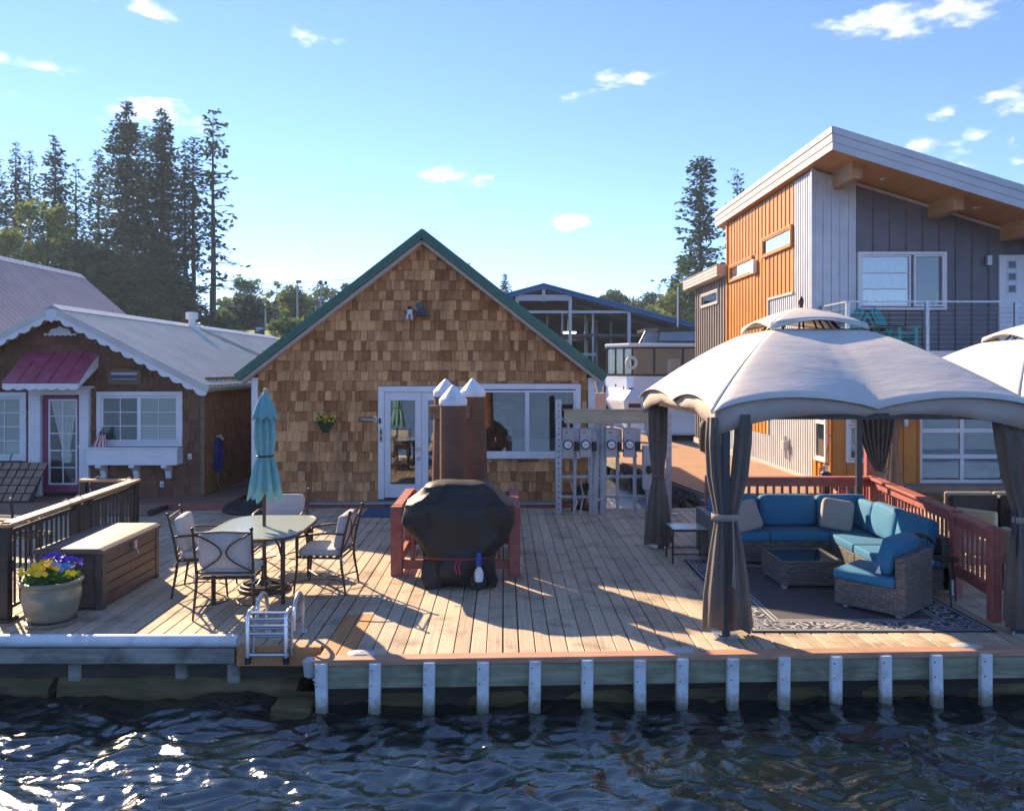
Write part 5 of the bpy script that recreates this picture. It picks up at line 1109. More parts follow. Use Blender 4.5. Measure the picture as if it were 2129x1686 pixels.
# ------------------------------------------------------------------ gazebo
def curtain_mesh(c, prof, folds=9, depth=.2, seed=0, sway=None):
    """prof: (z, radius x, radius y, offset x); deep vertical folds"""
    m = MB(); n = folds*8; rings = []; rr = random.Random(seed); ph = [rr.uniform(.6, 1.3) for _ in range(folds)]
    for z, a, b, ox in prof:
        ring = []
        for k in range(n):
            th = 2*math.pi*k/n; f = 1-depth*ph[k*folds//n]*(.5-.5*math.cos(th*folds))*(1+.25*math.sin(z*3+k)); ring.append(Vector(c)+Vector((ox+a*f*math.cos(th), b*f*math.sin(th), z+(.02*math.sin(th*3+seed) if z < .2 else 0))))
        rings.append(ring)
    m.loft(rings, cap=True); return m
def gazebo(C, hx, hy, lab, legs, curtains, name='gazebo'):
    t = thing(name, (C[0], C[1], 0), lab, 'gazebo', group='gazebos on the docks'); cx, cy = C
    z0, zt = 2.13, 2.95; ax, ay = hx+.12, hy+.14; tx, ty = .44, .50
    cor = [(-1, -1), (1, -1), (1, 1), (-1, 1)]
    def ez(s): return z0+.11*abs(math.sin(math.pi*s))**.8-.045*abs(s)**14
    for k in range(4):
        a, b = cor[k], cor[(k+1) % 4]; ns, nt = 40, 14; m = MB(); rows = []
        for j in range(nt+1):
            q = j/nt; row = []
            for i in range(ns+1):
                s = -1+2*i/ns; ex = a[0]+(b[0]-a[0])*(s+1)/2; ey = a[1]+(b[1]-a[1])*(s+1)/2
                bow = 1-.035*(1-s*s); rad = q
                X = cx+ex*(ax*(1-rad)+tx*rad)*(1 if abs(ex) < 1 or (a[0] != b[0]) else bow); Yy = cy+ey*(ay*(1-rad)+ty*rad)
                if a[0] == b[0]: X = cx+ex*(ax*(1-rad)+tx*rad)*(1-.03*(1-s*s)*(1-rad))
                else: Yy = cy+ey*(ay*(1-rad)+ty*rad)*(1-.03*(1-s*s)*(1-rad))
                prof = 1-(1-q)**1.32; e = ez(s); sag = -.05*math.sin(math.pi*q)*(1-abs(s)**2)*.6+.022*noise.noise(Vector((X*1.3, Yy*1.3, k)))*math.sin(math.pi*q)*(1-s*s)
                Z = e+(zt-e)*prof+sag+.02*math.exp(-(s/.05)**2)*math.sin(math.pi*min(1, q*1.2))
                row.append(Vector((X, Yy, Z)))
            rows.append(row)
        m.grid(rows); m.build('canopy_panel', MT['canopy'], t, smooth=2, solid=.006)
        m = MB(); r0, r1, r2 = [], [], []
        for i in range(ns+1):
            s = -1+2*i/ns; ex = a[0]+(b[0]-a[0])*(s+1)/2; ey = a[1]+(b[1]-a[1])*(s+1)/2
            kx = (1-.03*(1-s*s)) if a[0] == b[0] else 1; ky = (1-.03*(1-s*s)) if a[0] != b[0] else 1
            X, Yy = cx+ex*(ax-.055)*kx, cy+ey*(ay-.055)*ky; zb_ = 1.88+.205*(1-abs(s)**3)-.035*math.exp(-(s/.12)**2)
            r0.append(Vector((X, Yy, ez(s)+.03))); r1.append(Vector((X+.01*math.sin(i*.9), Yy+.01*math.cos(i*.9), (ez(s)+zb_)/2))); r2.append(Vector((X+.015*math.sin(i*.7), Yy+.015*math.sin(i*.7), zb_)))
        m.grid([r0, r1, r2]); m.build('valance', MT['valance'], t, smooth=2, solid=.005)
    # vent roof on top with its short skirt, ribs in the gap
    m = MB(); n = 16; vz = 3.005; apex = Vector((cx, cy, 3.22)); vx, vy = .53, .58
    for k in range(4):
        a, b = cor[k], cor[(k+1) % 4]; rows = []
        for j in range(9):
            q = j/8; row = []
            for i in range(n+1):
                s = i/n; ex = a[0]+(b[0]-a[0])*s; ey = a[1]+(b[1]-a[1])*s; e = vz+.055*math.sin(math.pi*s)
                row.append(Vector((cx+ex*vx*(1-q), cy+ey*vy*(1-q), e+(apex.z-e)*(1-(1-q)**1.5))))
            rows.append(row)
        m.grid(rows); m.grid([rows[0], [p+Vector(((p.x-cx)*.02, (p.y-cy)*.02, -.012-.055*abs(2*i/n-1)**1.4)) for i, p in enumerate(rows[0])]])
    m.build('vent_roof', MT['canopy'], t, smooth=2, solid=.006)
    m = MB(); m.lathe([(.02, 0), (.02, .03), (.032, .06), (.03, .1), (.012, .13), (.001, .14)], 12, apex); m.build('finial', MT['bronze'], t, smooth=1)
    for k in range(12):
        a = k*math.pi/6+.2; m = MB(); p = Vector((cx+math.cos(a)*tx*1.02, cy+math.sin(a)*ty*1.02, zt-.02)); q = Vector((cx+math.cos(a)*tx*.5, cy+math.sin(a)*ty*.5, zt+.19)); m.tube([p, (p+q)/2+Vector((0, 0, .03)), q], .011, 6); m.build('vent_rib', MT['bronze'], t)
    m = MB()
    for k in range(4):
        a, b = cor[k], cor[(k+1) % 4]; m.bar((cx+a[0]*hx, cy+a[1]*hy, 2.06), (cx+b[0]*hx, cy+b[1]*hy, 2.06), .04, .06); m.tube([(cx+a[0]*hx, cy+a[1]*hy, 2.06), (cx+a[0]*(hx*.62+tx*.38), cy+a[1]*(hy*.62+ty*.38), 2.50), (cx+a[0]*tx, cy+a[1]*ty, 2.90)], .02, 8)
        q0, q1 = Vector((cx+a[0]*tx, cy+a[1]*ty, zt-.05)), Vector((cx+b[0]*tx, cy+b[1]*ty, zt-.05)); m.bar(q0, q1, .03, .03)
    m.build('roof_frame', MT['bronze'], t)
    for lx, ly in legs:
        m = MB(); m.mm(lx-.038, lx+.038, ly-.038, ly+.038, .01, 2.05); lg = m.build('leg', M('gazebo_post', (.045, .048, .06), .4) if 'gazebo_post' not in MT else MT['gazebo_post'], t, bevel=.006, seg=1)
        m = MB(); m.mm(lx-.11, lx+.11, ly-.11, ly+.11, .001, .012); 
        for p in ((-.08, -.08), (.08, -.08)): m.cyl((lx+p[0], ly+p[1], .01), (lx+p[0], ly+p[1], .03), .012, 8)
        m.build('foot_plate', MT['galv'], lg)
    for (c, prof, folds, dep, seed, tie) in curtains:
        o = curtain_mesh(c, prof, folds, dep, seed).build('curtain', MT['curtain'], t, smooth=2)
        if tie:
            z, a, b, ox = tie; m = MB(); n_ = 28
            m.loft([[Vector(c)+Vector((ox+a*math.cos(th), b*math.sin(th), z+dz)) for th in [2*math.pi*k/n_ for k in range(n_)]] for dz in (-.03, .03)], cap=False); m.build('tie_band', MT['curtain_strap'] if seed == 1 else MT['curtain'], o, smooth=1, solid=.006)
    return t
def build_gazebos():
    C = (3.50, 9.83); hx, hy = 1.45, 1.95
    L1, L2, L3, L4 = (2.09, 7.88), (2.21, 11.72), (4.98, 11.72), (4.90, 7.98)
    std = lambda s=1., tz=1.1: [(.07, .20*s, .15*s, 0), (.35, .185*s, .14*s, 0), (.7, .14*s, .115*s, 0), (tz-.06, .085*s, .075*s, 0), (tz, .075*s, .065*s, 0), (tz+.08, .09*s, .075*s, 0), (1.4, .125*s, .1*s, 0), (1.75, .135*s, .1*s, 0), (2.02, .14*s, .1*s, 0)]
    cur = []
    a = [(.09, .115, .13, -.09), (.4, .105, .12, -.085), (.8, .075, .09, -.06), (1.06, .045, .07, -.045), (1.12, .042, .065, -.043), (1.2, .05, .07, -.05), (1.5, .075, .09, -.085), (1.8, .075, .09, -.10), (2.05, .06, .08, -.10)]
    b = [(.07, .125, .14, .115), (.4, .11, .13, .10), (.8, .08, .1, .075), (1.06, .048, .07, .05), (1.12, .045, .065, .048), (1.2, .055, .075, .06), (1.5, .085, .1, .11), (1.8, .085, .1, .14), (2.08, .08, .09, .15)]
    cur.append(((L1[0]-.02, L1[1]-.02, 0), a, 6, .35, 1, None)); cur.append(((L1[0]+.02, L1[1]-.02, 0), b, 6, .35, 1, (1.12, .13, .095, -.02)))
    cur.append(((L2[0]-.05, L2[1]-.05, 0), std(1.0, 1.02), 8, .3, 2, (1.02, .085, .075, 0)))
    cur.append(((L4[0]+.02, L4[1]+.0, 0), [(.06, .19, .19, .06), (.4, .175, .18, .05), (.8, .12, .14, .04), (1.02, .075, .085, .03), (1.08, .068, .08, .03), (1.2, .085, .1, .01), (1.5, .13, .14, -.03), (1.8, .16, .15, -.06), (2.05, .18, .15, -.08)], 8, .3, 1, (1.07, .088, .092, .03)))
    g = gazebo(C, hx, hy, 'large beige soft-top gazebo over the blue sofa', (L1, L2, L3, L4), cur)
    # rear right curtain swept to the post
    m = MB(); rows = []
    for k in range(15):
        q = k/14; z = 2.03-.97*q; xa = 4.92+.30*q**1.8; xb = 5.50-.03*q-.15*q**2; n_ = 40
        rows.append([Vector((xa+(xb-xa)*j/n_, 11.70+.05*math.sin(j*1.1)*(1-q*.7)+.03*q, z-.10*math.sin(math.pi*j/n_)*(1-q)*.3)) for j in range(n_+1)])
    m.grid(rows); m.build('curtain', MT['curtain'], g, smooth=2, solid=.006)
    m = MB(); m.tube([(5.20, 11.66, 1.06), (5.27, 11.6, 1.02), (5.34, 11.66, 1.06), (5.3, 11.63, 1.12)], .028, 8); m.build('tie_band', MT['curtain_strap'], g, smooth=1)
    m = MB(); m.tube([(L1[0]+.04, L1[1]-.13, 1.1), (L1[0]+.045, L1[1]-.14, .7), (L1[0]+.03, L1[1]-.145, .5), (L1[0]+.055, L1[1]-.14, .48), (L1[0]+.05, L1[1]-.135, .7)], .006, 6); m.build('tie_cord', MT['curtain_strap'], g)
    C2 = (8.25, 12.9); L = [(C2[0]+sx*1.36, C2[1]+sy*1.86) for sx in (-1, 1) for sy in (-1, 1)]
    gazebo(C2, 1.45, 1.95, 'second beige gazebo at the right edge on the next dock', L, [((p[0], p[1], 0), std(), 8, .3, 5, None) for p in L[:2]])
build_gazebos()
# ------------------------------------------------------------------ red deck railing
def rail_run(parent, a, b, n, top=.93, mt=None):
    mt = mt or MT['red_stain']; a, b = Vector(a), Vector(b); d = (b-a).normalized(); s = d.cross(Vector((0, 0, 1))); Z = (0, 0, 1); L_ = (b-a).length
    m = MB(); m.lbox(a, d, s, Z, .0, L_, -.075, .075, top-.035, top); m.build('cap_rail', mt, parent, bevel=.005, seg=1)
    m = MB(); m.lbox(a, d, s, Z, .05, L_-.05, -.022, .022, top-.14, top-.036); m.build('top_rail', mt, parent)
    m = MB(); m.lbox(a, d, s, Z, .05, L_-.05, -.022, .022, .24, .35); m.build('bottom_rail', mt, parent)
    for k in range(n):
        q = .05+(L_-.1)*(k+.5)/n; m = MB(); m.lbox(a, d, s, Z, q-.02, q+.02, -.0455, -.0225, .25, top-.05); m.build('baluster', mt, parent, bevel=.003, seg=1)
def build_railing():
    t = thing('deck_railing', (5.3, 11, 0), 'red stained wooden deck railing around the sofa corner', 'railing')
    A0, A, B, Cc = (2.98, 12.12, 0), (5.36, 12.12, 0), (4.99, 9.22, 0), (4.87, 8.30, 0)
    for (x, y, _), hh in ((A0, .96), (A, .96), (B, .93), (Cc, .93)):
        m = MB(); m.mm(x-.05, x+.05, y-.05, y+.05, 0, hh); m.build('post', MT['red_stain'], t, bevel=.005, seg=1)
    m = MB(); m.mm(5.30, 5.42, 12.2, 12.3, 0, 1.95); m.build('tall_post', MT['red_stain'], t)
    rail_run(t, A0, A, 19, .95); rail_run(t, A, B, 23, .945); rail_run(t, B, Cc, 7, .93)
    m = MB()
    for x, y, _ in (B,):
        m.mm(x-.09, x-.052, y-.056, y-.02, .02, .2)
    m.build('bracket', MT['galv'], t)
build_railing()
# ------------------------------------------------------------------ wicker sectional
def cushion_mesh(lo, hi, puff=.25, rot=None, piv=None, n=7, seed=0):
    """rounded pillow between two corners"""
    lo, hi = Vector(lo), Vector(hi); c = (lo+hi)/2; h = (hi-lo)/2; m = MB(); N_ = 16
    rings = []; k = 12
    def sp(x, e): return math.copysign(abs(x)**e, x)
    ax = min(range(3), key=lambda i: h[i]); o1, o2 = [i for i in range(3) if i != ax]
    for j in range(k+1):
        phi = -math.pi/2+math.pi*j/k; ring = []
        for i in range(N_*2):
            th = 2*math.pi*i/(N_*2); v = Vector((0, 0, 0)); r = max(1e-3, math.cos(phi))**.22
            v[o1] = h[o1]*sp(math.cos(th), .27)*r; v[o2] = h[o2]*sp(math.sin(th), .27)*r; v[ax] = h[ax]*sp(math.sin(phi), .62)
            v += Vector((noise.noise(v*9+Vector((seed, 0, 0))), noise.noise(v*9+Vector((0, seed, 3))), noise.noise(v*9+Vector((5, 0, seed)))))*.008
            ring.append(v)
        rings.append(ring)
    m.loft(rings, cap=True)
    M3 = rot or Matrix.Identity(3)
    for v in m.v: v[:] = (M3 @ v)+c
    return m
def sofa_module(loc, rz, w_, d, label, back=True, side=None, bc=1, sh=.33, top=.62):
    """faces -y; origin at the floor centre; side = list of sides (-1/1) with a wicker panel"""
    t = thing('sofa_module', loc, label, 'sofa', rz, 'blue wicker sectional sofa'); wk = MT['wicker']
    m = MB(); m.mm(-w_/2+.002, w_/2-.002, -d/2, d/2-.002, .04, sh-.03); m.build('seat_base', wk, t, world=False, bevel=.012)
    if back: m = MB(); m.mm(-w_/2+.002, w_/2-.002, d/2-.11, d/2, .041, top); m.build('backrest', wk, t, world=False, bevel=.015)
    for s in (side or []): m = MB(); m.mm(*( (w_/2-.11, w_/2+.001) if s > 0 else (-w_/2-.001, -w_/2+.11)), -d/2+.0, d/2-.001, .042, top-.002); m.build('side_panel', wk, t, world=False, bevel=.015)
    x0 = -w_/2+(.11 if side and -1 in side else 0)+.006; x1 = w_/2-(.11 if side and 1 in side else 0)-.006; y1 = d/2-(.11 if back else 0)
    m = MB(); m.mm(x0, x1, -d/2-.012, y1-.004, sh-.028, sh+.075); m.build('seat_cushion', MT['sofa_blue'], t, world=False, bevel=.02, seg=3, smooth=1)
    if back and bc:
        rot = Matrix.Rotation(R(-12), 3, 'X'); m = cushion_mesh((x0-.0, y1-.22, sh+.075), (x1+.0, y1-.035, sh+.49), rot=rot, seed=loc[0]); m.build('back_cushion', MT['sofa_blue'], t, world=False, smooth=2)
    for s in side or []:
        if bc > 1 and s > 0:
            rot = Matrix.Rotation(R(12), 3, 'Y'); m = cushion_mesh((x1-.20, -d/2+.0, sh+.08), (x1-.02, y1-.2, sh+.45), rot=rot, seed=4); m.build('back_cushion', MT['sofa_blue'], t, world=False, smooth=2)
    for sx in (-1, 1): m = MB(); m.mm(sx*(w_/2-.06)-.025, sx*(w_/2-.06)+.025, -d/2+.02, -d/2+.07, .012, .04); m.build('foot', MT['galv'], t, world=False)
    return t
def build_lounge():
    z = .012
    sofa_module((3.02, 11.05, z), 0, .77, .78, 'left end of the blue wicker sofa beside the gazebo curtain', side=[-1])
    sofa_module((3.79, 11.05, z), 0, .77, .78, 'second sofa section from the left, plain blue, facing the lake')
    sofa_module((4.575, 11.05, z), 0, .80, .78, 'corner section of the blue wicker sofa under the rail', side=[1], bc=2)
    sofa_module((4.575, 10.31, z), R(-90), .69, .80, 'sunlit sofa section next to the corner, back to the rail')
    sofa_module((4.575, 9.61, z), R(-90), .69, .80, 'sunlit sofa section nearest the lake, back to the rail')
    # loose corner chair turned towards the table: open sides face away from the near right
    t = thing('corner_chair', (3.985, 8.77, z), 'blue wicker corner chair turned at an angle on the rug', 'chair', R(-47)); wk = MT['wicker']
    # local: backs along +x and -y ... built in local axes
    a = .36; m = MB(); m.mm(-a, a, -a, a, .04, .30); m.build('seat_base', wk, t, world=False, bevel=.012)
    m = MB(); m.mm(a-.10, a+.002, -a-.002, a, .041, .62); m.build('backrest', wk, t, world=False, bevel=.015)
    m = MB(); m.mm(a-.36, a-.101, a-.10, a+.002, .0415, .70); m.build('backrest', wk, t, world=False, bevel=.015)
    m = MB(); m.mm(-a-.01, a-.104, -a-.01, a-.104, .303, .405); m.build('seat_cushion', MT['sofa_blue'], t, world=False, bevel=.02, seg=3, smooth=1)
    rot = Matrix.Rotation(R(14), 3, 'Y'); m = cushion_mesh((a-.30, -a+.02, .41), (a-.11, a-.06, .78), rot=rot, seed=9); bc = m.build('back_cushion', MT['sofa_blue'], t, world=False, smooth=2)
    m = MB(); m.add([(a-.29, -a-.005, .43), (a-.23, -a-.007, .43), (a-.25, -a-.006, .52)], [(0, 1, 2)]); m.build('care_tag', MT['white'], bc, world=False)
    for sx in (-1, 1):
        for sy in (-1, 1): m = MB(); m.mm(sx*.27-.025, sx*.27+.025, sy*.27-.025, sy*.27+.025, .003, .04); m.build('foot', MT['galv'], t, world=False)
    for nm, c, rx, rz, lab in (('throw_pillow', (3.13, 10.84, .60), -22, 14, 'taupe throw pillow at the left end of the sofa'), ('throw_pillow', (4.33, 10.86, .615), -20, -14, 'taupe throw pillow in the sofa corner')):
        p = cushion_mesh((-.20, -.075, -.20), (.20, .075, .20), rot=Matrix.Rotation(R(rz), 3, 'Z') @ Matrix.Rotation(R(rx), 3, 'X') @ Matrix.Rotation(R(8 if rz < 0 else -10), 3, 'Y'), seed=rx)
        o = p.build(nm, MT['pillow_taupe'], smooth=2); o.location = c; tag(o, lab, 'pillow', 'taupe throw pillows')
    # wicker coffee table with dark glass
    c = G(1653, 1205); t = thing('coffee_table', (3.51, 9.85, 0), 'low square wicker coffee table with a dark glass top', 'table'); a = .36
    m = MB(); m.mm(-a, a, -a, a, .05, .295); m.build('base', MT['wicker'], t, world=False, bevel=.012)
    m = MB()
    for q in ((-a, a, -a, -a+.03), (-a, a, a-.03, a), (-a, -a+.03, -a+.03, a-.03), (a-.03, a, -a+.03, a-.03)): m.mm(*q, .296, .325)
    m.build('rim', MT['wicker'], t, world=False, bevel=.006)
    m = MB(); m.mm(-a+.03, a-.03, -a+.03, a-.03, .3, .312); m.build('glass_top', M('dark_glass', (.006, .007, .009), .05, spec=.6), t, world=False)
    for sx in (-1, 1):
        for sy in (-1, 1): m = MB(); m.mm(sx*.31-.03, sx*.31+.03, sy*.31-.03, sy*.31+.03, .012, .05); m.build('foot', MT['galv'], t, world=False)
    # rug
    m = MB(); m.mm(-1.17, 1.17, -1.5, 1.5, 0, .009); o = m.build('rug', MT['rug']); o.location = (3.53, 9.46, .003); tag(o, 'dark grey outdoor rug with white swirling border', 'rug')
    # small side table by the curtain
    t = thing('side_table', (2.41, 10.98, 0), 'small brown metal side table with pale top by the dark curtain', 'side table'); 
    m = MB(); m.mm(-.22, .22, -.2, .22, .43, .445); m.build('top', M('pale_glass', (.62, .60, .56), .2), t, world=False, bevel=.004)
    m = MB()
    for q in ((-.23, .23, -.21, -.19), (-.23, .23, .215, .235), (-.23, -.21, -.19, .215), (.21, .23, -.19, .215)): m.mm(*q, .41, .44)
    m.build('frame', MT['bronze'], t, world=False)
    for sx in (-1, 1):
        for sy in (-.2, .225): m = MB(); m.tube([(sx*.22, sy, .43), (sx*.225, sy, .3), (sx*.225, sy, .0)], .014, 8); m.build('leg', MT['bronze'], t, world=False, smooth=1)
    m = MB(); m.tube([(-.22, -.2, .12), (.22, -.2, .12)], .009, 6); m.tube([(-.22, .22, .12), (.22, .22, .12)], .009, 6); m.build('stretcher', MT['bronze'], t, world=False)
    # dark leaf-shaped table lamp beyond the chair
    b = P(1914, 1125, 9.05); t = thing('leaf_stand', (b.x, b.y, 0), 'black leaf-shaped metal tray on thin wire legs behind the sofa arm', 'tray'); m = MB(); rows = []
    for j in range(9):
        q = j/8; wd = .10*math.sin(math.pi*min(1, q*.94+.03)); rows.append([Vector((b.x-.13+.26*q, b.y+wd*s, .66+.07*math.sin(math.pi*q*.8)+.02*(1-s*s)-.06*q*q)) for s in (-1, -.6, -.2, .2, .6, 1)])
    m.grid(rows); m.build('leaf', MT['iron'], t, smooth=2, solid=.012)
    m = MB(); m.tube([(b.x+.09, b.y, .66), (b.x+.14, b.y, .62), (b.x+.17, b.y, .60)], .012, 6); m.build('stem', MT['iron'], t)
    for dx, dy in ((-.06, -.04), (-.02, .04), (.06, -.02)): m = MB(); m.tube([(b.x+dx, b.y+dy, .72), (b.x+dx*1.6, b.y+dy*1.6, .0)], .005, 6); m.build('leg', MT['iron'], t)
    x, y = 4.72, 8.95; t = thing('metal_stand', (x, y, 0), 'thin black metal stool between the corner chair and the rail', 'stool'); m = MB(); m.lathe([(.001, .47), (.14, .47), (.145, .485), (.001, .49)], 18, (x, y, 0)); m.build('seat', MT['iron'], t, smooth=1)
    for k in range(3): a_ = k*2.1+.4; m = MB(); m.tube([(x+.1*math.cos(a_), y+.1*math.sin(a_), .47), (x+.15*math.cos(a_), y+.15*math.sin(a_), .3), (x+.17*math.cos(a_), y+.17*math.sin(a_), .0)], .01, 8); m.build('leg', MT['chrome' if k == 1 else 'iron'], t, smooth=1)
    # neighbour's dark sofa and red cooler beyond the rail
    t = thing('dark_sofa', (6.7, 11.6, 0), 'charcoal sofa with tan trimmed back beyond the red railing', 'sofa')
    for k in range(2):
        x0 = 6.05+k*.66; m = MB(); m.mm(x0, x0+.645, 11.3, 11.42, .25, .80); m.build('back_panel', MT['black'], t, bevel=.04, seg=3); m = MB(); m.mm(x0-.004, x0+.65, 11.43, 11.50, .25, .83); m.build('back_frame', MT['beam_tan'], t, bevel=.03)
        m = MB(); m.mm(x0, x0+.645, 11.52, 12.1, .25, .45); m.build('seat_cushion', MT['beam_tan'], t, bevel=.03)
    for x in (6.1, 7.3):
        for y in (11.35, 12.05): m = MB(); m.mm(x-.03, x+.03, y-.03, y+.03, 0, .25); m.build('leg', MT['bronze'], t)
    for k, (x, y) in enumerate(((5.75, 10.2), (5.95, 9.3), (6.2, 10.8))):
        t = thing('patio_chair', (x, y, 0), ('tan cushioned patio chair behind the sunlit rail', 'tan cushioned patio chair behind the lowest rail section', 'tan cushioned patio chair beside the charcoal sofa')[k], 'chair', R(70+k*30), 'tan patio chairs on the next dock')
        m = MB(); m.mm(-.25, .25, -.25, .25, .30, .42); m.build('seat_cushion', MT['beam_tan'], t, world=False, bevel=.03); m = MB(); m.mm(-.25, .25, .2, .3, .42, .72); m.build('back_cushion', MT['beam_tan'], t, world=False, bevel=.03)
        for sx in (-1, 1):
            for sy in (-1, 1): m = MB(); m.tube([(sx*.24, sy*.24, 0), (sx*.24, sy*.24, .3)], .016, 6); m.build('leg', MT['bronze'], t, world=False)
    c = P(1745, 1030, 13.0); t = thing('red_can', (c.x, 13.0, 0), 'red plastic can behind the back rail', 'can'); m = MB(); m.mm(c.x-.09, c.x+.09, 12.9, 13.12, 0, .62); m.build('body', MT['fish_red'], t, bevel=.04, seg=3, smooth=1); m = MB(); m.cyl((c.x-.03, 13, .62), (c.x-.03, 13, .7), .03); m.build('cap', MT['black'], t)
build_lounge()
# ------------------------------------------------------------------ dining set
def chair(loc, rz, label):
    t = thing('dining_chair', loc, label, 'chair', rz, 'cushioned metal dining chairs round the glass table'); br = MT['bronze']
    def tb(name, pts, r, n=8): m = MB(); m.tube(pts, r, n); return m.build(name, br, t, world=False, smooth=1)
    for s in (-1, 1):
        tb('leg', [(s*.30, -.30, 0), (s*.285, -.25, .30), (s*.28, -.24, .42), (s*.285, -.27, .6), (s*.29, -.34, .90)], [.011, .016, .016, .014, .012]); m = MB(); m.ball((s*.29, -.345, .915), .020); m.build('finial', br, t, world=False, smooth=2)
        tb('leg', [(s*.29, .29, 0), (s*.275, .26, .3), (s*.275, .25, .62)], [.010, .015, .013])
        tb('arm', [(s*.287, -.29, .67), (s*.30, -.1, .685), (s*.305, .12, .665), (s*.28, .25, .63), (s*.275, .27, .585)], [.012, .013, .014, .013, .010])
        m = MB(); m.tube([(s*.29, .29, .13), (s*.12, .16, .12), (s*.045, 0, .115), (s*.12, -.16, .12), (s*.30, -.29, .13)], .008, 6); m.build('stretcher', br, t, world=False, smooth=1)
    tb('top_bar', [(-.29, -.335, .875), (0, -.325, .885), (.29, -.335, .875)], .010); tb('back_bar', [(-.28, -.245, .46), (.28, -.245, .46)], .011)
    for s in (-1, 1): tb('back_curve', [(s*(.28-.255*math.sin(math.pi*k/12)), -.248-.085*(.47+.40*k/12-.47)/.4, .47+.40*k/12) for k in range(13)], .009)
    m = MB()
    for a, b in (((-.28, -.24), (.28, -.24)), ((.28, -.24), (.27, .25)), ((.27, .25), (-.27, .25)), ((-.27, .25), (-.28, -.24))): m.tube([(a[0], a[1], .405), (b[0], b[1], .405)], .012, 8)
    for k in range(6): y = -.18+k*.075; m.mm(-.275, .275, y-.02, y+.02, .405, .409)
    m.build('seat_frame', br, t, world=False)
    m = cushion_mesh((-.27, -.225, .412), (.27, .265, .50), seed=loc[0]); m.build('seat_cushion', MT['cushion'], t, world=False, smooth=2)
    m = cushion_mesh((-.265, -.265, .485), (.265, -.165, .875), rot=Matrix.Rotation(R(11), 3, 'X'), seed=loc[1]); bc = m.build('back_cushion', MT['cushion'], t, world=False, smooth=2)
    m = MB()
    for s in (-1, 1): m.tube([(s*.26, -.23, .47), (s*.30, -.27, .44), (s*.31, -.24, .40), (s*.29, -.28, .36)], .006, 5)
    m.build('tie', MT['cushion'], bc, world=False)
    return t
def build_dining():
    chair((-2.80, 8.64, 0), R(2), 'dining chair with its back and two metal hoops to the lake')
    chair((-3.36, 9.46, 0), R(-82), 'dining chair on the storage box side of the table')
    chair((-2.02, 9.58, 0), R(86), 'dining chair on the grill side of the table, seat in sun')
    chair((-2.86, 10.72, 0), R(180), 'dining chair behind the table, facing the lake')
    cx, cy = -2.72, 9.53; t = thing('dining_table', (cx, cy, 0), 'pebbled green glass dining table with dark metal frame', 'table'); a, b = .52, .75
    def outline(k, f=1.): 
        th = 2*math.pi*k/64; c, s = math.cos(th), math.sin(th); return (a*f*math.copysign(abs(c)**.42, c)*(1-.06*abs(s)**3), b*f*math.copysign(abs(s)**.48, s))
    pts = [outline(k) for k in range(64)]; pin = [outline(k, .972) for k in range(64)]
    m = MB(); m.prism(pin, .708, .718, V=(0, 1, 0), D=(0, 0, 1)); m.build('glass_top', MT['table_glass'], t, world=False)
    m = MB(); m.loft([[Vector((p[0]*f, p[1]*f, z)) for p in pts] for f, z in ((1, .695), (1.0, .718), (.972, .722), (.965, .716), (.97, .695), (1, .695))], cap=False); m.build('rim', MT['bronze'], t, world=False, smooth=1)
    for sx in (-1, 1):
        for sy in (-1, 1):
            m = MB(); m.tube([(sx*.37, sy*.60, 0), (sx*.37, sy*.60, .36), (sx*.37, sy*.60, .70)], [.024, .026, .026], 10); m.build('leg', MT['bronze'], t, world=False, smooth=1)
            m = MB(); m.tube([(sx*.37, sy*.6, .45), (sx*.30, sy*.5, .60), (sx*.18, sy*.34, .69)], .012, 8); m.build('brace', MT['bronze'], t, world=False, smooth=1)
    m = MB(); m.tube([(.37*math.cos(q), .6*math.sin(q), .66) for q in [2*math.pi*k/24 for k in range(24)]], .012, 6, loop=True); m.build('apron', MT['bronze'], t, world=False)
    u = thing('patio_umbrella', (cx, cy, 0), 'closed turquoise patio umbrella standing in the glass table', 'umbrella')
    m = MB(); m.tube([(cx, cy, .06), (cx, cy, 1.6), (cx+.015, cy, 2.24)], .021, 10); m.build('pole', MT['bronze'], u, smooth=1)
    nf = 8; n = nf*10; rr = random.Random(6); ph = [rr.uniform(.7, 1.25) for _ in range(nf)]
    def fold(prof, name, hem=0., off=0.):
        rings = []
        for z, r, dp in prof:
            ring = []
            for k in range(n):
                th = 2*math.pi*k/n+.25*(2.2-z)+off; j = (k*nf//n); f = 1-dp*ph[j]*(.5+.5*math.cos(k*nf*2*math.pi/n)); hz = hem*(-.5*ph[j]+.5*math.cos(k*nf*2*math.pi/n)) if (z, r, dp) == prof[0] else 0
                ring.append(Vector((cx+.01+r*f*math.cos(th)*(1+.08*math.sin(z*5)), cy+r*f*math.sin(th), z+hz)))
            rings.append(ring)
        m = MB(); m.loft(rings, cap=False); return m.build(name, MT['canvas_blue'], u, smooth=2, solid=.004)
    fold([(1.10, .225, .45), (1.25, .175, .5), (1.42, .125, .5), (1.50, .088, .3), (1.53, .085, .28), (1.60, .105, .4), (1.75, .118, .45), (1.90, .115, .45), (2.02, .10, .4), (2.10, .075, .3)], 'canopy', .09)
    fold([(1.955, .155, .22), (1.99, .145, .22), (2.08, .115, .2), (2.17, .075, .15), (2.235, .03, .05), (2.25, .005, 0)], 'top_cap', .03, .3)
    m = MB(); m.tube([(cx+.01+.089*math.cos(q), cy+.089*math.sin(q), 1.515) for q in [2*math.pi*k/20 for k in range(20)]], .010, 6, loop=True); m.build('tie', MT['black'], u)
    m = MB(); m.ball((cx+.015, cy, 2.26), .028); m.build('finial', MT['beam_tan'], u, smooth=2)
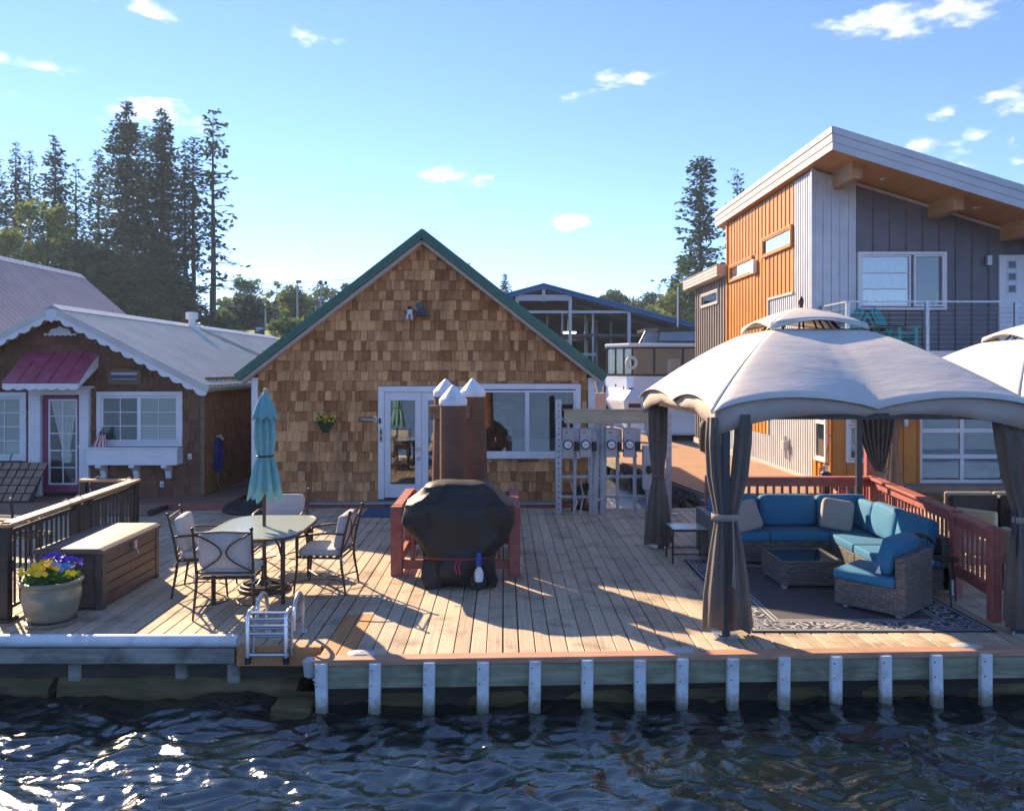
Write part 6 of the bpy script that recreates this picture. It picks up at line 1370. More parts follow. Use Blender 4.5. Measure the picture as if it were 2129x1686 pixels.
    s = thing('umbrella_base', (cx, cy, 0), 'round scrolled metal umbrella base under the glass table', 'umbrella base')
    m = MB()
    for r, z in ((.27, .02), (.235, .055)): m.tube([(cx+r*math.cos(q), cy+r*math.sin(q), z) for q in [2*math.pi*k/32 for k in range(32)]], .022, 8, loop=True)
    m.build('ring', MT['bronze'], s, smooth=2); m = MB()
    for k in range(6): q = k*math.pi/3; m.tube([(cx+.05*math.cos(q), cy+.05*math.sin(q), .12), (cx+.14*math.cos(q+.3), cy+.14*math.sin(q+.3), .09), (cx+.24*math.cos(q), cy+.24*math.sin(q), .045)], .011, 6)
    m.build('scroll', MT['galv'], s, smooth=1); m = MB(); m.lathe([(.05, .05), (.05, .12), (.03, .16), (.03, .34), (.024, .35)], 14, (cx, cy, 0)); m.build('socket', MT['bronze'], s, smooth=1)
build_dining()
# ------------------------------------------------------------------ storage box, planter, black railing
def build_left_items():
    x0, x1, y0, y1 = -4.86, -4.15, 8.68, 10.12; t = thing('storage_box', ((x0+x1)/2, (y0+y1)/2, 0), 'large brown plastic deck storage box with ribbed sides', 'storage box')
    m = MB(); m.mm(x0+.03, x1-.03, y0+.03, y1-.03, .02, .58); m.build('body', MT['box_brown'], t)
    for k in range(5):
        z = .03+k*.111; m = MB(); m.mm(x1-.03, x1-.016, y0+.09, y1-.09, z, z+.103); m.build('side_board', MT['box_brown'], t, bevel=.004, seg=1)
    for k in range(4):
        z = .03+k*.128; m = MB(); m.mm(x0+.11, x1-.11, y0+.016, y0+.03, z, z+.118); m.build('end_board', MT['box_brown'], t, bevel=.004, seg=1)
    for x in (x0, x1-.09):
        for y in (y0, y1-.09): m = MB(); m.mm(x+.004, x+.086, y+.004, y+.086, .0, .585); m.build('corner_post', MT['box_brown'], t, bevel=.008)
    m = MB(); m.mm(x0+.15, x1-.15, y0+.012, y0+.03, .535, .57); m.tube([(x0+.16, y0+.01, .54), (x0+.3, y0+.006, .56), (x1-.3, y0+.006, .56), (x1-.16, y0+.01, .54)], .01, 6); m.build('handle', MT['box_brown'], t)
    m = MB(); m.prism([(x0-.02, .585), (x1+.02, .585), (x1+.02, .615), (x1-.04, .645), (x0+.04, .645), (x0-.02, .62)], y0-.02, y1+.02); lid = m.build('lid', MT['box_lid'], t, bevel=.012)
    m = MB(); m.mm(x0+.10, x0+.11, y0+.04, y1-.04, .6455, .6475); m.mm(x1-.15, x1-.14, y0+.04, y1-.04, .6455, .6475); m.build('lid_groove', MT['box_brown'], lid)
    m = MB(); y = (y0+y1)/2; m.mm(x1+.0, x1+.028, y-.03, y+.03, .49, .585); m.tube([(x1+.02, y, .5), (x1+.045, y, .47), (x1+.04, y+.02, .43)], .01, 6); m.build('latch', MT['galv'], t)
    c = Vector((-4.46, 8.27, 0)); t = thing('flower_pot', c, 'glazed olive planter of yellow and purple pansies by the box', 'planter')
    m = MB(); m.lathe([(.17, .035), (.21, .05), (.245, .14), (.268, .25), (.27, .33), (.262, .37), (.275, .39), (.29, .405), (.292, .425), (.28, .435), (.25, .43), (.235, .40), (.22, .36), (.001, .36)], 40, c); m.build('pot', MT['glaze'], t, smooth=1, ang=50)
    m = MB(); m.lathe([(.18, 0), (.235, .005), (.24, .03), (.225, .035), (.18, .03), (.001, .03)], 36, c); m.build('saucer', MT['glaze'], t, smooth=1)
    m = MB(); m.lathe([(.235, .38), (.001, .40)], 24, c, cap=False); m.build('soil', MT['soil'], t)
    rr = random.Random(9); lf = MB()
    for k in range(900):
        a = rr.uniform(0, 6.28); r = .25*math.sqrt(rr.random()); p = c+Vector((r*math.cos(a), r*math.sin(a), .39+rr.uniform(0, .13)*(1-r*1.2))); leaf_tri(lf, p, rr.uniform(.018, .034), rr)
    lf.build('foliage', MT['leaf'], t)
    def flower(m, p, s, nrm):
        nrm = nrm.normalized(); u = nrm.orthogonal().normalized(); v = nrm.cross(u)
        for k in range(5):
            q = k*1.256; d = u*math.cos(q)+v*math.sin(q); e = nrm.cross(d); m.add([p, p+d*s*.6+e*s*.45+nrm*s*.2, p+d*s+nrm*s*.12, p+d*s*.6-e*s*.45+nrm*s*.2], [(0, 1, 2, 3)])
    for nm, mt, cnt, fx in (('blossom', 'petal_yellow', 60, lambda: (rr.gauss(-.06, .10), rr.gauss(-.11, .07))), ('blossom', 'petal_violet', 46, lambda: (rr.gauss(.03, .13), rr.gauss(.10, .07))), ('blossom', 'petal_blue', 16, lambda: (rr.gauss(.13, .06), rr.gauss(-.04, .07)))):
        m = MB()
        for k in range(cnt):
            x, y = fx(); r = math.hypot(x, y)
            if r > .26: x, y = x*.26/r, y*.26/r; r = .26
            flower(m, c+Vector((x, y, .44+.15*(1-r*2.2)+rr.uniform(0, .05)+(.05 if mt == 'petal_violet' else 0))), rr.uniform(.026, .038), Vector((x*2+rr.gauss(0, .4), y*2-.6+rr.gauss(0, .3), .7)))
        m.build(nm, MT[mt], t)
    # black baluster railing with a cedar cap
    t = thing('baluster_railing', (-5, 10, 0), 'black metal baluster railing with an orange cedar cap on the left', 'railing')
    A, B, Cc = Vector((-4.95, 8.33, 0)), Vector((-5.13, 11.65, 0)), Vector((-5.86, 11.70, 0)); D0 = Vector((-6.3, 8.30, 0))
    for a, b, n, skip in ((A, B, 30, ()), (B, Cc, 6, ()), (A, D0, 10, ())):
        d = (b-a).normalized(); s = d.cross(Vector((0, 0, 1))); L_ = (b-a).length; Z = (0, 0, 1)
        m = MB(); m.lbox(a, d, s, Z, -.06, L_+.04, -.07, .07, .935, .97); m.build('cap_rail', MT['rail_cap'], t, bevel=.006, seg=1)
        for z in (.10, .85): m = MB(); m.lbox(a, d, s, Z, .04, L_-.04, -.018, .018, z, z+.035); m.build('rail', MT['iron'], t)
        for k in range(n):
            q = L_*(k+.5)/n; m = MB(); m.lbox(a, d, s, Z, q-.0095, q+.0095, -.0095, .0095, .13, .852); m.build('baluster', MT['iron'], t)
    d = (B-A).normalized()
    for p in (A, A+d*1.52, A+d*1.86, B, Cc, D0):
        m = MB(); m.mm(p.x-.045, p.x+.045, p.y-.045, p.y+.045, 0, .934); q = m.build('post', MT['iron'], t, bevel=.004, seg=1)
        m = MB(); m.mm(p.x-.085, p.x+.085, p.y-.085, p.y+.085, .001, .03); m.build('post_foot', MT['iron'], q, bevel=.004, seg=1)
    m = MB()
    for p in (Cc+Vector((.2, -.0, .975)), B+Vector((-.05, -.05, .975)), A+d*1.6+Vector((0, 0, .975)), A+d*1.3+Vector((0, 0, .975))): m.tube([p+Vector((-.05, 0, 0)), p+Vector((0, 0, .035)), p+Vector((.05, 0, 0))], .008, 6)
    m.build('cap_clip', MT['galv'], t)
    # wire bistro chairs beyond the railing
    for (x, y, rz, lab) in ((-5.75, 9.0, 70, 'black wire bistro chair behind the railing near the lake'), (-5.85, 10.4, 120, 'black wire bistro chair behind the railing near the cottage')):
        t = thing('wire_chair', (x, y, 0), lab, 'chair', R(rz), 'wire bistro chairs behind the left railing')
        for sx in (-1, 1):
            for sy in (-1, 1): m = MB(); m.tube([(sx*.24, sy*.23, 0), (sx*.18, sy*.18, .2), (sx*.2, sy*.2, .44)], .009, 6); m.build('leg', MT['iron'], t, world=False)
        m = MB(); m.tube([(.22*math.cos(q), .22*math.sin(q), .45) for q in [2*math.pi*k/20 for k in range(20)]], .01, 6, loop=True)
        for k in range(7): s = -.18+k*.06; l = math.sqrt(.048-s*s); m.tube([(s, -l, .45), (s, l, .45)], .004, 5); m.tube([(-l, s, .452), (l, s, .452)], .004, 5)
        m.build('seat', MT['iron'], t, world=False)
        m = MB(); arc = [(.24*math.cos(q), .20+.03*math.sin(q), .45+.48*math.sin(q)**.7) for q in [math.pi*k/14 for k in range(1, 14)]]; m.tube(arc, .010, 6)
        for k in range(5): s = -.16+.08*k; m.tube([(s, .2, .46), (s+.03*math.sin(k), .22, .7), (s*.6, .24, .92-.3*abs(s))], .005, 5)
        for z in (.6, .75): m.tube([(-.22, .21, z), (0, .225, z+.03), (.22, .21, z)], .005, 5)
        m.build('backrest', MT['iron'], t, world=False)
    t = thing('deck_lounger', (-5.95, 11.3, 0), 'low metal framed lounger end beyond the railing cap', 'lounger'); c = P(30, 1062, 11.3)
    m = MB(); m.tube([(c.x-.6, 11.2, .55), (c.x+.3, 11.2, .52), (c.x+.34, 11.3, .45), (c.x+.3, 11.45, .44), (c.x-.6, 11.45, .47)], .02, 8); m.build('frame', MT['beam_tan'], t, smooth=1)
    m = MB(); m.mm(c.x-.6, c.x+.25, 11.22, 11.43, .44, .48); m.build('sling', MT['curtain'], t)
    for x in (c.x-.5, c.x+.25):
        for y in (11.2, 11.45): m = MB(); m.tube([(x, y, 0), (x, y, .47)], .016, 6); m.build('leg', MT['bronze'], t)
build_left_items()
# ------------------------------------------------------------------ swim ladder, cleats, rope float
def build_waterfront():
    xa, xb, y = -2.25, -1.91, 7.56; t = thing('swim_ladder', ((xa+xb)/2, y, 0), 'folded chrome swim ladder at the deck edge', 'ladder'); ch = MT['chrome']
    for x in (xa, xb):
        m = MB(); m.tube([(x, y+.42, .0), (x, y+.42, .22)]+[(x, y+.25+.17*math.cos(q), .24+.17*math.sin(q)) for q in [math.pi*k/12 for k in range(13)]]+[(x, y+.075, .2), (x, y+.07, .12)], .019, 10); m.build('grab_rail', ch, t, smooth=1)
        m = MB(); m.tube([(x-.02, y+.06, .33), (x-.02, y-.08, .33), (x-.025, y-.10, .30), (x-.025, y-.10, -.10), (x-.025, y-.10, -.12)], .019, 10); m.tube([(x+.012, y-.055, .24), (x+.012, y-.06, -.06)], .016, 8); m.build('side_rail', ch, t, smooth=1)
        m = MB(); m.lathe([(.022, -.125), (.03, -.12), (.03, -.07), (.022, -.065)], 10, (x-.025, y-.10, 0)); m.build('foot', MT['rubber'], t); m = MB(); m.mm(x-.05, x+.05, y+.37, y+.47, .0015, .012); m.cyl((x+.03, y+.42, .012), (x+.03, y+.42, .03), .012); m.build('deck_flange', ch, t)
    for z, dy in ((.325, -.085), (.275, -.10), (.245, -.055), (.215, -.10), (.18, -.055), (.145, -.10), (.11, -.055), (-.045, -.10)):
        m = MB(); m.tube([(xa-.02, y+dy, z), (xb-.0, y+dy, z)], .015, 8); m.build('rung', ch, t, smooth=1)
    for k, (u, v, lab) in enumerate(((752, 1359, 'white deck anchor cap beside the stained corner boards'), (1412, 1353, 'white deck anchor cap near the middle of the right deck edge'), (2010, 1343, 'white deck anchor cap near the right end of the deck edge'), (398, 1327, 'white deck anchor cap behind the left roll bumper'))):
        p = G(u, v); t = thing('anchor_cap', (p.x, p.y, 0), lab, 'deck cap', group='white anchor caps along the deck edge'); m = MB(); n = 28
        m.loft([[p+Vector((a*math.copysign(abs(math.cos(q))**.6, math.cos(q)), b*math.copysign(abs(math.sin(q))**.6, math.sin(q)), z)) for q in [2*math.pi*j/n for j in range(n)]] for a, b, z in ((.13, .08, .001), (.125, .075, .010), (.08, .05, .02), (.05, .035, .024))]); m.build('plate', MT['conduit'], t, smooth=1)
        m = MB(); m.lathe([(.03, .0245), (.026, .027), (.001, .027)], 14, p); m.build('hole', MT['meter_grey'], t)
    p = P(640, 1398, 7.15); t = thing('mooring_float', p, 'grey mooring float with knotted rope at the dock corner', 'float'); m = MB(); c = Vector((p.x-.0, 7.30, -.10))
    m.tube([c+Vector((-.02, .0, .09)), c+Vector((-.02, 0, .07)), c+Vector((0, 0, -.06)), c+Vector((0, 0, -.09))], [.03, .062, .066, .03], 14); m.build('float', MT['conduit'], t, smooth=1)
    m = MB(); q = c+Vector((.03, -.07, .09)); m.tube([q, q+Vector((.03, -.01, -.05)), q+Vector((.06, -.01, -.1)), q+Vector((.05, -.02, -.17)), q+Vector((.06, -.01, -.25)), q+Vector((.03, -.01, -.34)), q+Vector((.035, -.01, -.40))], .009, 7); m.tube([q+Vector((.0, -.01, -.16)), q+Vector((.05, -.03, -.18)), q+Vector((.075, -.02, -.15)), q+Vector((.05, 0, -.19)), q+Vector((.01, -.02, -.2))], .011, 7); m.build('rope', MT['rope'], t, smooth=1)
build_waterfront()
# ------------------------------------------------------------------ blue roofed boathouse and the cabin cruiser
def build_boathouse():
    Y = 46; s = F/Y
    def X(u): return (u-CX)/s
    def Z(v): return H+(CY-v)/s
    xr, zr = X(1130), Z(590); xe, ze = X(1444), Z(674); xl = 2*xr-xe
    t = thing('boathouse', (xr, Y, 0), 'open fronted boathouse with a blue gable roof', 'boathouse')
    for a, b in ((xr, xe), (xr, xl)):
        m = MB(); m.prism([(a, zr), (b, ze), (b, ze-.28), (a, zr-.30)], Y-.4, Y+13); rf = m.build('roof', MT['blue_roof'], t)
        m = MB(); m.prism([(a, zr-.31), (b, ze-.29), (b, ze-.36), (a, zr-.38)], Y-.1, Y+12.9); m.build('roof_underside', MT['shed_grey'], t)
        m = MB(); m.bar((a, Y-.41, zr-.13), (b, Y-.41, ze-.13), .02, .03); m.build('fascia_seam', MT['flag_blue'], rf)
    m = MB(); m.prism([(xl+.3, -1), (xe-.3, -1), (xe-.3, ze-.4), (xr, zr-.4), (xl+.3, ze-.4)], Y+12.6, Y+12.8); m.build('back_wall', MT['shed_grey'], t); m = MB(); m.mm(xe-.5, xe-.35, Y+.5, Y+12.6, -.2, ze-.42); m.build('side_wall', MT['shed_grey'], t)
    for u, vt in ((1075, 612), (1130, 597), (1185, 613), (1307, 645)):
        m = MB(); m.mm(X(u)-.09, X(u)+.09, Y-.2, Y, -1.0 if u != 1130 else Z(628), Z(vt)-.1); m.build('post', MT['steel'], t)
    for u, yy in ((1177, 3), (1237, 1), (1232, 4), (1295, 5), (1150, 6), (1255, 9), (1205, 8), (1270, 7)):
        m = MB(); m.mm(X(u)-.06, X(u)+.06, Y+yy, Y+yy+.12, -1.0, Z(640)-.02*yy); m.build('post', MT['steel'], t)
    for a, b, v in ((1075, 1310, 649), (1075, 1240, 737)): m = MB(); m.mm(X(a), X(b), Y-.16, Y-.04, Z(v)-.07, Z(v)+.07); m.build('girt', MT['steel'], t)
    for a, b in ((1077, 1128), (1132, 1183)):
        m = MB(); m.mm(X(a), X(b), Y-.25, Y-.02, Z(626), Z(614)); pn = m.build('door_track', MT['shed_light'], t)
        for v in (618, 622): m = MB(); m.mm(X(a), X(b), Y-.27, Y-.251, Z(v)-.02, Z(v)+.02); m.build('rib', MT['steel'], pn)
    m = MB()
    for k in range(9): y = Y+1+k*1.3; m.bar((xr, y, zr-.55), (xe-.4, y, ze-.5), .1, .18); m.bar((xr, y, zr-.55), (xl+.4, y, ze-.5), .1, .18); m.bar((xl+.5, y, ze-.55), (xe-.5, y, ze-.55), .08, .12)
    m.build('truss', MT['shed_grey'], t)
    c = Vector((X(1203), Y+7, Z(680))); m = MB(); m.mm(c.x-.45, c.x+.45, c.y-.1, c.y+.1, c.z-.05, c.z+.05); e = bpy.data.materials.new('tube_lit'); e.use_nodes = True; pb = e.node_tree.nodes['Principled BSDF']; pb.inputs['Emission Color'].default_value = (1, .96, .85, 1); pb.inputs['Emission Strength'].default_value = 4; m.build('tube_light', e, t)
    m = MB(); m.mm(xl+1, xe-.6, Y+1, Y+12, -.6, -.1); m.build('slip_dock', MT['old_beam'], t)
    for k, (u, lab) in enumerate(((1175, 'small covered boat inside the boathouse on the left'), (1235, 'small covered boat inside the boathouse beside the cruiser'))):
        x = X(u); b = thing('stored_boat', (x, Y+6, -.3), lab, 'boat', group='boats stored in the boathouse'); rings = []
        for q, wd, zz in ((0, .9, .75), (.3, 1.05, .8), (.7, .8, .95), (1, .06, 1.15)): rings.append([Vector((x-wd, Y+4+q*5, zz)), Vector((x-wd*.7, Y+4+q*5, -.4)), Vector((x+wd*.7, Y+4+q*5, -.4)), Vector((x+wd, Y+4+q*5, zz)), Vector((x, Y+4+q*5, zz+.5))])
        m = MB(); m.loft(rings); m.build('hull', MT['boat_white' if k else 'shed_light'], b, smooth=1); m = MB(); m.mm(x-.5, x+.5, Y+5, Y+6.4, 1.0, 1.8); m.build('cockpit_cover', MT['boat_dark'], b, bevel=.2, seg=3)
build_boathouse()
def build_cruiser():
    Y = 36.5; s = F/Y
    def X(u, y=Y): return (u-CX)/F*y
    def Z(v, y=Y): return H+(CY-v)/F*y
    t = thing('cabin_cruiser', (6.6, 40, ZW), 'white cabin cruiser with dark enclosure and black bimini behind the walkway', 'boat')
    def plan(d, zb, w0, cut, back=0.): # stern outline, chamfered left corner
        return [Vector((w0, Y+2.4, zb)), Vector((w0+cut, Y+back, zb)), Vector((8.9, Y+back, zb)), Vector((9.5, Y+2.4, zb)), Vector((9.3, Y+9, zb)), Vector((6.9, Y+12.5, zb)), Vector((w0+.1, Y+9, zb))]
    m = MB(); m.loft([plan(0, -.9, 4.75, .7, .2), plan(0, -.35, 4.6, .75, .1), plan(0, Z(838), 4.42, .85), plan(0, Z(833), 4.42, .85)]); m.build('hull', MT['boat_white'], t)
    m = MB(); m.loft([plan(0, Z(833)+.002, 4.42, .85), plan(0, Z(808), 4.72, 1.0, .55), plan(0, Z(783), 4.80, 1.0, .6)]); m.build('deck_coaming', MT['boat_white'], t)
    m = MB(); m.loft([plan(0, -.47, 4.60, .77, .09), plan(0, -.37, 4.585, .77, .085)]); m.build('waterline_stripe', MT['boat_dark'], t)
    m = MB(); m.mm(5.2, 9.0, Y-.9, Y+.1, -.30, -.15); m.build('swim_platform', MT['boat_white'], t, bevel=.03)
    # vinyl enclosure
    z0, z1 = Z(780), Z(722); pl = [(4.95, Y+2.6), (5.0, Y+1.2), (5.75, Y+.75), (8.9, Y+.75)]
    pl = [(X(1263, Y+1.8), Y+1.8), (X(1315, Y+.8), Y+.8), (X(1360, Y+.8), Y+.8), (X(1420, Y+.8), Y+.8), (X(1500, Y+.8), Y+.8)]
    for a, b in zip(pl, pl[1:]):
        m = MB(); m.add([(a[0], a[1], z0), (b[0], b[1], z0), (b[0], b[1], z1), (a[0], a[1], z1)], [(0, 1, 2, 3)]); m.build('vinyl_window', MT['glass_vinyl'], t)
    m = MB()
    for a in pl+[((pl[0][0]*.66+pl[1][0]*.34), (pl[0][1]*.66+pl[1][1]*.34)), ((pl[0][0]*.33+pl[1][0]*.67), (pl[0][1]*.33+pl[1][1]*.67))]:
        if isinstance(a[0], float): m.mm(a[0]-.05, a[0]+.05, a[1]-.03, a[1]+.03, z0, z1)
    for a, b in zip(pl, pl[1:]):
        for z in (z0, z1): m.bar((a[0], a[1], z), (b[0], b[1], z), .07, .10)
    m.build('enclosure_frame', MT['boat_dark'], t)
    m = MB(); m.mm(5.3, 9.2, Y+3.5, Y+3.6, z0-.6, z1); m.build('cabin_bulkhead', MT['shed_grey'], t); m = MB(); m.mm(X(1390, Y+1.8), X(1412, Y+1.8), Y+1.6, Y+2.2, z0, z0+.75); m.build('helm_seat', MT['boat_white'], t, bevel=.08)
    m = MB(); m.loft([[Vector((X(1261, Y+1.7)-.05, Y+1.9, z)), Vector((X(1312), Y+.55, z)), Vector((9.2, Y+.5, z)), Vector((9.4, Y+4.6, z)), Vector((5.0, Y+4.6, z))] for z in (z1+.03, z1+.10, z1+.2)]); m.build('hardtop', MT['boat_white'], t, bevel=.05)
    m = MB(); m.add([(X(1400), Y+.7, z0), (X(1500), Y+.7, z0), (X(1500), Y+.7, z1+.05)], [(0, 1, 2)]); m.build('stair_panel', MT['boat_white'], t, solid=.05)
    # flybridge
    f0, f1 = z1+.2, Z(684); m = MB(); xa, xb, xt, xbt = X(1340), X(1374), X(1355), X(1380)
    m.add([(xa, Y+1.4, f0), (xb, Y+.9, f0), (xbt, Y+1.0, f1), (xt, Y+1.5, f1)], [(0, 1, 2, 3)]); m.add([(xb, Y+.9, f0), (9.3, Y+.9, f0), (9.3, Y+1, f1), (xbt, Y+1, f1)], [(0, 1, 2, 3)]); m.build('flybridge_window', MT['glass_vinyl'], t)
    m = MB(); m.bar((xb, Y+.88, f0), (xbt, Y+.98, f1), .05, .08); m.bar((xa, Y+1.4, f0), (xt, Y+1.5, f1), .05, .06); m.bar((xb, Y+.86, f0+.06), (9.3, Y+.86, f0+.06), .05, .1)
    m.loft([[Vector((xt-.05, Y+1.5, z)), Vector((xbt-.1, Y+.8, z)), Vector((9.4, Y+.8, z+.05)), Vector((9.4, Y+4, z)), Vector((xt, Y+4, z))] for z in (f1-.02, f1+.1)]); m.build('bimini', MT['boat_dark'], t)
    m = MB(); m.mm(6.8, 9.3, Y+3.9, Y+4, f0, f1); m.build('flybridge_back', MT['shed_grey'], t)
    lr = Vector((X(1313, Y+.7), Y+.68, Z(754))); m = MB(); m.tube([lr+Vector((.20*math.cos(q), 0, .23*math.sin(q))) for q in [2*math.pi*k/28 for k in range(28)]], .075, 10, loop=True); tag(m.build('life_ring', M('ring_cream', (.68, .66, .56), .6), smooth=2), 'cream life ring on the cruiser enclosure', 'life ring')
    m = MB(); m.mm(X(1307), X(1338), Y-.03, Y+.05, Z(848), Z(839)); m.build('name_board', M('board_maroon', (.05, .012, .018), .5), t)
    m = MB(); m.mm(X(1311), X(1320), Y+.5, Y+.56, Z(811), Z(807)); m.mm(X(1282), X(1284), Y+.4, Y+.56, Z(804), Z(799)); m.mm(X(1299), X(1301), Y+.4, Y+.56, Z(811), Z(804)); m.build('cleat', MT['boat_dark'], t)
    m = MB(); m.tube([(X(1425), Y+1.6, f1), (X(1425), Y+1.6, Z(590))], .025, 6); m.build('antenna', MT['boat_white'], t)
    m = MB(); m.tube([(X(1262), Y+.9, Z(805)), (X(1258), Y+.6, Z(822)), (X(1259), Y+.4, Z(840)), (X(1264), Y+.2, Z(852))], .09, 8); m.build('fender_rope', MT['boat_dark'], t)
    # davit on the neighbouring slip
    d = thing('dock_locker', (X(1247, 30), 30, 0), 'pale dock locker with two leaning poles behind the house corner', 'locker'); m = MB(); m.mm(X(1236, 30), X(1260, 30), 30, 30.6, 0, Z(817, 30)); m.build('cabinet', MT['fascia_tan'], d, bevel=.03); m = MB()
    m.bar((X(1235, 30), 30.1, Z(818, 30)), (X(1234, 30), 30.1, Z(783, 30)), .06, .06); m.bar((X(1243, 30), 30.1, Z(818, 30)), (X(1236, 30), 30.1, Z(783, 30)), .06, .06); m.build('pole', MT['white'], d)
build_cruiser()
# ------------------------------------------------------------------ trees
def conifer_mesh(seed, h, r, bare, dens=1., droop=.25, ragged=.35, size=.42, top_pow=.8):
    size *= 1.2; r *= 1.25; dens *= 1.1; top_pow *= .85; ragged = min(.6, ragged*1.35)
    rr = random.Random(seed); lf, br = MB(), MB()
    br.tube([(0, 0, -.6), (.05, 0, h*.3), (-.05, .05, h*.65), (0, 0, h*.98)], [h*.0125+.05, h*.0105+.03, h*.006+.02, .02], 8)
    z = h*bare; prof = []
    while z < h*.985:
        t = (z-h*bare)/(h*(1-bare)); L_ = r*((1-t)**top_pow)*(.55+.45*min(1, t*4+.35))*(1-ragged*rr.random()*.7)+.12
        nb = max(3, int((5+2*rr.random())*dens)); a0 = rr.uniform(0, 6.28)
        for k in range(nb):
            if rr.random() < .12*ragged*3: continue
            a = a0+k*6.283/nb+rr.uniform(-.35, .35); l = L_*rr.uniform(1-ragged, 1.12); d = Vector((math.cos(a), math.sin(a), 0)); up = .28*(1-droop*3)+(t-.5)*.5
            p0 = Vector((0, 0, z)); n = max(2, int(l/(size*.62)*dens)); 
            if l > 1.2: br.tube([p0, p0+d*l*.5+Vector((0, 0, l*up*.5-droop*l*.12)), p0+d*l*.85+Vector((0, 0, l*up*.6-droop*l*.5))], [.05, .03, .012], 4)
            for j in range(n):
                q = (j+.6)/n; p = p0+d*l*q+Vector((0, 0, l*up*q-droop*l*q*q)); sp = .16*l*(1-q*.6)+.1
                for e in range(3 if dens < 1 else 4):
                    c = p+Vector((rr.gauss(0, sp), rr.gauss(0, sp), rr.gauss(0, .10)+.02)); s = size*rr.uniform(.6, 1.25)*min(1, .42+.4*L_)
                    out = (d*rr.uniform(.5, 1)+Vector((rr.gauss(0, .5), rr.gauss(0, .5), rr.gauss(-.05, .35)))).normalized(); sd = out.cross(Vector((rr.gauss(0, .4), rr.gauss(0, .4), 1))).normalized()*s*.34
                    lf.add([c-sd*.6, c+sd*.6, c+out*s*.55+sd, c+out*s, c+out*s*.5-sd], [(0, 1, 2, 3, 4)])
        z += rr.uniform(.45, .8)*(.7+.5*(1-t))*(1.0/max(.7, dens)) * max(1., h/30)
    return br, lf
def broad_mesh(seed, h, r, trunk=.3, blobs=14, n=2200, size=.35):
    rr = random.Random(seed); lf, br = MB(), MB()
    br.tube([(0, 0, -.5), (0, 0, h*trunk), (.1, 0, h*.6), (0, 0, h*.85)], [.05+h*.013, .04+h*.01, .06, .03], 8); cs = []
    for k in range(blobs):
        t = rr.uniform(trunk, .95); a = rr.uniform(0, 6.28); w_ = r*math.sin(math.pi*min(.97, (t-trunk)/(1-trunk)*.85+.12))**.7; q = rr.uniform(.2, .85); c = Vector((math.cos(a)*w_*q, math.sin(a)*w_*q, h*t)); cs.append((c, r*rr.uniform(.22, .42))); br.tube([(0, 0, h*t*.7), c*.6+Vector((0, 0, h*t*.32)), c], [.06, .04, .015], 4)
    for k in range(n):
        c, s = rr.choice(cs); d = Vector((rr.gauss(0, 1), rr.gauss(0, 1), rr.gauss(0, .8))); p = c+d.normalized()*s*rr.random()**.4; leaf_tri(lf, p, size*rr.uniform(.5, 1.1), rr)
    return br, lf
def plant_tree(name, bl, pos, mat, label, group=None, cat='tree', rz=0):
    t = thing(name, pos, label, cat, rz, group); bl[0].build('trunk', MT['bark'], t, world=False, smooth=1); bl[1].build('crown', MT[mat], t, world=False)
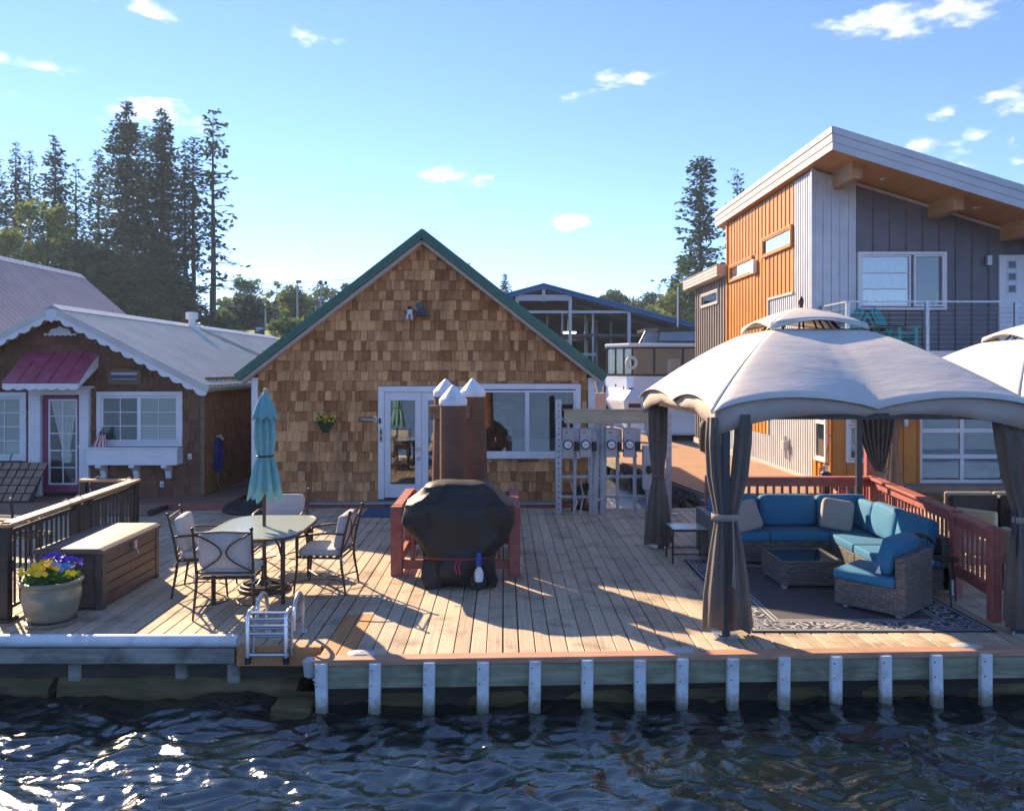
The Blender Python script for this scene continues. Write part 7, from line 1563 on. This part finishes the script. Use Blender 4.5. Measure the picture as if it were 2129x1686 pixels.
def build_trees():
    gl = 'tall conifers on the left bank'
    def at(u, vt, Y): x = (u-CX)/F*Y; zb = bank_z(x, Y); return (x, Y, zb), H+(CY-vt)/F*Y-zb
    L_ = [  # u, top v, Y, radius, bare, density, droop, label
        (-8, 325, 112, 4.2, .06, .9, .3, 'dark fir cut off by the left picture edge'), (33, 293, 104, 3.6, .08, .9, .3, 'pointed fir nearest the left edge'), (62, 305, 112, 3.3, .1, .8, .3, 'thin fir just right of the leftmost pointed fir'),
        (115, 278, 100, 3.9, .05, 1.0, .28, 'dense fir above the yellow green tree'), (158, 320, 108, 3.3, .1, .7, .3, 'sparse fir between the dense fir and the tallest trees'), (205, 305, 110, 4.2, .07, .9, .3, 'fir on the left flank of the tallest tree'),
        (264, 207, 98, 5.3, .10, 1.1, .26, 'tallest broad fir of the left grove'), (302, 250, 108, 3.6, .2, .7, .28, 'thin fir in the gap of the two tallest trees'), (337, 222, 100, 4.9, .08, 1.15, .24, 'second tallest dense fir with a heavy dark crown'),
        (385, 290, 104, 2.8, .36, .8, .2, 'slender pine right of the second tallest fir'), (402, 281, 96, 3.4, .33, .85, .2, 'pine with a bare lower trunk, second from the grove end')]
    for k, (u, v, Y, r, bare, dn, dr, lab) in enumerate(L_):
        p, h = at(u, v, Y); plant_tree('conifer_tree', conifer_mesh(50+k, h, r, bare, dn, dr), p, 'needles', lab, gl)
    p, h = at(443, 225, 92); plant_tree('pine_tree', conifer_mesh(80, h, 3.0, .2, .7, .12, .42, .5, .5), p, 'needles', 'tall thin pine at the right end of the left grove', gl)
    for k, (u, v, Y, r, lab) in enumerate(((97, 400, 88, 4.0, 'yellow green bushy tree before the dark firs'), (15, 470, 90, 4.5, 'olive bushy tree at the left edge below the firs'), (165, 500, 92, 4.2, 'dark bushy tree under the sparse fir'))):
        p, h = at(u, v, Y); plant_tree('bushy_tree', broad_mesh(20+k, h, r, .06, 26, 5200, .34), p, 'leaves_y' if k < 2 else 'needles', lab, 'bushy trees under the firs')
    for k, (u, v, Y, r, lab) in enumerate(((215, 520, 88, 5, 'low dark spruce left of the thick trunks'), (275, 560, 90, 4.6, 'low dark spruce under the tallest fir'), (345, 560, 88, 5.0, 'broad dark spruce between the thick trunks'), (120, 560, 90, 5, 'low dark spruce above the mauve roof'), (40, 560, 92, 5, 'low dark spruce at the left picture edge'))):
        p, h = at(u, v, Y); plant_tree('spruce_tree', conifer_mesh(120+k, h, r, .02, 1.35, .15, .25, .5, .55), p, 'needles', lab, 'low spruces under the grove')
    for k, (u, v, Y, r, tr, mt, n, lab) in enumerate(((510, 575, 130, 3.6, .35, 'leaves_g', 1500, 'airy tree with forked crown right of the grove'), (488, 610, 118, 3.2, .1, 'leaves_y', 1800, 'yellowish tree beside the end pine'), (575, 582, 140, 2.0, .2, 'leaves_y', 350, 'thin bare topped tree by the grey building'), (553, 598, 140, 1.2, .1, 'leaves_g', 220, 'very thin tree with few leaves near the sign'),
                                                       (598, 608, 112, 4.4, .08, 'leaves_y', 3600, 'round yellow green tree in front of the grey building'), (455, 652, 100, 2.6, .04, 'leaves_g', 1600, 'round green bush behind the grey metal roof'), (672, 600, 150, 5.5, .1, 'leaves_g', 2200, 'leafy tree behind the lamp posts'), (600, 672, 92, 3, .05, 'leaves_g', 900, 'low hedge bush left of the green roof edge'))):
        p, h = at(u, v, Y); plant_tree('leafy_tree', broad_mesh(200+k, h, r, tr, 16, n, .38), p, mt, lab, 'leafy trees on the bank')
    for k, (u, v, Y, r, lab) in enumerate(((515, 612, 106, 4.6, 'blue green spruce clump behind the black sign'), (545, 635, 112, 3.4, 'smaller blue green spruce next to the clump'), (470, 640, 112, 3.2, 'blue green spruce behind the round bush'), (720, 590, 160, 3.4, 'blue green spruce showing above the left roof slope'), (695, 602, 165, 3.0, 'low blue green spruce by the left roof slope'))):
        p, h = at(u, v, Y); plant_tree('blue_spruce', conifer_mesh(140+k, h, r, .03, 1.2, .15, .3, .5, .65), p, 'needles_blue', lab, 'blue green spruces on the bank')
    R_ = ((1456, 322, 105, 4.4, .1, 1.0, .05, .45, 'tall pine behind the modern house roof'), (1533, 342, 112, 2.6, .3, .7, .05, .5, 'thin pine tip above the modern house roof edge'), (1407, 570, 120, 2.4, .05, 1.2, .2, .3, 'dense fir left of the tall pine'), (1352, 608, 140, 4.2, .08, 1.1, .2, .3, 'broad fir above the blue roof'), (1371, 590, 135, 1.1, .05, .9, .2, .4, 'needle thin fir above the blue roof'), (1050, 569, 150, 1.9, .04, 1.1, .2, .3, 'lone little fir left of the boathouse peak'), (1395, 600, 130, 2.4, .05, 1.1, .2, .3, 'fir behind the boat antenna'), (976, 541, 170, .5, .2, .7, .1, .3, 'tree tip peeping over the green roof slope'))
    for k, (u, v, Y, r, bare, dn, dr, rg, lab) in enumerate(R_):
        p, h = at(u, v, Y); plant_tree('conifer_tree', conifer_mesh(300+k, h, r, bare, dn, dr, rg, .46 if k < 2 else .4, .7 if k else .62), p, 'needles', lab, 'conifers behind the boathouse')
    for k, (u, v, Y, r, mt, lab) in enumerate(((1268, 598, 130, 3.4, 'leaves_g', 'round topped tree above the blue roof slope'), (1425, 600, 110, 3.6, 'leaves_y', 'leafy tree at the foot of the tall pine'), (1378, 640, 120, 3.6, 'leaves_y', 'pale leafy tree behind the boat antenna'), (1430, 540, 125, 3.0, 'leaves_g', 'dark leafy tree at the base of the tall pine'))):
        p, h = at(u, v, Y); plant_tree('leafy_tree', broad_mesh(260+k, h, r, .2 if k == 0 else .05, 14, 1700, .42), p, mt, lab, 'leafy trees behind the boathouse')
    # grey building, lamp posts, sign
    Y = 125; a = P(604, 700, Y); b = P(700, 700, Y); zb = bank_z(a.x, Y); z1 = P(0, 640, Y).z; zr = P(0, 612, Y).z; t = thing('grey_building', ((a.x+b.x)/2, Y, zb), 'grey sided building with dark gable roof beyond the lawn', 'building')
    xm = P(640, 0, Y).x; x0, x1 = P(556, 0, Y).x, P(665, 0, Y).x
    m = MB(); m.prism([(x0, zb), (x1+2, zb), (x1+2, z1), (xm-2, zr), (x0, z1)], Y, Y+14); m.build('wall', MT['house_grey'], t)
    m = MB(); m.prism([(xm-2, zr+.3), (x1+2.8, z1+.1), (x1+2.8, z1-.2), (xm-2, zr)], Y-.5, Y+14.5); m.prism([(xm-2, zr+.3), (x0-.8, z1+.1), (x0-.8, z1-.2), (xm-2, zr)], Y-.5, Y+14.5); m.build('roof', MT['house_roof'], t)
    for u in (634, 650):
        c = P(u, 640, Y); m = MB(); m.mm(c.x-.5, c.x+.5, Y-.12, Y-.02, c.z-1.2, c.z+.2); w_ = m.build('window', MT['white'], t); m = MB(); m.mm(c.x-.36, c.x+.36, Y-.14, Y-.121, c.z-1.05, c.z+.05); m.build('pane', MT['boat_dark'], w_)
    m = MB(); m.mm(P(628, 0, Y).x, P(632, 0, Y).x, Y-.1, Y-.01, zb, P(0, 632, Y).z); m.build('corner_board', MT['white'], t)
    for k, (u, v, yy, lab) in enumerate(((618, 586, 95, 'tall grey lamp post with one head left of the roof'), (667, 590, 105, 'tall lamp post with twin round heads beside the green roof'))):
        p, h = at(u, v, yy); t = thing('lamp_post', p, lab, 'lamp post', group='lamp posts along the road'); m = MB(); m.tube([(0, 0, 0), (0, 0, h)], [.11, .08], 8); m.build('pole', MT['steel'], t, world=False)
        m = MB()
        if k == 0: m.mm(-.1, .45, -.15, .15, h-.15, h+.15)
        else: m.ball((-.05, 0, h+.15), .3); m.ball((.62, 0, h+.1), .22); m.tube([(0, 0, h-.1), (.6, 0, h-.1)], .05, 6)
        m.build('lamp_head', MT['black'], t, world=False, smooth=1)
    Y = 84; a, b = P(530, 675, Y), P(550, 703, Y); zb = bank_z(a.x, Y); t = thing('lawn_sign', ((a.x+b.x)/2, Y, zb), 'black sign board with a blue panel on the lawn', 'sign'); m = MB(); m.mm(a.x, b.x, Y-.1, Y+.1, min(zb-.1, a.z-1.2), a.z); m.build('board', MT['black'], t, bevel=.02)
    m = MB(); m.mm(a.x+.1, b.x-.1, Y-.12, Y-.101, a.z-.52, a.z-.28); m.build('panel', M('sign_blue', (.25, .36, .55), .5), t); m = MB()
    for k in range(5): m.mm(a.x+.16+k*.1, a.x+.22+k*.1, Y-.13, Y-.121, a.z-.46, a.z-.34)
    m.mm(a.x+.1, a.x+.45, Y-.12, Y-.101, a.z-.66, a.z-.61); m.build('lettering', MT['white'], t)
    for k, dz in enumerate((0, .5, 1.0)):
        m = MB(); n_ = 24; pts = []
        for j in range(n_+1): x = -50+j*34/n_; pts.append(Vector((x, 90+j*.3, 11.0+dz+1.2*((j/n_-.5)*2)**2)))
        m.tube(pts, .025, 4); tag(m.build('power_line', MT['steel']), ('lowest power line sagging across the grove', 'middle power line sagging across the grove', 'highest power line sagging across the grove')[k], 'power line', 'power lines on the bank')
    for k, (u, v) in enumerate(((437, 600), (552, 640))):
        p, h = at(u, v, 93); t = thing('utility_pole', p, ('pale utility pole behind the end pines', 'pale utility pole by the black sign')[k], 'pole', group='utility poles'); m = MB(); m.tube([(0, 0, 0), (0, 0, h)], [.11, .08], 8); m.build('pole', MT['conduit'], t, world=False); (MB().mm(-.55, .55, -.04, .04, h-.45, h-.37).build('cross_arm', MT['conduit'], t, world=False) if k == 0 else None)
build_trees()
# ------------------------------------------------------------------ hazy air
def build_haze():
    m = MB(); m.mm(-1700, 1700, -1300, 1700, -6, 62); o = m.build('haze', None); tag(o, 'pale blue summer haze over the lake', kind='stuff')
    mt = bpy.data.materials.new('haze'); mt.use_nodes = True; t = mt.node_tree; t.nodes.clear(); out = N(t, 'ShaderNodeOutputMaterial'); pv = N(t, 'ShaderNodeVolumePrincipled')
    pv.inputs['Color'].default_value = (.66, .84, 1, 1); pv.inputs['Density'].default_value = .0005; pv.inputs['Anisotropy'].default_value = .2; t.links.new(pv.outputs[0], out.inputs['Volume']); o.data.materials.append(mt)
build_haze()
